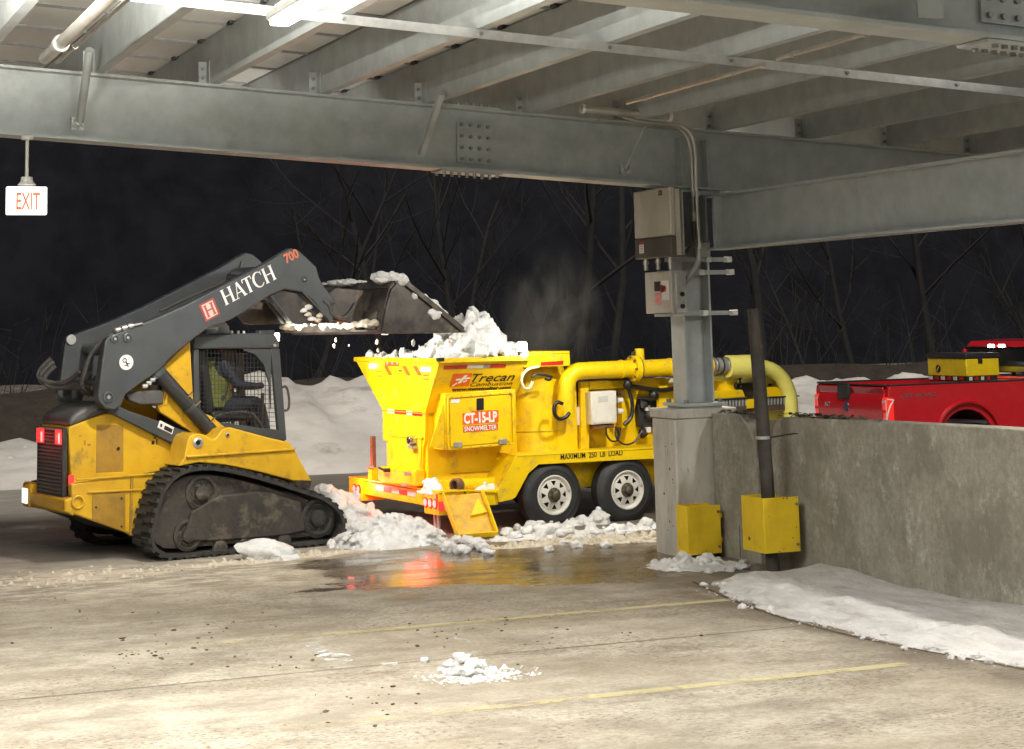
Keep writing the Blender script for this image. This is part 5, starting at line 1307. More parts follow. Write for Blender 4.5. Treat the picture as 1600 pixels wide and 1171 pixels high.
def lgq(a, b, c, d, m=decal_w):
    return MB().prism([on_side(u0_ + (u1_ - u0_) * x, t0_ + (t1_ - t0_) * y, 0.006) for x, y in (a, b, c, d)], nout * 0.001).obj('logo_mark', m, tr)
lgq((.35, .75), (.52, .75), (.78, .15), (.62, .15)); lgq((.22, .42), (.95, .30), (.97, .42), (.22, .54)); lgq((.10, .95), (.30, .70), (.35, .75), (.18, .98)); lgq((.62, .62), (.80, .52), (.83, .60), (.66, .72))
# --- round shouldered vertical vessel beside the hopper
tk = T_([(811, 570), (897, 566), (897, 712), (806, 716)], 0.24)
tcu = (tk[0].x + tk[1].x) / 2; trr = (tk[1].x - tk[3].x) / 2 + 0.005
zt1 = TF.v(850, 568, 0.24).z
MB().lathe((tcu, 0.24 + trr, 0), (0, 0, 1), [(trr, 0.62), (trr, zt1 - 0.12), (trr * 0.985, zt1 - 0.07), (trr * 0.94, zt1 - 0.025), (trr * 0.86, zt1), (0, zt1 + 0.01)], 40).obj('heat_vessel', tr_y, tr, smooth=True)
MB().bb((tcu + 0.05, 0.26, 0.62), (tcu + trr, 0.6, zt1 - 0.10)).obj('vessel_panel', tr_y, tr, bevel=0.02)
# top frame over the vessel with red tape
tf0, tf1 = TF.v(818, 558, 0.05), TF.v(891, 572, 0.05)
MB().bb((tf0.x, 0.05, tf1.z - 0.0), (tf1.x, 0.09, tf0.z + 0.02)).bb((tf0.x, 0.05, tf0.z + 0.021), (tf1.x, 1.9, tf0.z + 0.05)).obj('top_frame', tr_y, tr, bevel=0.006)
MB().prism(T_([(845, 566), (880, 564), (880, 570), (845, 572)], 0.046), (0, 0.003, 0)).obj('reflective_tape', tape_r, tr)
MB().tube(smooth_path([TF.v(x, y, 0.03) for x, y in ((842, 573), (826, 577), (817, 586), (815, 597), (820, 607), (828, 606), (832, 597))], 6), 0.016, n=8).obj('white_hose', mat('pale hose', (0.70, 0.68, 0.42), rough=0.5), tr, smooth=True)
MB().tube(smooth_path([TF.v(x, y, 0.03) for x, y in ((831, 589), (838, 585), (848, 586), (858, 588), (862, 590), (858, 594), (852, 592))], 5), 0.014, n=8).obj('lifting_hook', decal_k, tr, smooth=True)
# hose end hanging on the elbow: black open loop
MB().tube(smooth_path([TF.v(x, y, 0.0) for x, y in ((879, 631), (871, 629), (866, 636), (867, 648), (874, 655), (884, 652), (890, 645))], 6), 0.02, n=10).obj('black_hose', decal_k, tr, smooth=True)
# weld beads along the plate edges
wd = mat('weld bead', (0.62, 0.38, 0.01), (0.45, 0.28, 0.03), scale=40, rough=0.5, bump=0.6, bscale=120)
for p, q in (((uh - 0.004, v0b + 0.01, zb_ - 0.004), (uh - 0.004, v1b - 0.01, zb_ - 0.004)), ((uh + 0.02, v0b - 0.004, zb_ - 0.004), (uf, v0b - 0.004, zb_ - 0.004)), ((0.06, v0b + 0.016, zt0 + 0.02), (0.06, v0b + 0.016, zb_)), ((uh + 0.3, v0b + 0.016, zt0 + 0.12), (0.9, v0b + 0.016, zt0 + 0.12))):
    MB().cyl(p, q, 0.007, n=6).obj('weld_bead', wd, tr)
MB().tube(arc((tcu, 0.24 + trr, 0.98), trr + 0.002, 180, 360, 24, (1, 0, 0), (0, 1, 0)), 0.006, n=6).obj('weld_bead', wd, tr)
for k in range(7):
    for y0_, y1_ in ((621.2, 613.6), (701.3, 693.3)):
        x = 706 + 15 * k; c = TF.v(x, y0_ + (y1_ - y0_) * (x - 700) / 101, VD - 0.009); MB().cyl(c, c - Vector((0, 0.005, 0)), 0.006, n=6).obj('frame_screw', bolt_m, tr)
# --- beacon
c = TF.v(816, 559, 0.03); c.z = zR + 0.026
MB().cyl(c, c + Vector((0, 0, 0.045)), 0.07, n=18).obj('beacon_base', black, tr, smooth=True)
MB().lathe(c + Vector((0, 0, 0.046)), (0, 0, 1), [(0.058, 0), (0.058, 0.08), (0.045, 0.10), (0, 0.105)], 18).obj('beacon', emit('lit beacon', (1, 0.90, 0.68), 3.0), tr, smooth=True)
MB().lathe(c + Vector((0.0, -0.075, 0.02)), (0, -1, 0), [(0.03, 0), (0.03, 0.01), (0, 0.02)], 12).obj('flash_lamp', emit('flash white', (1, 0.96, 0.86), 30.0), tr, smooth=True)
point('beacon_glow', c + Vector((0, -0.25, 0.10)), 10, (1, 0.90, 0.70), tr, 0.04)
# --- engine bay in front of the vessel
MB().bb((TF.v(898, 640, 0.45).x, 0.46, 0.55), (TF.v(1060, 640, 0.45).x + 0.3, 1.7, 1.42)).obj('engine_housing', tr_y, tr, bevel=0.01)
tpr([(907, 597), (920, 596), (921, 702), (908, 703)], 0.22, 0.06, 'bay_post', tr_y, bev=0.006)
tpr([(897, 596), (906, 596), (907, 703), (899, 703)], 0.40, 0.03, 'gap_shade', black)  # black plate painted in for the shade beside the post
tpr([(897, 600), (906, 600), (907, 622), (899, 622)], 0.38, 0.03, 'breather', black)
MB().cyl(TF.v(903, 636, 0.30), TF.v(904, 664, 0.30), 0.05, n=14).obj('filter_bottle', white, tr, smooth=True)
tpr([(921, 596), (1040, 590), (1040, 603), (921, 609)], 0.24, 0.05, 'bay_header', tr_y, bev=0.006)
tpr([(982, 600), (1000, 599), (992, 640), (978, 670), (972, 670), (972, 612)], 0.30, 0.10, 'bracket', tr_y, bev=0.006)
tpr([(1030, 596), (1044, 595), (1044, 690), (1030, 690)], 0.24, 0.06, 'bay_post', tr_y, bev=0.006)
# engine seen in the open bay
tpr([(996, 622), (1030, 620), (1032, 668), (1000, 668)], 0.36, 0.08, 'engine_block', black, bev=0.01)
for x, y in ((1006, 632), (1014, 650), (1005, 676)): MB().rock(TF.v(x, y, 0.34), (0.06, 0.05, 0.06), x, 2, 0.4).obj('engine_part', black, tr, smooth=True)
for x, y in ((1013, 638), (1014, 672)): MB().bb(TF.v(x, y, 0.30) - Vector((0.03, 0, 0.03)), TF.v(x, y, 0.30) + Vector((0.03, 0.04, 0.03))).obj('white_fitting', white, tr, bevel=0.004)
# control cabinet
cc = tpr([(923, 613), (963, 610.5), (964, 661), (925, 664)], 0.10, 0.14, 'control_cabinet', mat('cream cabinet', (0.70, 0.67, 0.58), rough=0.4), bev=0.006)
tpr([(925.5, 615.5), (960, 613), (961, 659), (927, 661.5)], 0.094, 0.006, 'cabinet_door', mat('cream door', (0.74, 0.71, 0.62), rough=0.4), cc, 0.002)
pr_ = tpr([(935, 620), (950, 618.5), (950, 628), (935, 629)], 0.091, 0.003, 'nameplate', mat('grey plate', (0.55, 0.54, 0.50), rough=0.5), cc)
for y in (626, 643): MB().cyl(TF.v(964, y, 0.17), TF.v(972, y - 0.3, 0.17), 0.03, n=12).obj('cable_gland', white, cc, smooth=True)
MB().cyl(TF.v(964, 616, 0.17), TF.v(970, 615.6, 0.17), 0.024, n=10).obj('cable_gland', black, cc, smooth=True)
tpr([(928, 665), (960, 662.5), (960, 669), (930, 671)], 0.13, 0.10, 'cabinet_tray', rust, bev=0.004)
# cables
for k, pts in enumerate((((947, 668), (948, 680), (955, 689), (964, 689), (968, 680), (969, 668)), ((962, 667), (962, 682), (970, 692), (980, 695), (992, 690), (1003, 674)), ((965, 668), (966, 685), (962, 690)))):
    MB().tube(smooth_path([TF.v(x, y, 0.12) for x, y in pts], 5), 0.010, n=7).obj('cable', decal_k, tr, smooth=True)
MB().tube(smooth_path([TF.v(x, y, 0.18) for x, y in ((975, 664), (986, 652), (988, 632), (983, 610), (981, 603))], 5), 0.022, n=9).obj('thick_hose', decal_k, tr, smooth=True)
MB().tube(smooth_path([TF.v(x, y, 0.16) for x, y in ((980, 603), (1000, 606), (1025, 610), (1045, 609), (1062, 605))], 5), 0.026, n=9).obj('thick_hose', decal_k, tr, smooth=True)
for x, y in ((981, 601), (1022, 617)): MB().rock(TF.v(x, y, 0.16), (0.055, 0.05, 0.06), x, 2, 0.3).obj('hose_joint', decal_k, tr, smooth=True)
MB().tube(smooth_path([TF.v(x, y, 0.24) for x, y in ((910, 600), (922, 594), (940, 592), (956, 594), (1000, 590))], 5), 0.010, n=7).obj('cable', decal_k, tr, smooth=True)
# exhaust / air pipe along the top, elbow down at its back end, clamps and valve
rpx = 0.093
VP_ = 0.12
el = [TF.v(x, y, VP_) for x, y in ((884, 652), (884.5, 640), (885, 615), (887, 596), (893, 586), (904, 580.5), (925, 579))]
MB().tube(smooth_path(el, 6), rpx, n=20).obj('air_pipe', tr_y, tr, smooth=True)
a, b = TF.v(922, 579, VP_), TF.v(1110, 571.5, VP_)
MB().cyl(a, b, rpx, n=24).obj('air_pipe', tr_y, tr, smooth=True)
for x in (969, 1045):
    p = a.lerp(b, (x - 922) / 188.0); d = (b - a).normalized(); MB().cyl(p - d * 0.012, p + d * 0.012, rpx + 0.008, n=24).obj('pipe_band', tr_y, tr, smooth=True)
p = a.lerp(b, (989 - 922) / 188.0)
MB().cyl(p - d * 0.030, p + d * 0.035, rpx + 0.05, n=28).obj('pipe_flange', tr_y, tr, smooth=True)
MB().cyl(p + d * 0.036, p + d * 0.05, rpx + 0.045, n=28).obj('flange_gasket', black, tr, smooth=True)
for k in range(8):
    w_ = 6.283 * k / 8; q = p + Vector((-0.034, math.cos(w_) * 0.125, math.sin(w_) * 0.125)); MB().cyl(q, q - d * 0.02, 0.013, n=6).obj('flange_bolt', rust, tr)
vt = TF.v(999, 545, VP_)
MB().cyl((vt.x, vt.y, p.z + 0.05), (vt.x, vt.y, vt.z), 0.052, n=18).obj('valve_actuator', tr_y, tr, smooth=True)
MB().cyl((vt.x - 0.085, vt.y, p.z + 0.12), (vt.x - 0.085, vt.y, vt.z - 0.03), 0.02, n=10).obj('valve_stem', black, tr, smooth=True)
for x in (965, 1035):
    tpr([(x - 14, 592), (x + 14, 591), (x + 5, 604), (x - 6, 605)], 0.24, 0.05, 'pipe_saddle', tr_y, bev=0.004)
# --- blower end past the pillar
c0, c1 = TF.v(1112, 571.5, VP_), TF.v(1138, 571, VP_)
MB().cyl(c0, c1, rpx * 0.95, n=22).obj('ribbed_sleeve', galv2, tr, smooth=True)
for q in (0.15, 0.5, 0.85): 
    p = c0.lerp(c1, q); MB().cyl(p - d * 0.008, p + d * 0.008, rpx * 1.04, n=22).obj('sleeve_band', black if q == 0.5 else chrome, tr, smooth=True)
MB().cyl(TF.v(1136, 573, VP_), TF.v(1176, 573, VP_), 0.125, 0.135, n=26).obj('duct_bell', pale_y, tr, smooth=True)
du = [TF.v(x, y, VP_) for x, y in ((1170, 574), (1190, 574), (1207, 579), (1222, 592), (1232, 612), (1235.5, 634), (1236, 656))]
MB().tube(smooth_path(du, 7), [0.118] * 8 + [0.105] * 50 if False else 0.085, n=22).obj('duct_elbow', pale_y, tr, smooth=True)
MB().cyl(TF.v(1172, 574, VP_), TF.v(1192, 574, VP_), 0.125, 0.09, n=26).obj('duct_cone', pale_y, tr, smooth=True)
vc = TF.v(1200, 628, VP_ + 0.22)
MB().cyl(vc, vc + Vector((0, 0.35, 0)), 0.30, n=36).obj('blower_housing', pale_y, tr, bevel=0.02)
MB().cyl(vc - Vector((0, 0.03, 0)), vc - Vector((0, 0.001, 0)), 0.10, n=24).obj('blower_hub', tr_y, tr, smooth=True)
for x, y in ((1207, 587), (1203, 602)): MB().rock(TF.v(x, y, VP_ + 0.15), (0.03, 0.02, 0.02), x, 1, 0.3).obj('dark_fitting', decal_k, tr, smooth=True)
tpr([(1112, 588), (1152, 586), (1152, 594), (1112, 596)], 0.20, 0.3, 'mount_flange', pale_y, bev=0.005)
MB().lathe(TF.v(1132, 594, 0.34), (0, 0, -1), [(0.15, 0.0), (0.13, 0.12), (0.10, 0.20), (0.0, 0.20)], 22).obj('mount_bowl', tr_y, tr, smooth=True)
tpr([(1108, 612), (1160, 609), (1165, 621), (1108, 624)], 0.18, 0.4, 'deck_beam', tr_y, bev=0.006)
tpr([(1158, 600), (1186, 598), (1186, 620), (1172, 622), (1160, 612)], 0.30, 0.12, 'motor', black, bev=0.02)
tpr([(1186, 606), (1230, 604), (1230, 624), (1186, 625)], 0.20, 0.2, 'blower_base', tr_y, bev=0.006)
MB().tube(smooth_path([TF.v(x, y, 0.2) for x, y in ((1150, 598), (1148, 604), (1153, 608), (1158, 604), (1156, 594), (1160, 590))], 5), 0.012, n=7).obj('cable', decal_k, tr, smooth=True)
# brown ribbed catwalk tray low at this end
cw = mat('rusty tray', (0.10, 0.065, 0.045), (0.06, 0.04, 0.03), scale=12, rough=0.8)
cwt = tpr([(1112, 625), (1244, 619), (1244, 640), (1112, 648)], 0.12, 0.02, 'catwalk_tray', cw)
for k in range(26):
    x = 1115 + 5 * k; y0_ = 626 - 0.045 * (x - 1115)
    tpr([(x, y0_), (x + 2.2, y0_), (x + 1.6, y0_ + 11), (x + 0.6, y0_ + 11)], 0.10, 0.018, 'tray_rib', galv, cwt)
MB().bar(TF.v(1108, 625, 0.10), TF.v(1248, 619, 0.10), 0.03, 0.014).obj('tray_edge', black, tr)
tpr([(1168, 624), (1178, 623.5), (1178, 638), (1168, 638.5)], 0.08, 0.02, 'yellow_tab', tr_y)
MB().bb((2.6, 0.5, 0.5), (3.9, 1.7, 0.98)).obj('front_tank', tr_y, tr, bevel=0.02)
MB().bar((4.4, 0.45, 0.45), (5.9, 1.10, 0.45), 0.09, 0.12).bar((4.4, 1.75, 0.45), (5.9, 1.10, 0.45), 0.09, 0.12).obj('drawbar', tr_y, tr, bevel=0.006)
MB().cyl((5.5, 1.1, 0.0), (5.5, 1.1, 0.55), 0.045, n=14).obj('parking_jack', galv2, tr, smooth=True)
# --- fender with skirt and its stencil
fe = [(780, 787), (779, 766), (806, 715), (1040, 704), (1085, 760)]
fo = T_([(806, 712), (1050, 700.5)], 0.0)
zf = fo[0].z
MB().bb((fo[0].x, -0.03, zf - 0.012), (fo[1].x + 0.28, 0.44, zf + 0.006)).obj('fender_top', tr_y, tr, bevel=0.003)
sk_o = T_([(780, 785), (778, 768), (806, 713), (1052, 701), (1090, 712), (1122, 765), (1118, 780), (1104, 776), (1086, 733), (1046, 716), (960, 720), (842, 726), (826, 740), (806, 777), (800, 781)], -0.025)
MB().prism(sk_o, (0, 0.02, 0)).obj('fender_skirt', tr_y, tr, bevel=0.003)
q0, q1 = TF.v(806, 713, 0.0), TF.v(779, 768, 0.0)
MB().prism([(q0.x, -0.004, q0.z), (q0.x, 0.44, q0.z), (q1.x, 0.44, q1.z), (q1.x, -0.004, q1.z)], (0.0, 0, -0.015)).obj('fender_slope', tr_y, tr)
MB().prism([(q1.x, -0.004, q1.z), (q1.x, 0.44, q1.z), (ur + 0.34, 0.44, zB + 0.014), (ur + 0.34, -0.004, zB + 0.014)], (0, 0, -0.015)).obj('step_plate', tr_y, tr)
MB().bb((ur + 0.32, 0.02, 0.27), (TF.v(778, 780, 0.02).x, 0.05, zB - 0.004)).obj('step_skirt', tr_y, tr)
t_text('MAXIMUM  250  LB  LOAD', (876, 718.5), (973, 711.5), 8.5, decal_k, -0.028, bold=0.001)
tpr([(798, 748), (808, 735), (806, 770), (790, 770)], 0.30, 0.02, 'brace_plate', tr_y)
# --- drain pipe and chute tray
pa, pb_ = TF.v(716, 759, 0.10), TF.v(800, 752, 0.34)
MB().cyl(pa, pb_, 0.062, n=20).obj('drain_pipe', tr_y, tr, smooth=True)
da = (pa - pb_).normalized()
MB().lathe(pa - da * 0.02, da, [(0.062, 0), (0.074, 0.0), (0.074, 0.08), (0.060, 0.085), (0.052, 0.08), (0.050, -0.05), (0, -0.05)], 22).obj('pipe_mouth', rust, tr, smooth=True)
MB().lathe(pa - da * 0.0, da, [(0.049, 0.02), (0, 0.02)], 18).obj('bore_shade', decal_k, tr)  # flat black disc stands for the shade inside the pipe
# chute: leaning tray
cA, cB = TF.v(690, 776, -0.02), TF.v(753, 770, -0.02)
cC, cD = TF.v(777, 838, -0.50), TF.v(714, 845, -0.50)
for q in (cC, cD): q.z = max(q.z, 0.02)
tray = thing('discharge_chute', 'wet yellow steel chute tray leaning below the drain pipe', 'chute', tw(cA), R(TA))
rel = [q - cA for q in (cA, cB, cC, cD)]
nrm = (rel[1]).cross(rel[3]).normalized()
if nrm.y > 0: nrm = -nrm
MB().prism(rel, nrm * -0.012).obj('tray_floor', tr_y2, tray)
for i, j in ((0, 3), (1, 2), (3, 2)):
    MB().prism([rel[i], rel[j], rel[j] + nrm * 0.06, rel[i] + nrm * 0.06], (rel[1] if j != i and i in (0,) else -rel[1]).normalized() * 0.012 if i != 3 else (rel[0] - rel[3]).normalized() * 0.012).obj('tray_side', tr_y, tray, bevel=0.003)
ctr = sum(rel, Vector()) / 4
MB().prism([rel[0].lerp(rel[1], .8).lerp(rel[3].lerp(rel[2], .8), .18) + nrm * 0.004, rel[0].lerp(rel[1], .92).lerp(rel[3].lerp(rel[2], .92), .5) + nrm * 0.004, rel[0].lerp(rel[1], .5).lerp(rel[3].lerp(rel[2], .5), .55) + nrm * 0.004], nrm * 0.03).obj('tray_fin', tr_y, tray)
# meltwater thread from the pipe mouth
wm = bpy.data.materials.new('meltwater'); wm.use_nodes = True; wb = wm.node_tree.nodes['Principled BSDF']
wb.inputs['Transmission Weight'].default_value = 1.0; wb.inputs['Roughness'].default_value = 0.05; wb.inputs['IOR'].default_value = 1.33
mouth = pa + da * 0.07 - Vector((0, 0, 0.05))
mb = MB()
for k in range(4):
    o = Vector((0.01 * k - 0.015, 0.012 * (k % 2), 0)); mb.tube(smooth_path([mouth + o, mouth + o + Vector((-0.01, -0.02, -0.06)), mouth + o * 1.5 + Vector((0.0, -0.05, -0.14)), mouth + o * 2 + Vector((0.03, -0.10, -0.26))], 4), [0.010 - 0.0004 * i for i in range(13)], n=7)
w_o = mb.obj('meltwater', wm, None, smooth=True); w_o.location = (*TO, 0); w_o.rotation_euler = (0, 0, R(TA)); tag(w_o, 'thin stream of meltwater running from the drain pipe onto the chute', 'water')
# --- wheels
def wheel(uc, v_out, sgn, zc=0.33, r=0.355):
    w_ = bpy.data.objects.new('wheel', None); COL.objects.link(w_); w_.parent = tr; w_.location = (uc, v_out, zc)
    if sgn < 0: w_.rotation_euler = (0, 0, math.pi)
    return w_
w1 = wheel(TF.v(866, 775, 0).x, 0.0, 1)
W_ = 0.225
MB().lathe((0, W_ / 2, 0), (0, -1, 0), [(0.20, -W_ / 2), (0.29, -W_ / 2 - 0.006), (0.335, -W_ / 2 + 0.03), (0.355, -0.06), (0.357, 0.0), (0.355, 0.06), (0.335, W_ / 2 - 0.03), (0.29, W_ / 2 + 0.004), (0.262, W_ / 2 + 0.006), (0.258, W_ / 2 - 0.0), (0.235, W_ / 2 + 0.002), (0.20, W_ / 2)], 48).obj('tyre', tyre_m, w1, smooth=True)
MB().lathe((0, 0, 0), (0, -1, 0), [(0.205, 0.0), (0.208, 0.008), (0.196, 0.012), (0.182, 0.0), (0.174, -0.018), (0.165, -0.022)], 40).obj('rim_lip', rim_m, w1, smooth=True)
# spoked disc with windows between the eight spokes
mb = MB()
for k in range(8):
    a0 = 2 * math.pi * k / 8
    def P2(r_, t_, y): return (r_ * math.cos(a0 + t_), y, r_ * math.sin(a0 + t_))
    pt_ = 2 * math.pi / 8
    for (ra, rb, a1_, a2_, b1_, b2_, ya, yb) in ((0.075, 0.102, 0, pt_ / 2, 0.05, pt_ / 2, 0, 0.0), (0.075, 0.102, pt_ / 2, pt_, pt_ / 2, pt_ - 0.05, 0, 0.0), (0.102, 0.150, 0.05, pt_ - 0.05, 0.215, pt_ - 0.215, 0.0, -0.012), (0.150, 0.168, 0.215, pt_ - 0.215, pt_ * 0.30, pt_ * 0.70, -0.012, -0.02), (0.150, 0.168, -0.215, 0.215, -pt_ * 0.30, pt_ * 0.30, -0.012, -0.02)):
        mb.add([P2(ra, a1_, -ya), P2(rb, b1_, -yb), P2(rb, b2_, -yb), P2(ra, a2_, -ya)], [(0, 1, 2, 3)])
    mb.add([P2(0.075, 0, 0), P2(0.102, 0.05, 0), P2(0.102, -0.05, 0)], [(0, 1, 2)])
mb.obj('rim_spokes', rim_m, w1)
MB().lathe((0, 0, 0), (0, -1, 0), [(0.16, -0.06), (0.0, -0.06)], 24).obj('rim_shade', decal_k, w1)  # black disc painted in for the shade behind the spoke windows
MB().lathe((0, 0, 0), (0, -1, 0), [(0.078, -0.002), (0.076, 0.008), (0.05, 0.012), (0.043, 0.014), (0.043, 0.05), (0.03, 0.06), (0, 0.06)], 24).obj('hub', mat('greasy hub', (0.11, 0.09, 0.06), rough=0.5, metal=0.5), w1, smooth=True)
for k in range(6):
    a = 2 * math.pi * k / 6; MB().cyl((0.058 * math.cos(a), 0, 0.058 * math.sin(a)), (0.058 * math.cos(a), -0.028, 0.058 * math.sin(a)), 0.010, n=6).obj('lug_nut', bolt_m, w1)
for uc, v, sg in ((TF.v(984, 768, 0).x - 0.03, 0.0, 1), (w1.location.x, 2.2, -1), (TF.v(984, 768, 0).x - 0.03, 2.2, -1)):
    c = dup_tree(w1, tr); c.location = (uc, v, 0.33); c.rotation_euler = (0, 0, math.pi if sg < 0 else 0)
for u in (w1.location.x, w1.location.x + 0.93): MB().cyl((u, 0.1, 0.33), (u, 2.1, 0.33), 0.04, n=12).obj('axle', black, tr, smooth=True)
MB().bb((w1.location.x - 0.5, 0.30, 0.36), (w1.location.x + 1.5, 0.36, 0.72)).obj('wheel_well', tr_y, tr)

# ================================================================== RED PICKUP beyond the wall
PO = (15.90, 22.85); PZ = -0.30
pk_t = thing('pickup_truck', 'red pickup truck with its cargo lamps lit beyond the parapet wall', 'pickup truck', (*PO, PZ), 0)
PF = Frame(*PO, PZ, 0)
WD = 1.93
def pbox(a, b, name, m=red_p, par=None, bev=0.02): return MB().bb(a, b).obj(name, m, par or pk_t, bevel=bev)
zr = 1.40
# bed: near side with wheel arch, far side, floor, front wall
def side_prof():
    out = [(0.02, 0.55), (0.0, 0.80), (0.0, 1.30), (0.02, zr - 0.02), (0.05, zr), (2.64, zr + 0.02), (2.64, 0.55)]
    archp = [(1.38 + 0.50 * math.cos(R(a)), 0.52 + 0.50 * math.sin(R(a))) for a in range(0, 181, 15)]
    return out + [(p[0], max(p[1], 0.55)) for p in archp]
for v in (0.0, WD - 0.06):
    MB().prism([(u, v, z_) for u, z_ in side_prof()], (0, 0.06, 0)).obj('bed_side', red_p, pk_t, bevel=0.012)
    MB().bb((0.04, v - 0.004, zr + 0.005), (2.62, v + 0.085, zr + 0.03)).obj('rail_cap', black, pk_t, bevel=0.008)
    fl = MB(); s_ = -1 if v == 0 else 1
    pts = [(1.38 + 0.60 * math.cos(R(a)), v + (0 if v == 0 else 0.06) + s_ * 0.025, 0.54 + 0.60 * math.sin(R(a))) for a in range(0, 181, 10)]
    fl.tube(pts, 0.035, n=8).obj('arch_flare', red_p, pk_t, smooth=True)
tg = MB().prism([(-0.01, 0.10, 0.66), (-0.045, 0.10, 0.85), (-0.045, 0.10, zr - 0.22), (0.0, 0.10, zr - 0.12), (-0.03, 0.10, zr - 0.02), (0.03, 0.10, zr), (0.06, 0.10, zr), (0.06, 0.10, 0.66)], (0, WD - 0.20, 0)).obj('tailgate', red_p, pk_t, bevel=0.012)
MB().bb((-0.02, 0.06, zr + 0.001), (0.06, WD - 0.06, zr + 0.025)).obj('tailgate_cap', black, pk_t, bevel=0.006)
MB().bb((-0.06, WD / 2 - 0.02, zr - 0.21), (-0.005, WD / 2 + 0.28, zr + 0.012)).obj('tailgate_handle', black, tg, bevel=0.012)
MB().lathe((-0.046, WD / 2 + 0.07, 1.08), (-1, 0, 0), [(0.075, 0), (0.07, 0.012), (0, 0.014)], 24).obj('oval_badge', mat('dark badge', (0.02, 0.03, 0.07), rough=0.3), tg, smooth=True)
lettering('XLT', chrome, tg, (-0.048, WD - 0.30, 1.07), (0, -1, 0), (0, 0, 1), 0.09, 0.002)
for v in (0.0, WD - 0.12):
    tl = MB().bb((-0.035, v - 0.004 if v == 0 else v, 0.86), (0.09, v + 0.12 if v == 0 else v + 0.124, 1.24)).obj('tail_light', red_dim, pk_t, bevel=0.015)
    for zz in (0.90, 1.02, 1.16): MB().bb((-0.042, v + 0.015, zz), (-0.034, v + 0.105, zz + 0.035)).obj('light_bar', chrome if zz != 1.02 else tape_r, tl)
    MB().bb((-0.041, v + 0.012, 0.89), (-0.035, v + 0.026, 1.20)).obj('light_edge', decal_w, tl)
MB().tube([(-0.043, 0.02, 0.88), (-0.03, -0.008, 1.0), (0.02, -0.01, 1.12), (0.085, -0.01, 1.20), (-0.03, -0.008, 1.21)], 0.012, n=6).obj('light_signature', decal_w, pk_t, smooth=True)
lettering('OFF ROAD', mat('grey script', (0.16, 0.12, 0.12), rough=0.4), pk_t, (0.22, -0.006, 1.22), (1, 0, 0.02), (0, 0, 1), 0.085, 0.001, shear=0.2, width=0.62)
pbox((0.06, 0.07, 0.72), (2.60, WD - 0.07, 0.78), 'bed_floor', black)
pbox((2.58, 0.07, 0.72), (2.62, WD - 0.07, zr + 0.01), 'bed_front', black)
MB().bb((-0.16, 0.05, 0.50), (-0.012, WD - 0.05, 0.66)).obj('rear_bumper', chrome, pk_t, bevel=0.02)
_n0 = len(pk_t.children); _kids = set(pk_t.children)   # BL_
# cab and bonnet
cabp = [(2.06, 0.55), (2.06, 1.46), (2.16, 1.86), (2.26, 1.94), (2.9, 1.97), (3.6, 1.90), (4.25, 1.44), (5.35, 1.36), (5.62, 1.22), (5.66, 0.60), (5.4, 0.55)]
MB().prism([(u, 0.03, z_) for u, z_ in cabp[:2] + [(4.25, 1.44), (5.35, 1.36), (5.62, 1.22), (5.66, 0.60), (5.4, 0.55)]], (0, WD - 0.06, 0)).obj('cab_body', red_p, pk_t, bevel=0.03, seg=3)
MB().prism([(2.16, 0.14, 1.86), (2.26, 0.14, 1.945), (2.9, 0.14, 1.975), (3.6, 0.14, 1.90), (3.55, 0.14, 1.85), (2.24, 0.14, 1.85)], (0, WD - 0.28, 0)).obj('cab_roof', red_p, pk_t, bevel=0.03, seg=3)
MB().prism([(2.10, 0.13, 1.46), (2.19, 0.13, 1.86), (3.58, 0.13, 1.86), (4.2, 0.13, 1.45)], (0, WD - 0.26, 0)).obj('glasshouse', glass_d, pk_t, bevel=0.02)
for v in (0.10, WD - 0.15):
    for (p, q) in (((2.07, 1.45), (2.17, 1.87)), ((3.1, 1.45), (3.12, 1.88)), ((4.22, 1.45), (3.6, 1.88))):
        MB().bar((p[0], v + 0.025, p[1]), (q[0], v + 0.025, q[1]), 0.06, 0.06, (0, 1, 0)).obj('roof_pillar', red_p, pk_t, bevel=0.01)
cy_ = WD / 2
MB().bb((2.135, cy_ - 0.24, 1.845), (2.17, cy_ + 0.24, 1.905)).obj('lamp_housing', mat('dark red housing', (0.2, 0.01, 0.01), rough=0.4), pk_t, bevel=0.008)
for v in (cy_ - 0.13, cy_ + 0.13):
    MB().bb((2.122, v - 0.07, 1.853), (2.134, v + 0.07, 1.897)).obj('cargo_lamp', emit('lit cargo lamp', (1, 0.96, 0.90), 22.0), pk_t, bevel=0.004)
MB().bb((2.124, cy_ - 0.045, 1.86), (2.134, cy_ + 0.045, 1.89)).obj('brake_lamp', red_lit, pk_t)
spot('cargo_beam', (2.08, cy_, 1.87), (0.2, cy_, 0.7), 14, (1, 0.95, 0.88), 120, 0.7, pk_t)
MB().bb((2.5, 0.35, 1.975), (2.62, 0.47, 2.07)).obj('roof_beacon', emit('dim amber', (1.0, 0.62, 0.25), 2.0, (0.6, 0.3, 0.05)), pk_t, bevel=0.01)
for o in pk_t.children:
    if o not in _kids: o.location.x += 0.62; o.location.z += 0.05 if o.name.split('.')[0] in ('cab_roof', 'lamp_housing', 'cargo_lamp', 'brake_lamp', 'roof_beacon', 'glasshouse') else 0.0
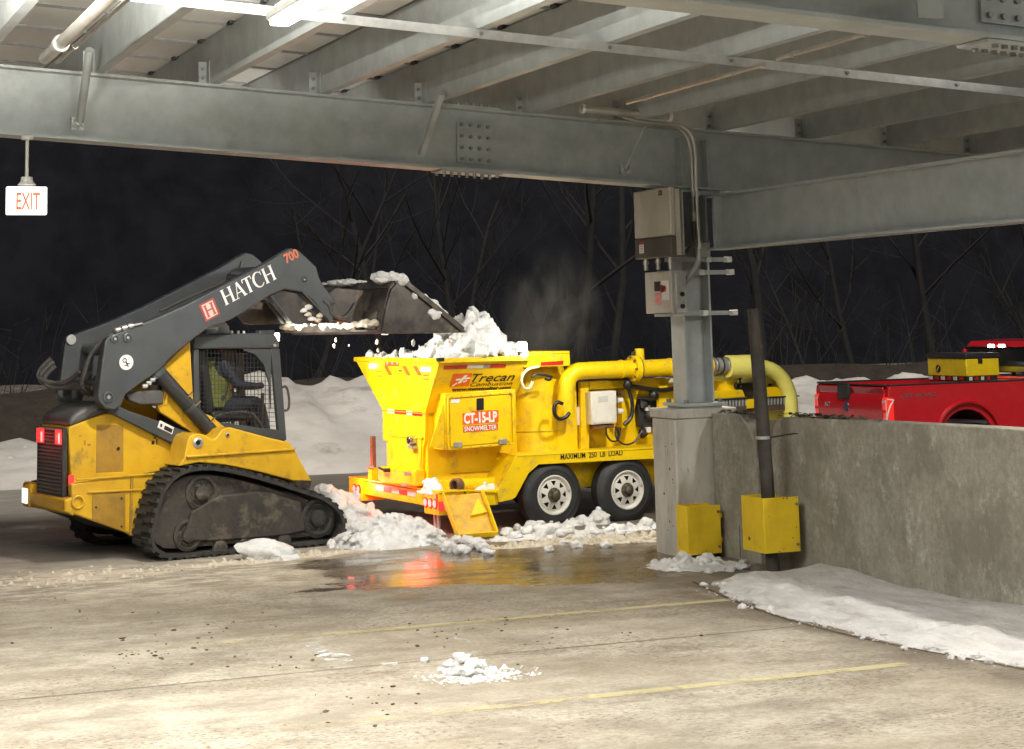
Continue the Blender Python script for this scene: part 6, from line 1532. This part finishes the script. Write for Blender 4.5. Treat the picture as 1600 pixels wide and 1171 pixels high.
for u, v in ((1.38, 0.0), (1.38, WD), (5.37, 0.0), (5.37, WD)):
    w_ = bpy.data.objects.new('wheel', None); COL.objects.link(w_); w_.parent = pk_t; w_.location = (u, v, 0.40)
    s_ = 1 if v == 0 else -1
    MB().lathe((0, s_ * 0.13, 0), (0, -s_, 0), [(0.24, -0.12), (0.37, -0.12), (0.40, -0.08), (0.40, 0.08), (0.37, 0.12), (0.25, 0.125), (0.22, 0.10)], 32).obj('tyre', tyre_m, w_, smooth=True)
    MB().lathe((0, s_ * 0.02, 0), (0, -s_, 0), [(0.235, 0), (0.22, 0.01), (0.10, -0.02), (0.06, 0.01), (0, 0.01)], 24).obj('rim', chrome, w_, smooth=True)
# yellow tool chest in the bed
qa, qb = PF.v(1460, 594, 1.15), PF.v(1528, 594, 0.45)
tc = thing('tool_chest', 'yellow tool chest with black lid riding in the red pickup bed', 'tool chest', (PO[0] + 1.80, PO[1] + 0.50, PZ + zr + 0.03))
MB().bb((0, 0.0, 0.05), (0.62, 0.98, 0.32)).obj('chest_body', mat('chest yellow', (0.80, 0.58, 0.015), rough=0.4), tc, bevel=0.015)
MB().bb((-0.012, -0.012, 0.322), (0.632, 0.992, 0.405)).obj('chest_lid', black, tc, bevel=0.015)
MB().lathe((-0.001, 0.70, 0.165), (-1, 0, 0), [(0.06, 0), (0.06, 0.006), (0, 0.007)], 24).obj('round_emblem', decal_k, tc, smooth=True)
MB().bar((-0.0085, 0.73, 0.13), (-0.0085, 0.675, 0.20), 0.004, 0.018).obj('emblem_stroke', mat('chest yellow', (0.72, 0.50, 0.015)), tc)
MB().bb((0.22, -0.014, 0.25), (0.30, -0.002, 0.33)).obj('latch', black, tc, bevel=0.003)
MB().bb((0.0, 0.0, -0.03), (0.57, 0.96, 0.048)).obj('chest_runner', black, tc)
for k in range(6):
    MB().bb((-0.01, 0.95 - 0.155 * k - 0.085, -0.008), (-0.002, 0.95 - 0.155 * k, 0.045)).obj('reflective_tape', tape_w if k % 2 == 0 else tape_r, tc)
for k in range(4):
    MB().bb((0.04 + 0.11 * k, -0.008, -0.008), (0.04 + 0.11 * k + 0.055, -0.002, 0.045)).obj('reflective_tape', tape_w if k % 2 == 0 else tape_r, tc)
# ================================================================== SNOW, ICE AND TERRAIN
def heap(name, cx, cy, rx, ry, h, seed, m, label, lumps=0, lr=(0.03, 0.09), rot=0.0, n=36, rough=0.35, cat='snow'):
    mb = MB(); rows = []; ca, sa = math.cos(rot), math.sin(rot)
    def zz(a, b):
        d = math.sqrt(a * a + b * b); k = max(0.0, 1 - d * d)
        return h * (k ** 0.8) * (1 + rough * fbm(a * 2 + seed, b * 2 - seed, 0, 1.6)) + 0.012 * n3(a * 9, b * 9, seed, 1.5) - 0.02 * (d > 0.97)
    for i in range(n + 1):
        row = []
        for j in range(n + 1):
            a, b = -1.05 + 2.1 * i / n, -1.05 + 2.1 * j / n
            s = 1 + 0.22 * n3(a, b, seed, 1.3); x, y = a * rx * s, b * ry * s
            row.append((cx + x * ca - y * sa, cy + x * sa + y * ca, zz(a, b) - 0.01))
        rows.append(row)
    mb.solid(rows)
    rng = random.Random(seed)
    for k in range(lumps):
        t = rng.uniform(0, 6.283); d = math.sqrt(rng.random()) * 1.02; a, b = d * math.cos(t), d * math.sin(t)
        x, y = a * rx, b * ry; r = (lr[0] + (lr[1] - lr[0]) * rng.random() ** 2.2 * 1.25) * (1.25 - 0.5 * d)
        mb.rock((cx + x * ca - y * sa, cy + x * sa + y * ca, max(zz(a, b), 0) + r * 0.25), (r * rng.uniform(.8, 1.3), r * rng.uniform(.8, 1.3), r * rng.uniform(.6, 1.0)), k + seed * 50, 1 if r < 0.018 else 2, 0.55)
    return tag(clump(mb.obj(name, m, smooth=100), max(0.009, min(0.012, lr[1] * 0.3)), 4, 0.014, 0.025), label, cat, kind='stuff')
# hopper load
random.seed(21)
mb = MB(); HU0, HU1 = uh + 0.05, uf - 0.03; rows = []
for i in range(30):
    row = []
    for j in range(40):
        u = HU0 + (HU1 - HU0) * i / 29; v = 0.085 + (v1t - 0.17) * j / 39
        e = min(i, 29 - i, j, 39 - j)
        pk_ = math.exp(-((u - (-0.66)) / 0.36) ** 2 - ((v - 0.55) / 0.50) ** 2)
        row.append(tw((u, v, zR - 0.06 + (0.03 + 0.30 * pk_ + 0.06 * fbm(u * 3, v * 3, 2)) * min(1, e / 3.0))))
    rows.append(row)
mb.solid(rows, zR - 0.11)
for k in range(420):
    u = random.uniform(HU0, HU1); v = random.uniform(0.04, v1t - 0.06)
    if k > 170: u = random.gauss(-0.66, 0.24); v = random.gauss(0.50, 0.30)
    if not (HU0 < u < HU1 and 0.03 < v < v1t - 0.05): continue
    pk_ = math.exp(-((u - (-0.66)) / 0.36) ** 2 - ((v - 0.55) / 0.50) ** 2)
    r = (0.018 + 0.075 * random.random() ** 2) * (1 + 0.8 * pk_)
    mb.rock(tw((u, v, zR - 0.03 + 0.30 * pk_ + r * 0.2)), (r, r * random.uniform(.8, 1.2), r * random.uniform(.8, 1.3)), k, 1 if r < .025 else (2 if r < 0.05 else 3), 0.7)
tag(clump(mb.obj('hopper_snow', snow_c, smooth=55), 0.012, 6, 0.018, 0.022), 'white snow and ice chunks heaped in the yellow hopper', 'snow', kind='stuff')
# chunks tumbling from the bucket lip, and falling bits
tumb = [((742, 498), .085, -.45), ((722, 506), .07, -.6), ((714, 512), .06, -.65), ((752, 520), .09, -.4), ((735, 520), .09, -.5), ((765, 528), .08, -.35), ((728, 535), .09, -.5), ((748, 540), .10, -.4)]
for k, ((x, y), r, u) in enumerate(tumb):
    p = tw(TF.v(x, y, 0.55))
    o = MB().rock((0, 0, 0), (r, r * .8, r * 1.15), k + 3, 3, 0.8).obj('ice_chunk', snow_c, smooth=45); o.location = p
    tag(o, 'jagged white ice chunk tumbling from the bucket lip onto the hopper heap', 'ice chunk', 'ice chunks tumbling off the bucket lip')
mb = MB()
for x, y, r in ((525, 532, .016), (522, 541, .018), (589, 535, .02), (591, 548, .016), (646, 536, .026), (545, 540, .010), (655, 541, .01), (600, 560, .01)):
    mb.rock(LF.v(x, y, 0.7), (r, r, r * 1.6), x, 1, 0.4)
o = mb.obj('falling_snow', snow_m, smooth=True); o.location = (3.97, 17.25, 0); o.rotation_euler = (0, 0, R(LA)); tag(o, 'bits of snow falling from beneath the raised bucket', 'snow', kind='stuff')
# heap between track and melter, glowing under the tail lamps
heap('snow_heap', 6.15, 17.42, 0.62, 0.42, 0.22, 5, snow_m, 'lumpy snow heap between the loader track and the melter tail lamps', 420, (0.015, 0.05), 0.1)
heap('snow_heap', 6.0, 18.6, 0.50, 0.75, 0.36, 9, snow_m, 'taller snow heap behind the front of the loader track', 120, (0.03, 0.09), 0.2)
heap('snow_rubble', 7.95, 17.2, 1.1, 0.34, 0.02, 14, snow_m, 'loose snow rubble lying in front of the melter wheels', 75, (0.012, 0.06), 0.05)
heap('snow_rubble', 8.35, 16.5, 0.75, 0.36, 0.015, 15, slush_m, 'tan slush rubble between the second wheel and the pedestal', 130, (0.012, 0.04), 0.0)
heap('snow_rubble', 7.6, 16.6, 0.9, 0.22, 0.02, 16, slush_m, 'tan slush crumbs along the far edge of the puddle', 160, (0.012, 0.035), 0.1)
heap('snow_heap', 8.25, 17.95, 0.55, 0.12, 0.045, 17, snow_m, 'small snow ridge under the melter tyres', 60, (0.02, 0.05), 0.08)
heap('snow_heap', 8.72, 17.95, 0.14, 0.14, 0.15, 18, snow_m, 'grey snow wedge packed between the two melter wheels', 16, (0.02, 0.05), 0.0)
heap('snow_crumbs', 7.95, 14.45, 0.5, 0.45, 0.03, 19, snow_m, 'snow crumbs at the foot of the two yellow guards', 45, (0.01, 0.05), 0.4)
heap('snow_crumbs', 4.35, 10.72, 0.42, 0.30, 0.012, 24, snow_c, 'powder snow crumbs around the clump on the open floor', 110, (0.004, 0.02), 0.0)
heap('snow_crumbs', 4.9, 16.9, 1.6, 0.28, 0.015, 25, slush_m, 'thin line of slush crumbs along the near loader track', 150, (0.006, 0.026), 0.21)
heap('snow_crumbs', 2.9, 16.6, 1.1, 0.7, 0.012, 26, slush_m, 'tan slush crumbs on the floor at the left edge', 150, (0.005, 0.02), 0.2)
heap('step_snow', *tw((-0.72, 0.24, 0))[:2], 0.22, 0.14, 0.05, 27, snow_c, 'patch of snow on the yellow step beside the melter wheel', 14, (0.012, 0.03), R(TA)).location = (0, 0, 0.455)
heap('step_snow', *tw((-1.25, 0.30, 0))[:2], 0.10, 0.16, 0.09, 28, snow_c, 'clump of snow on the melter bumper behind the rusty stake', 14, (0.015, 0.04), R(TA)).location = (0, 0, 0.455)
# big single ice pieces on the floor
def ice(px, py, rx, ry, rz, seed, label, grp=None, m=snow_c, rot=None, dz=0.55, sub=3, rough=0.5):
    p = W.z(px, py, 0.0)
    o = MB().rock((0, 0, 0), (rx, ry, rz), seed, sub, rough).obj('ice_chunk', m, smooth=120); o.location = (p.x, p.y, rz * dz)
    if rot is not None: o.rotation_euler = (0, 0, rot)
    return tag(o, label, 'ice chunk', grp)
p = W.z(414, 874, 0.0)
o = MB().rock((0, 0, 0), (0.285, 0.15, 0.115), 23, 3, 0.42).rock((0.20, -0.05, -0.045), (0.15, 0.10, 0.055), 9, 3, 0.42).obj('ice_slab', snow_c, smooth=60); o.location = (p.x, p.y, 0.075); o.rotation_euler = (0, R(12), R(-24))
tag(o, 'large clean white ice slab lying in front of the loader track', 'ice slab')
random.seed(33)
for k, (x, y, r) in enumerate(((704, 1046, .062), (722, 1036, .07), (738, 1044, .06), (752, 1044, .055), (716, 1054, .055), (734, 1056, .05), (700, 1056, .045), (664, 1035, .035), (690, 1050, .03), (748, 1054, .035))):
    ice(x, y, r * 0.85, r * 0.8, r * 0.62, k + 40, 'small white ice lump in the clump on the open floor', 'ice lumps on the open floor')
for k, (x, y, r) in enumerate(((700, 862, .10), (722, 866, .09), (741, 857, .11), (756, 862, .08), (690, 852, .08), (712, 850, .08), (730, 848, .07), (765, 868, .06))):
    ice(x, y, r * .85, r * .8, r * .65, k + 60, 'white ice lump at the foot of the yellow chute', 'ice lumps below the chute', snow_m)
for k, (x, y, r) in enumerate(((792, 838, .10), (806, 842, .09), (824, 836, .10), (851, 836, .13), (866, 832, .11), (884, 840, .12), (905, 846, .09), (930, 838, .10), (952, 836, .09), (900, 856, .08), (880, 852, .06), (948, 856, .07), (858, 862, .06), (1010, 825, .12), (985, 840, .06))):
    ice(x, y, r * .8, r * .75, r * .55, k + 80, 'snow lump lying in front of the melter wheels', 'snow lumps in front of the melter wheels', snow_m)
for k, (x, y, r) in enumerate(((1100, 916, .045), (1068, 874, .10), (1085, 880, .06), (1120, 884, .07), (1142, 893, .06), (1160, 890, .08))):
    ice(x, y, r * .7, r * .7, r * .45, k + 100, 'snow lump near the feet of the yellow guards', 'snow lumps by the guards', snow_m)
ice(518, 856, .05, .05, .05, 120, 'small white lump under the front of the loader track', None, snow_c)
# white scrape of packed snow on the floor
sc1 = [W.z(x, y, 0.004) for x, y in ((476, 1007), (492, 1003), (520, 1016), (548, 1024), (552, 1032), (536, 1038), (512, 1034), (494, 1026))]
mb = MB(); c_s = sum(sc1, Vector()) / len(sc1); mb.add([p for p in sc1] + [c_s + Vector((0, 0, 0.02))] , [(i, (i + 1) % 8, 8) for i in range(8)])
def film_material():
    m = bpy.data.materials.new('scraped snow film'); m.use_nodes = True; nt = m.node_tree; L = nt.links.new; b = nt.nodes['Principled BSDF']
    b.inputs['Base Color'].default_value = (0.8, 0.78, 0.75, 1); b.inputs['Roughness'].default_value = 0.8
    g = nd(nt, 'ShaderNodeNewGeometry'); mp = nd(nt, 'ShaderNodeMapping'); mp.inputs['Rotation'].default_value = (0, 0, R(35)); mp.inputs['Scale'].default_value = (0.9, 1.6, 1); L(g.outputs['Position'], mp.inputs['Vector'])
    n = nd(nt, 'ShaderNodeTexNoise', i_Scale=7.0, i_Detail=8.0, i_Roughness=0.7); L(mp.outputs[0], n.inputs['Vector'])
    r = nd(nt, 'ShaderNodeMapRange', clamp=True); r.inputs['From Min'].default_value = 0.42; r.inputs['From Max'].default_value = 0.68; L(n.outputs['Fac'], r.inputs['Value'])
    t = nd(nt, 'ShaderNodeBsdfTransparent'); mx = nd(nt, 'ShaderNodeMixShader'); L(r.outputs[0], mx.inputs['Fac']); L(t.outputs[0], mx.inputs[1]); L(b.outputs[0], mx.inputs[2]); L(mx.outputs[0], nt.nodes['Material Output'].inputs['Surface'])
    return m
film = film_material()
tag(mb.obj('scraped_snow', film), 'white streak of scraped snow on the floor left of the ice clump', 'snow', kind='stuff')
for (pts, lab) in ((((100, 843), (135, 838), (143, 843), (110, 851), (60, 852)), 'thin white streak of snow under the back of the loader'), (((712, 995), (738, 1001), (735, 1004), (706, 998)), 'short white scrape on the floor beyond the ice clump'), (((595, 1036), (620, 1034), (622, 1038), (600, 1041)), 'faint white scrape on the floor left of the ice clump')):
    q = [W.z(x, y, 0.005) for x, y in pts]; tag(MB().add(q, [tuple(range(len(q)))]).obj('scraped_snow', film), lab, 'snow', kind='stuff')
# dirt clods dropped by the track
mb = MB(); random.seed(8)
for (cx, cy, sx_, sy_, n_) in ((240, 1020, 50, 14, 34), (330, 985, 60, 10, 16), (700, 985, 50, 14, 20), (600, 1090, 40, 10, 12), (800, 1000, 60, 18, 14), (120, 965, 80, 20, 14), (410, 1035, 60, 12, 12), (560, 1110, 60, 12, 8), (900, 1000, 90, 20, 10)):
    for k in range(n_):
        p = W.z(random.gauss(cx, sx_), random.gauss(cy, sy_), 0); r = random.choice((0.005, 0.006, 0.008, 0.010, 0.015)); mb.rock((p.x, p.y, r * .4), (r * random.uniform(.7, 1.6), r * random.uniform(.7, 1.3), r * .5), k, 1, 0.8)
tag(mb.obj('dirt_clods', clod_m), 'dark dirt clods scattered over the concrete floor', 'dirt', kind='stuff')
# snow drift along the wall
fr_c = [(7.55, 13.45), (7.35, 13.0), (7.20, 12.2), (7.15, 11.5), (7.22, 10.8), (7.22, 10.1), (7.40, 9.4), (7.5, 8.6), (7.6, 7.0), (7.7, 5.0)]
def fx(y):
    for (xa, ya), (xb, yb) in zip(fr_c, fr_c[1:]):
        if ya >= y >= yb: t = (ya - y) / (ya - yb); return xa + (xb - xa) * t
    return fr_c[0][0] if y > fr_c[0][1] else fr_c[-1][0]
def bh(y):
    pts = [(13.75, 0.0), (13.33, 0.11), (12.86, 0.115), (12.25, 0.07), (11.45, 0.075), (10.73, 0.11), (9.5, 0.13), (5, 0.14)]
    for (ya, ha), (yb, hb) in zip(pts, pts[1:]):
        if ya >= y >= yb: return ha + (hb - ha) * (ya - y) / (ya - yb)
    return 0
mb = MB(); rows = []
for i in range(260):
    y = 13.75 - 8.75 * i / 259; x0_ = fx(y) + 0.10 * fbm(y * 2, 0, 3) + 0.035 * n3(y * 9, 2, 1) + (0.8 if y > 13.5 else 0) * (y - 13.5) / 0.25; row = []
    for j in range(40):
        t = j / 39; x = x0_ + (8.498 - x0_) * t; e = min(1, t * 3.2)
        h = (0.14 + 0.5 * bh(y)) * math.sin(math.pi * min(1, t * 1.05) * 0.52 + 0.02) * e ** 0.7 * (1 - 0.45 * max(0, t - 0.55) / 0.45) if t < 1 else 0
        base = bh(y) * t ** 1.5 + 0.055 * math.sin(math.pi * min(t / 0.75, 1)) ** 0.8 * (0.75 + 0.5 * fbm(y * 0.9, t * 2, 7)) * min(1, (13.75 - y) / 0.5)
        if t < 0.55 and t > 0: base += 0.030 * fbm(x * 5, y * 2.2, 1) * min(1, t * 6) + 0.016 * n3(x * 16, y * 12, 1) * min(1, t * 6)
        else: base += 0.012 * fbm(x * 4, y * 3, 1)
        row.append((x, y, base - (0.012 if j == 0 else 0)))
    rows.append(row)
mb.grid(rows)
random.seed(71)
for k in range(330):
    y = random.uniform(5.5, 13.4); x = fx(y) + random.gauss(0.03, 0.07); r = 0.006 + 0.028 * random.random() ** 3; mb.rock((x, y, r * 0.4), (r * 1.2, r * 1.2, r * .8), k, 1, 0.5)
tag(mb.obj('wall_snow', snow_w, smooth=True), 'long smooth snow drift lying along the foot of the parapet wall', 'snow', kind='stuff')
# earth berm behind the lot and its snow bank
def berm_z(x, y):
    t = min(max((y - 28.6) / 2.4, 0), 1); z = 1.22 * t * t * (3 - 2 * t) - max(0, min(y, 60) - 32) * 0.11
    return z + 0.16 * fbm(x * 0.3, y * 0.5, 4) * t + 0.05 * n3(x * 2, y * 2, 1) * t - 0.05
earth = mat('leafy brown earth', (0.042, 0.031, 0.022), (0.024, 0.018, 0.014), scale=3, rough=0.95, bump=0.8, bscale=8, dirt=(0.06, 0.048, 0.036), dscale=9, dlo=0.55, dhi=0.7, world_space=True)
bx_ = [-60, -30, -15, -6] + [-3 + 0.6 * i for i in range(60)] + [36, 44, 60, 100]
by_ = [28.5 + 0.3 * i for i in range(10)] + [32 + 2 * i for i in range(12)] + [60, 75, 95, 120]
struct(MB().grid([[(x, y, berm_z(x, y)) for x in bx_] for y in by_]).obj('earth_berm', earth, smooth=True), 'brown leafy earth bank rising behind the parking lot', 'earth bank')
crest = [(-4, .45), (2.5, .48), (4.2, .52), (4.9, .42), (5.6, .55), (6.3, 1.0), (7.2, 1.30), (7.9, 1.50), (8.4, 1.46), (8.8, 1.24), (9.4, 1.26), (10.2, 1.30), (11.5, 1.1), (13, 1.0), (15, 1.0), (17, 1.0), (19, .95), (22, 1.0), (26, .9), (34, .8)]
def cz(x):
    for (xa, ha), (xb, hb) in zip(crest, crest[1:]):
        if xa <= x <= xb: t = (x - xa) / (xb - xa); t = t * t * (3 - 2 * t); return ha + (hb - ha) * t
    return 0.8
mb = MB(); rows = []
for i in range(250):
    x = -4 + 38 * i / 249; row = []
    for j in range(44):
        t = j / 43; y = 25.9 + 4.4 * t + 0.35 * fbm(x * 0.6, 0, 5)
        k = min(1, t / 0.72); s = k ** 0.62 * (1 if t < 0.72 else max(0, 1 - ((t - 0.72) / 0.28) ** 2))
        z = cz(x) * s * (1 + 0.18 * fbm(x * 0.9, y * 0.9, 2)) + 0.07 * fbm(x * 2.3, y * 2.3, 6) * s + 0.05 * abs(n3(x * 3, y * 5, 2)) * s - 0.03
        row.append((x, y, z))
    rows.append(row)
mb.grid(rows)
tag(mb.obj('snow_bank', snow_d, smooth=True), 'grey ploughed snow bank along the far side of the lot', 'snow bank', kind='stuff')
mb = MB(); random.seed(17)
for k in range(160):
    x = random.uniform(1, 12); y = random.uniform(26.0, 29.0); r = random.uniform(0.04, 0.14); mb.rock((x, y, max(0, (y - 26) * 0.30 * cz(x))), (r, r, r * .8), k, 1, 0.5)
tag(mb.obj('snow_clods', snow_d, smooth=50), 'grey snow clods broken off the far snow bank', 'snow', kind='stuff')

# ================================================================== BARE NIGHT TREES, far lamp
def tree_mesh(seed, H):
    rng = random.Random(seed); tr_mb = MB(); br = MB()
    def grow(mb, p, d, l, r, depth):
        n = 5 if depth == 0 else 4; pts = [p]; rs = [r]
        for k in range(n):
            d = (d + Vector((rng.gauss(0, .10), rng.gauss(0, .10), rng.gauss(0.03, .06)))).normalized(); p = p + d * (l / n); pts.append(p); rs.append(max(r * (1 - 0.72 * (k + 1) / n), 0.004))
        mb.tube(pts, rs, n=8 if depth == 0 else (5 if depth < 2 else 3), cap=False)
        if depth >= 3: return
        m_ = (9, 5, 4)[depth]
        for k in range(m_):
            t = (0.28 + 0.7 * (k + rng.random()) / m_) * n; i = min(int(t), n - 1); q = pts[i].lerp(pts[i + 1], t - i); dd = (pts[i + 1] - pts[i]).normalized()
            a = rng.uniform(0, 6.283); o = dd.orthogonal().normalized(); o = (Matrix.Rotation(a, 3, dd) @ o)
            nd_ = (dd * rng.uniform(0.5, 0.9) + o * rng.uniform(0.6, 1.0) + Vector((0, 0, 0.25))).normalized()
            grow(br, q, nd_, l * rng.uniform(0.30, 0.52), rs[i] * rng.uniform(0.35, 0.55), depth + 1)
    grow(tr_mb, Vector((0, 0, -0.3)), Vector((rng.gauss(0, .03), rng.gauss(0, .03), 1)), H, H * 0.011 + 0.03, 0)
    return tr_mb.mesh('trunk', bark, True), br.mesh('crown', bark, False)
tm = [tree_mesh(s, h) for s, h in ((1, 9.5), (2, 12), (3, 8), (4, 14), (5, 10.5))]
random.seed(44)
spots = []
for k in range(13):
    y = random.uniform(45, 72); x = y * (0.30 + 0.55 * random.random() ** 0.7) + random.uniform(-1, 1); spots.append((x, y))
spots.sort(key=lambda s: s[1])
for k, (x, y) in enumerate(spots):
    a, b = tm[k % 5]
    t = thing('bare_tree', 'bare leafless tree standing in the dark woods behind the lot', 'tree', (x, y, berm_z(x, y) - 0.1), random.uniform(0, 6.28), 'bare trees in the dark woods')
    s = random.uniform(0.75, 1.25); t.scale = (s, s, s)
    for nm, me in (('trunk', a), ('crown', b)):
        o = bpy.data.objects.new(nm, me); COL.objects.link(o); o.parent = t
# shrubs and saplings along the berm: a thicket nobody could count
mb = MB(); random.seed(51)
for k in range(260):
    x = random.uniform(2, 34); y = random.uniform(30.5, 40); h = random.uniform(0.4, 2.2); p = Vector((x, y, berm_z(x, y) - 0.05)); d = Vector((random.gauss(0, .35), random.gauss(0, .3), 1))
    q = p + d * h; mid = p.lerp(q, .5) + Vector((random.gauss(0, .1), 0, 0)); mb.tube([p, mid, q], [0.012, 0.008, 0.003], n=3, cap=False)
    for e in range(3):
        s_ = p.lerp(q, random.uniform(.3, .9)); mb.tube([s_, s_ + Vector((random.gauss(0, .35), random.gauss(0, .3), random.uniform(.1, .5)))], [0.006, 0.002], n=3, cap=False)
tag(mb.obj('brush_thicket', bark), 'dark leafless brush growing along the earth bank', 'brush', kind='stuff')
# the solid dark mass of the woods far behind
mb = MB(); rows = []
for i in range(190):
    x = -40 + 170 * i / 189; row = []
    top = 19.0 * (0.9 + 0.2 * fbm(x * 0.09, 2, 1)) + 1.2 * n3(x * 0.5, 4, 2) + 0.5 * n3(x * 1.7, 1, 2)
    for j in range(40):
        t = j / 39; z = (top + 4) * t - 4; y = 78 + 7 * t * t + 0.35 * fbm(x * 0.12, z * 0.12, 3)
        row.append((x, y, z))
    row.append((x, 95, -4)); rows.append(row)
mb.grid(rows)
tag(mb.obj('far_woods', mat('dark woods', (0.018, 0.019, 0.024), (0.012, 0.0125, 0.015), scale=0.6, rough=1.0, spec=0.0, world_space=True), smooth=True), 'black mass of woods far beyond the snow bank', 'woods', kind='stuff')
# ------------------------------------------------------------------ steam over the melter
def steam_material():
    m = bpy.data.materials.new('steam'); m.use_nodes = True; nt = m.node_tree; L = nt.links.new
    nt.nodes.remove(nt.nodes['Principled BSDF'])
    v = nd(nt, 'ShaderNodeVolumePrincipled'); v.inputs['Color'].default_value = (0.9, 0.84, 0.74, 1); v.inputs['Anisotropy'].default_value = 0.2
    tc_ = nd(nt, 'ShaderNodeTexCoord'); n = nd(nt, 'ShaderNodeTexNoise', i_Scale=1.9, i_Detail=4.0, i_Roughness=0.6, i_Distortion=0.6)
    mp = nd(nt, 'ShaderNodeMapping'); mp.inputs['Scale'].default_value = (1.3, 1.3, 0.75); L(tc_.outputs['Object'], mp.inputs['Vector']); L(mp.outputs[0], n.inputs['Vector'])
    r = nd(nt, 'ShaderNodeMapRange', clamp=True); r.inputs['From Min'].default_value = 0.44; r.inputs['From Max'].default_value = 0.72; L(n.outputs['Fac'], r.inputs['Value'])
    ln = nd(nt, 'ShaderNodeVectorMath', operation='LENGTH'); mq = nd(nt, 'ShaderNodeMapping'); mq.inputs['Scale'].default_value = (1 / 0.62, 1 / 0.5, 1 / 0.82); L(tc_.outputs['Object'], mq.inputs['Vector']); L(mq.outputs[0], ln.inputs[0])
    f = nd(nt, 'ShaderNodeMapRange', clamp=True); f.inputs['From Min'].default_value = 1.0; f.inputs['From Max'].default_value = 0.2; L(ln.outputs['Value'], f.inputs['Value'])
    a = nd(nt, 'ShaderNodeMath', operation='MULTIPLY'); L(r.outputs[0], a.inputs[0]); L(f.outputs[0], a.inputs[1])
    b = nd(nt, 'ShaderNodeMath', operation='MULTIPLY'); L(a.outputs[0], b.inputs[0]); b.inputs[1].default_value = 3.6
    L(b.outputs[0], v.inputs['Density']); L(v.outputs[0], nt.nodes['Material Output'].inputs['Volume'])
    return m
sp_c = tw(TF.v(862, 490, 0.9))
o = MB().rock((0, 0, 0), (0.62, 0.5, 0.82), 1, 3, 0.0).obj('steam', steam_material()); o.location = sp_c; o.rotation_euler = (0, R(12), 0)
tag(o, 'faint brownish wisp of steam rising above the melter vessel', 'steam', kind='stuff')
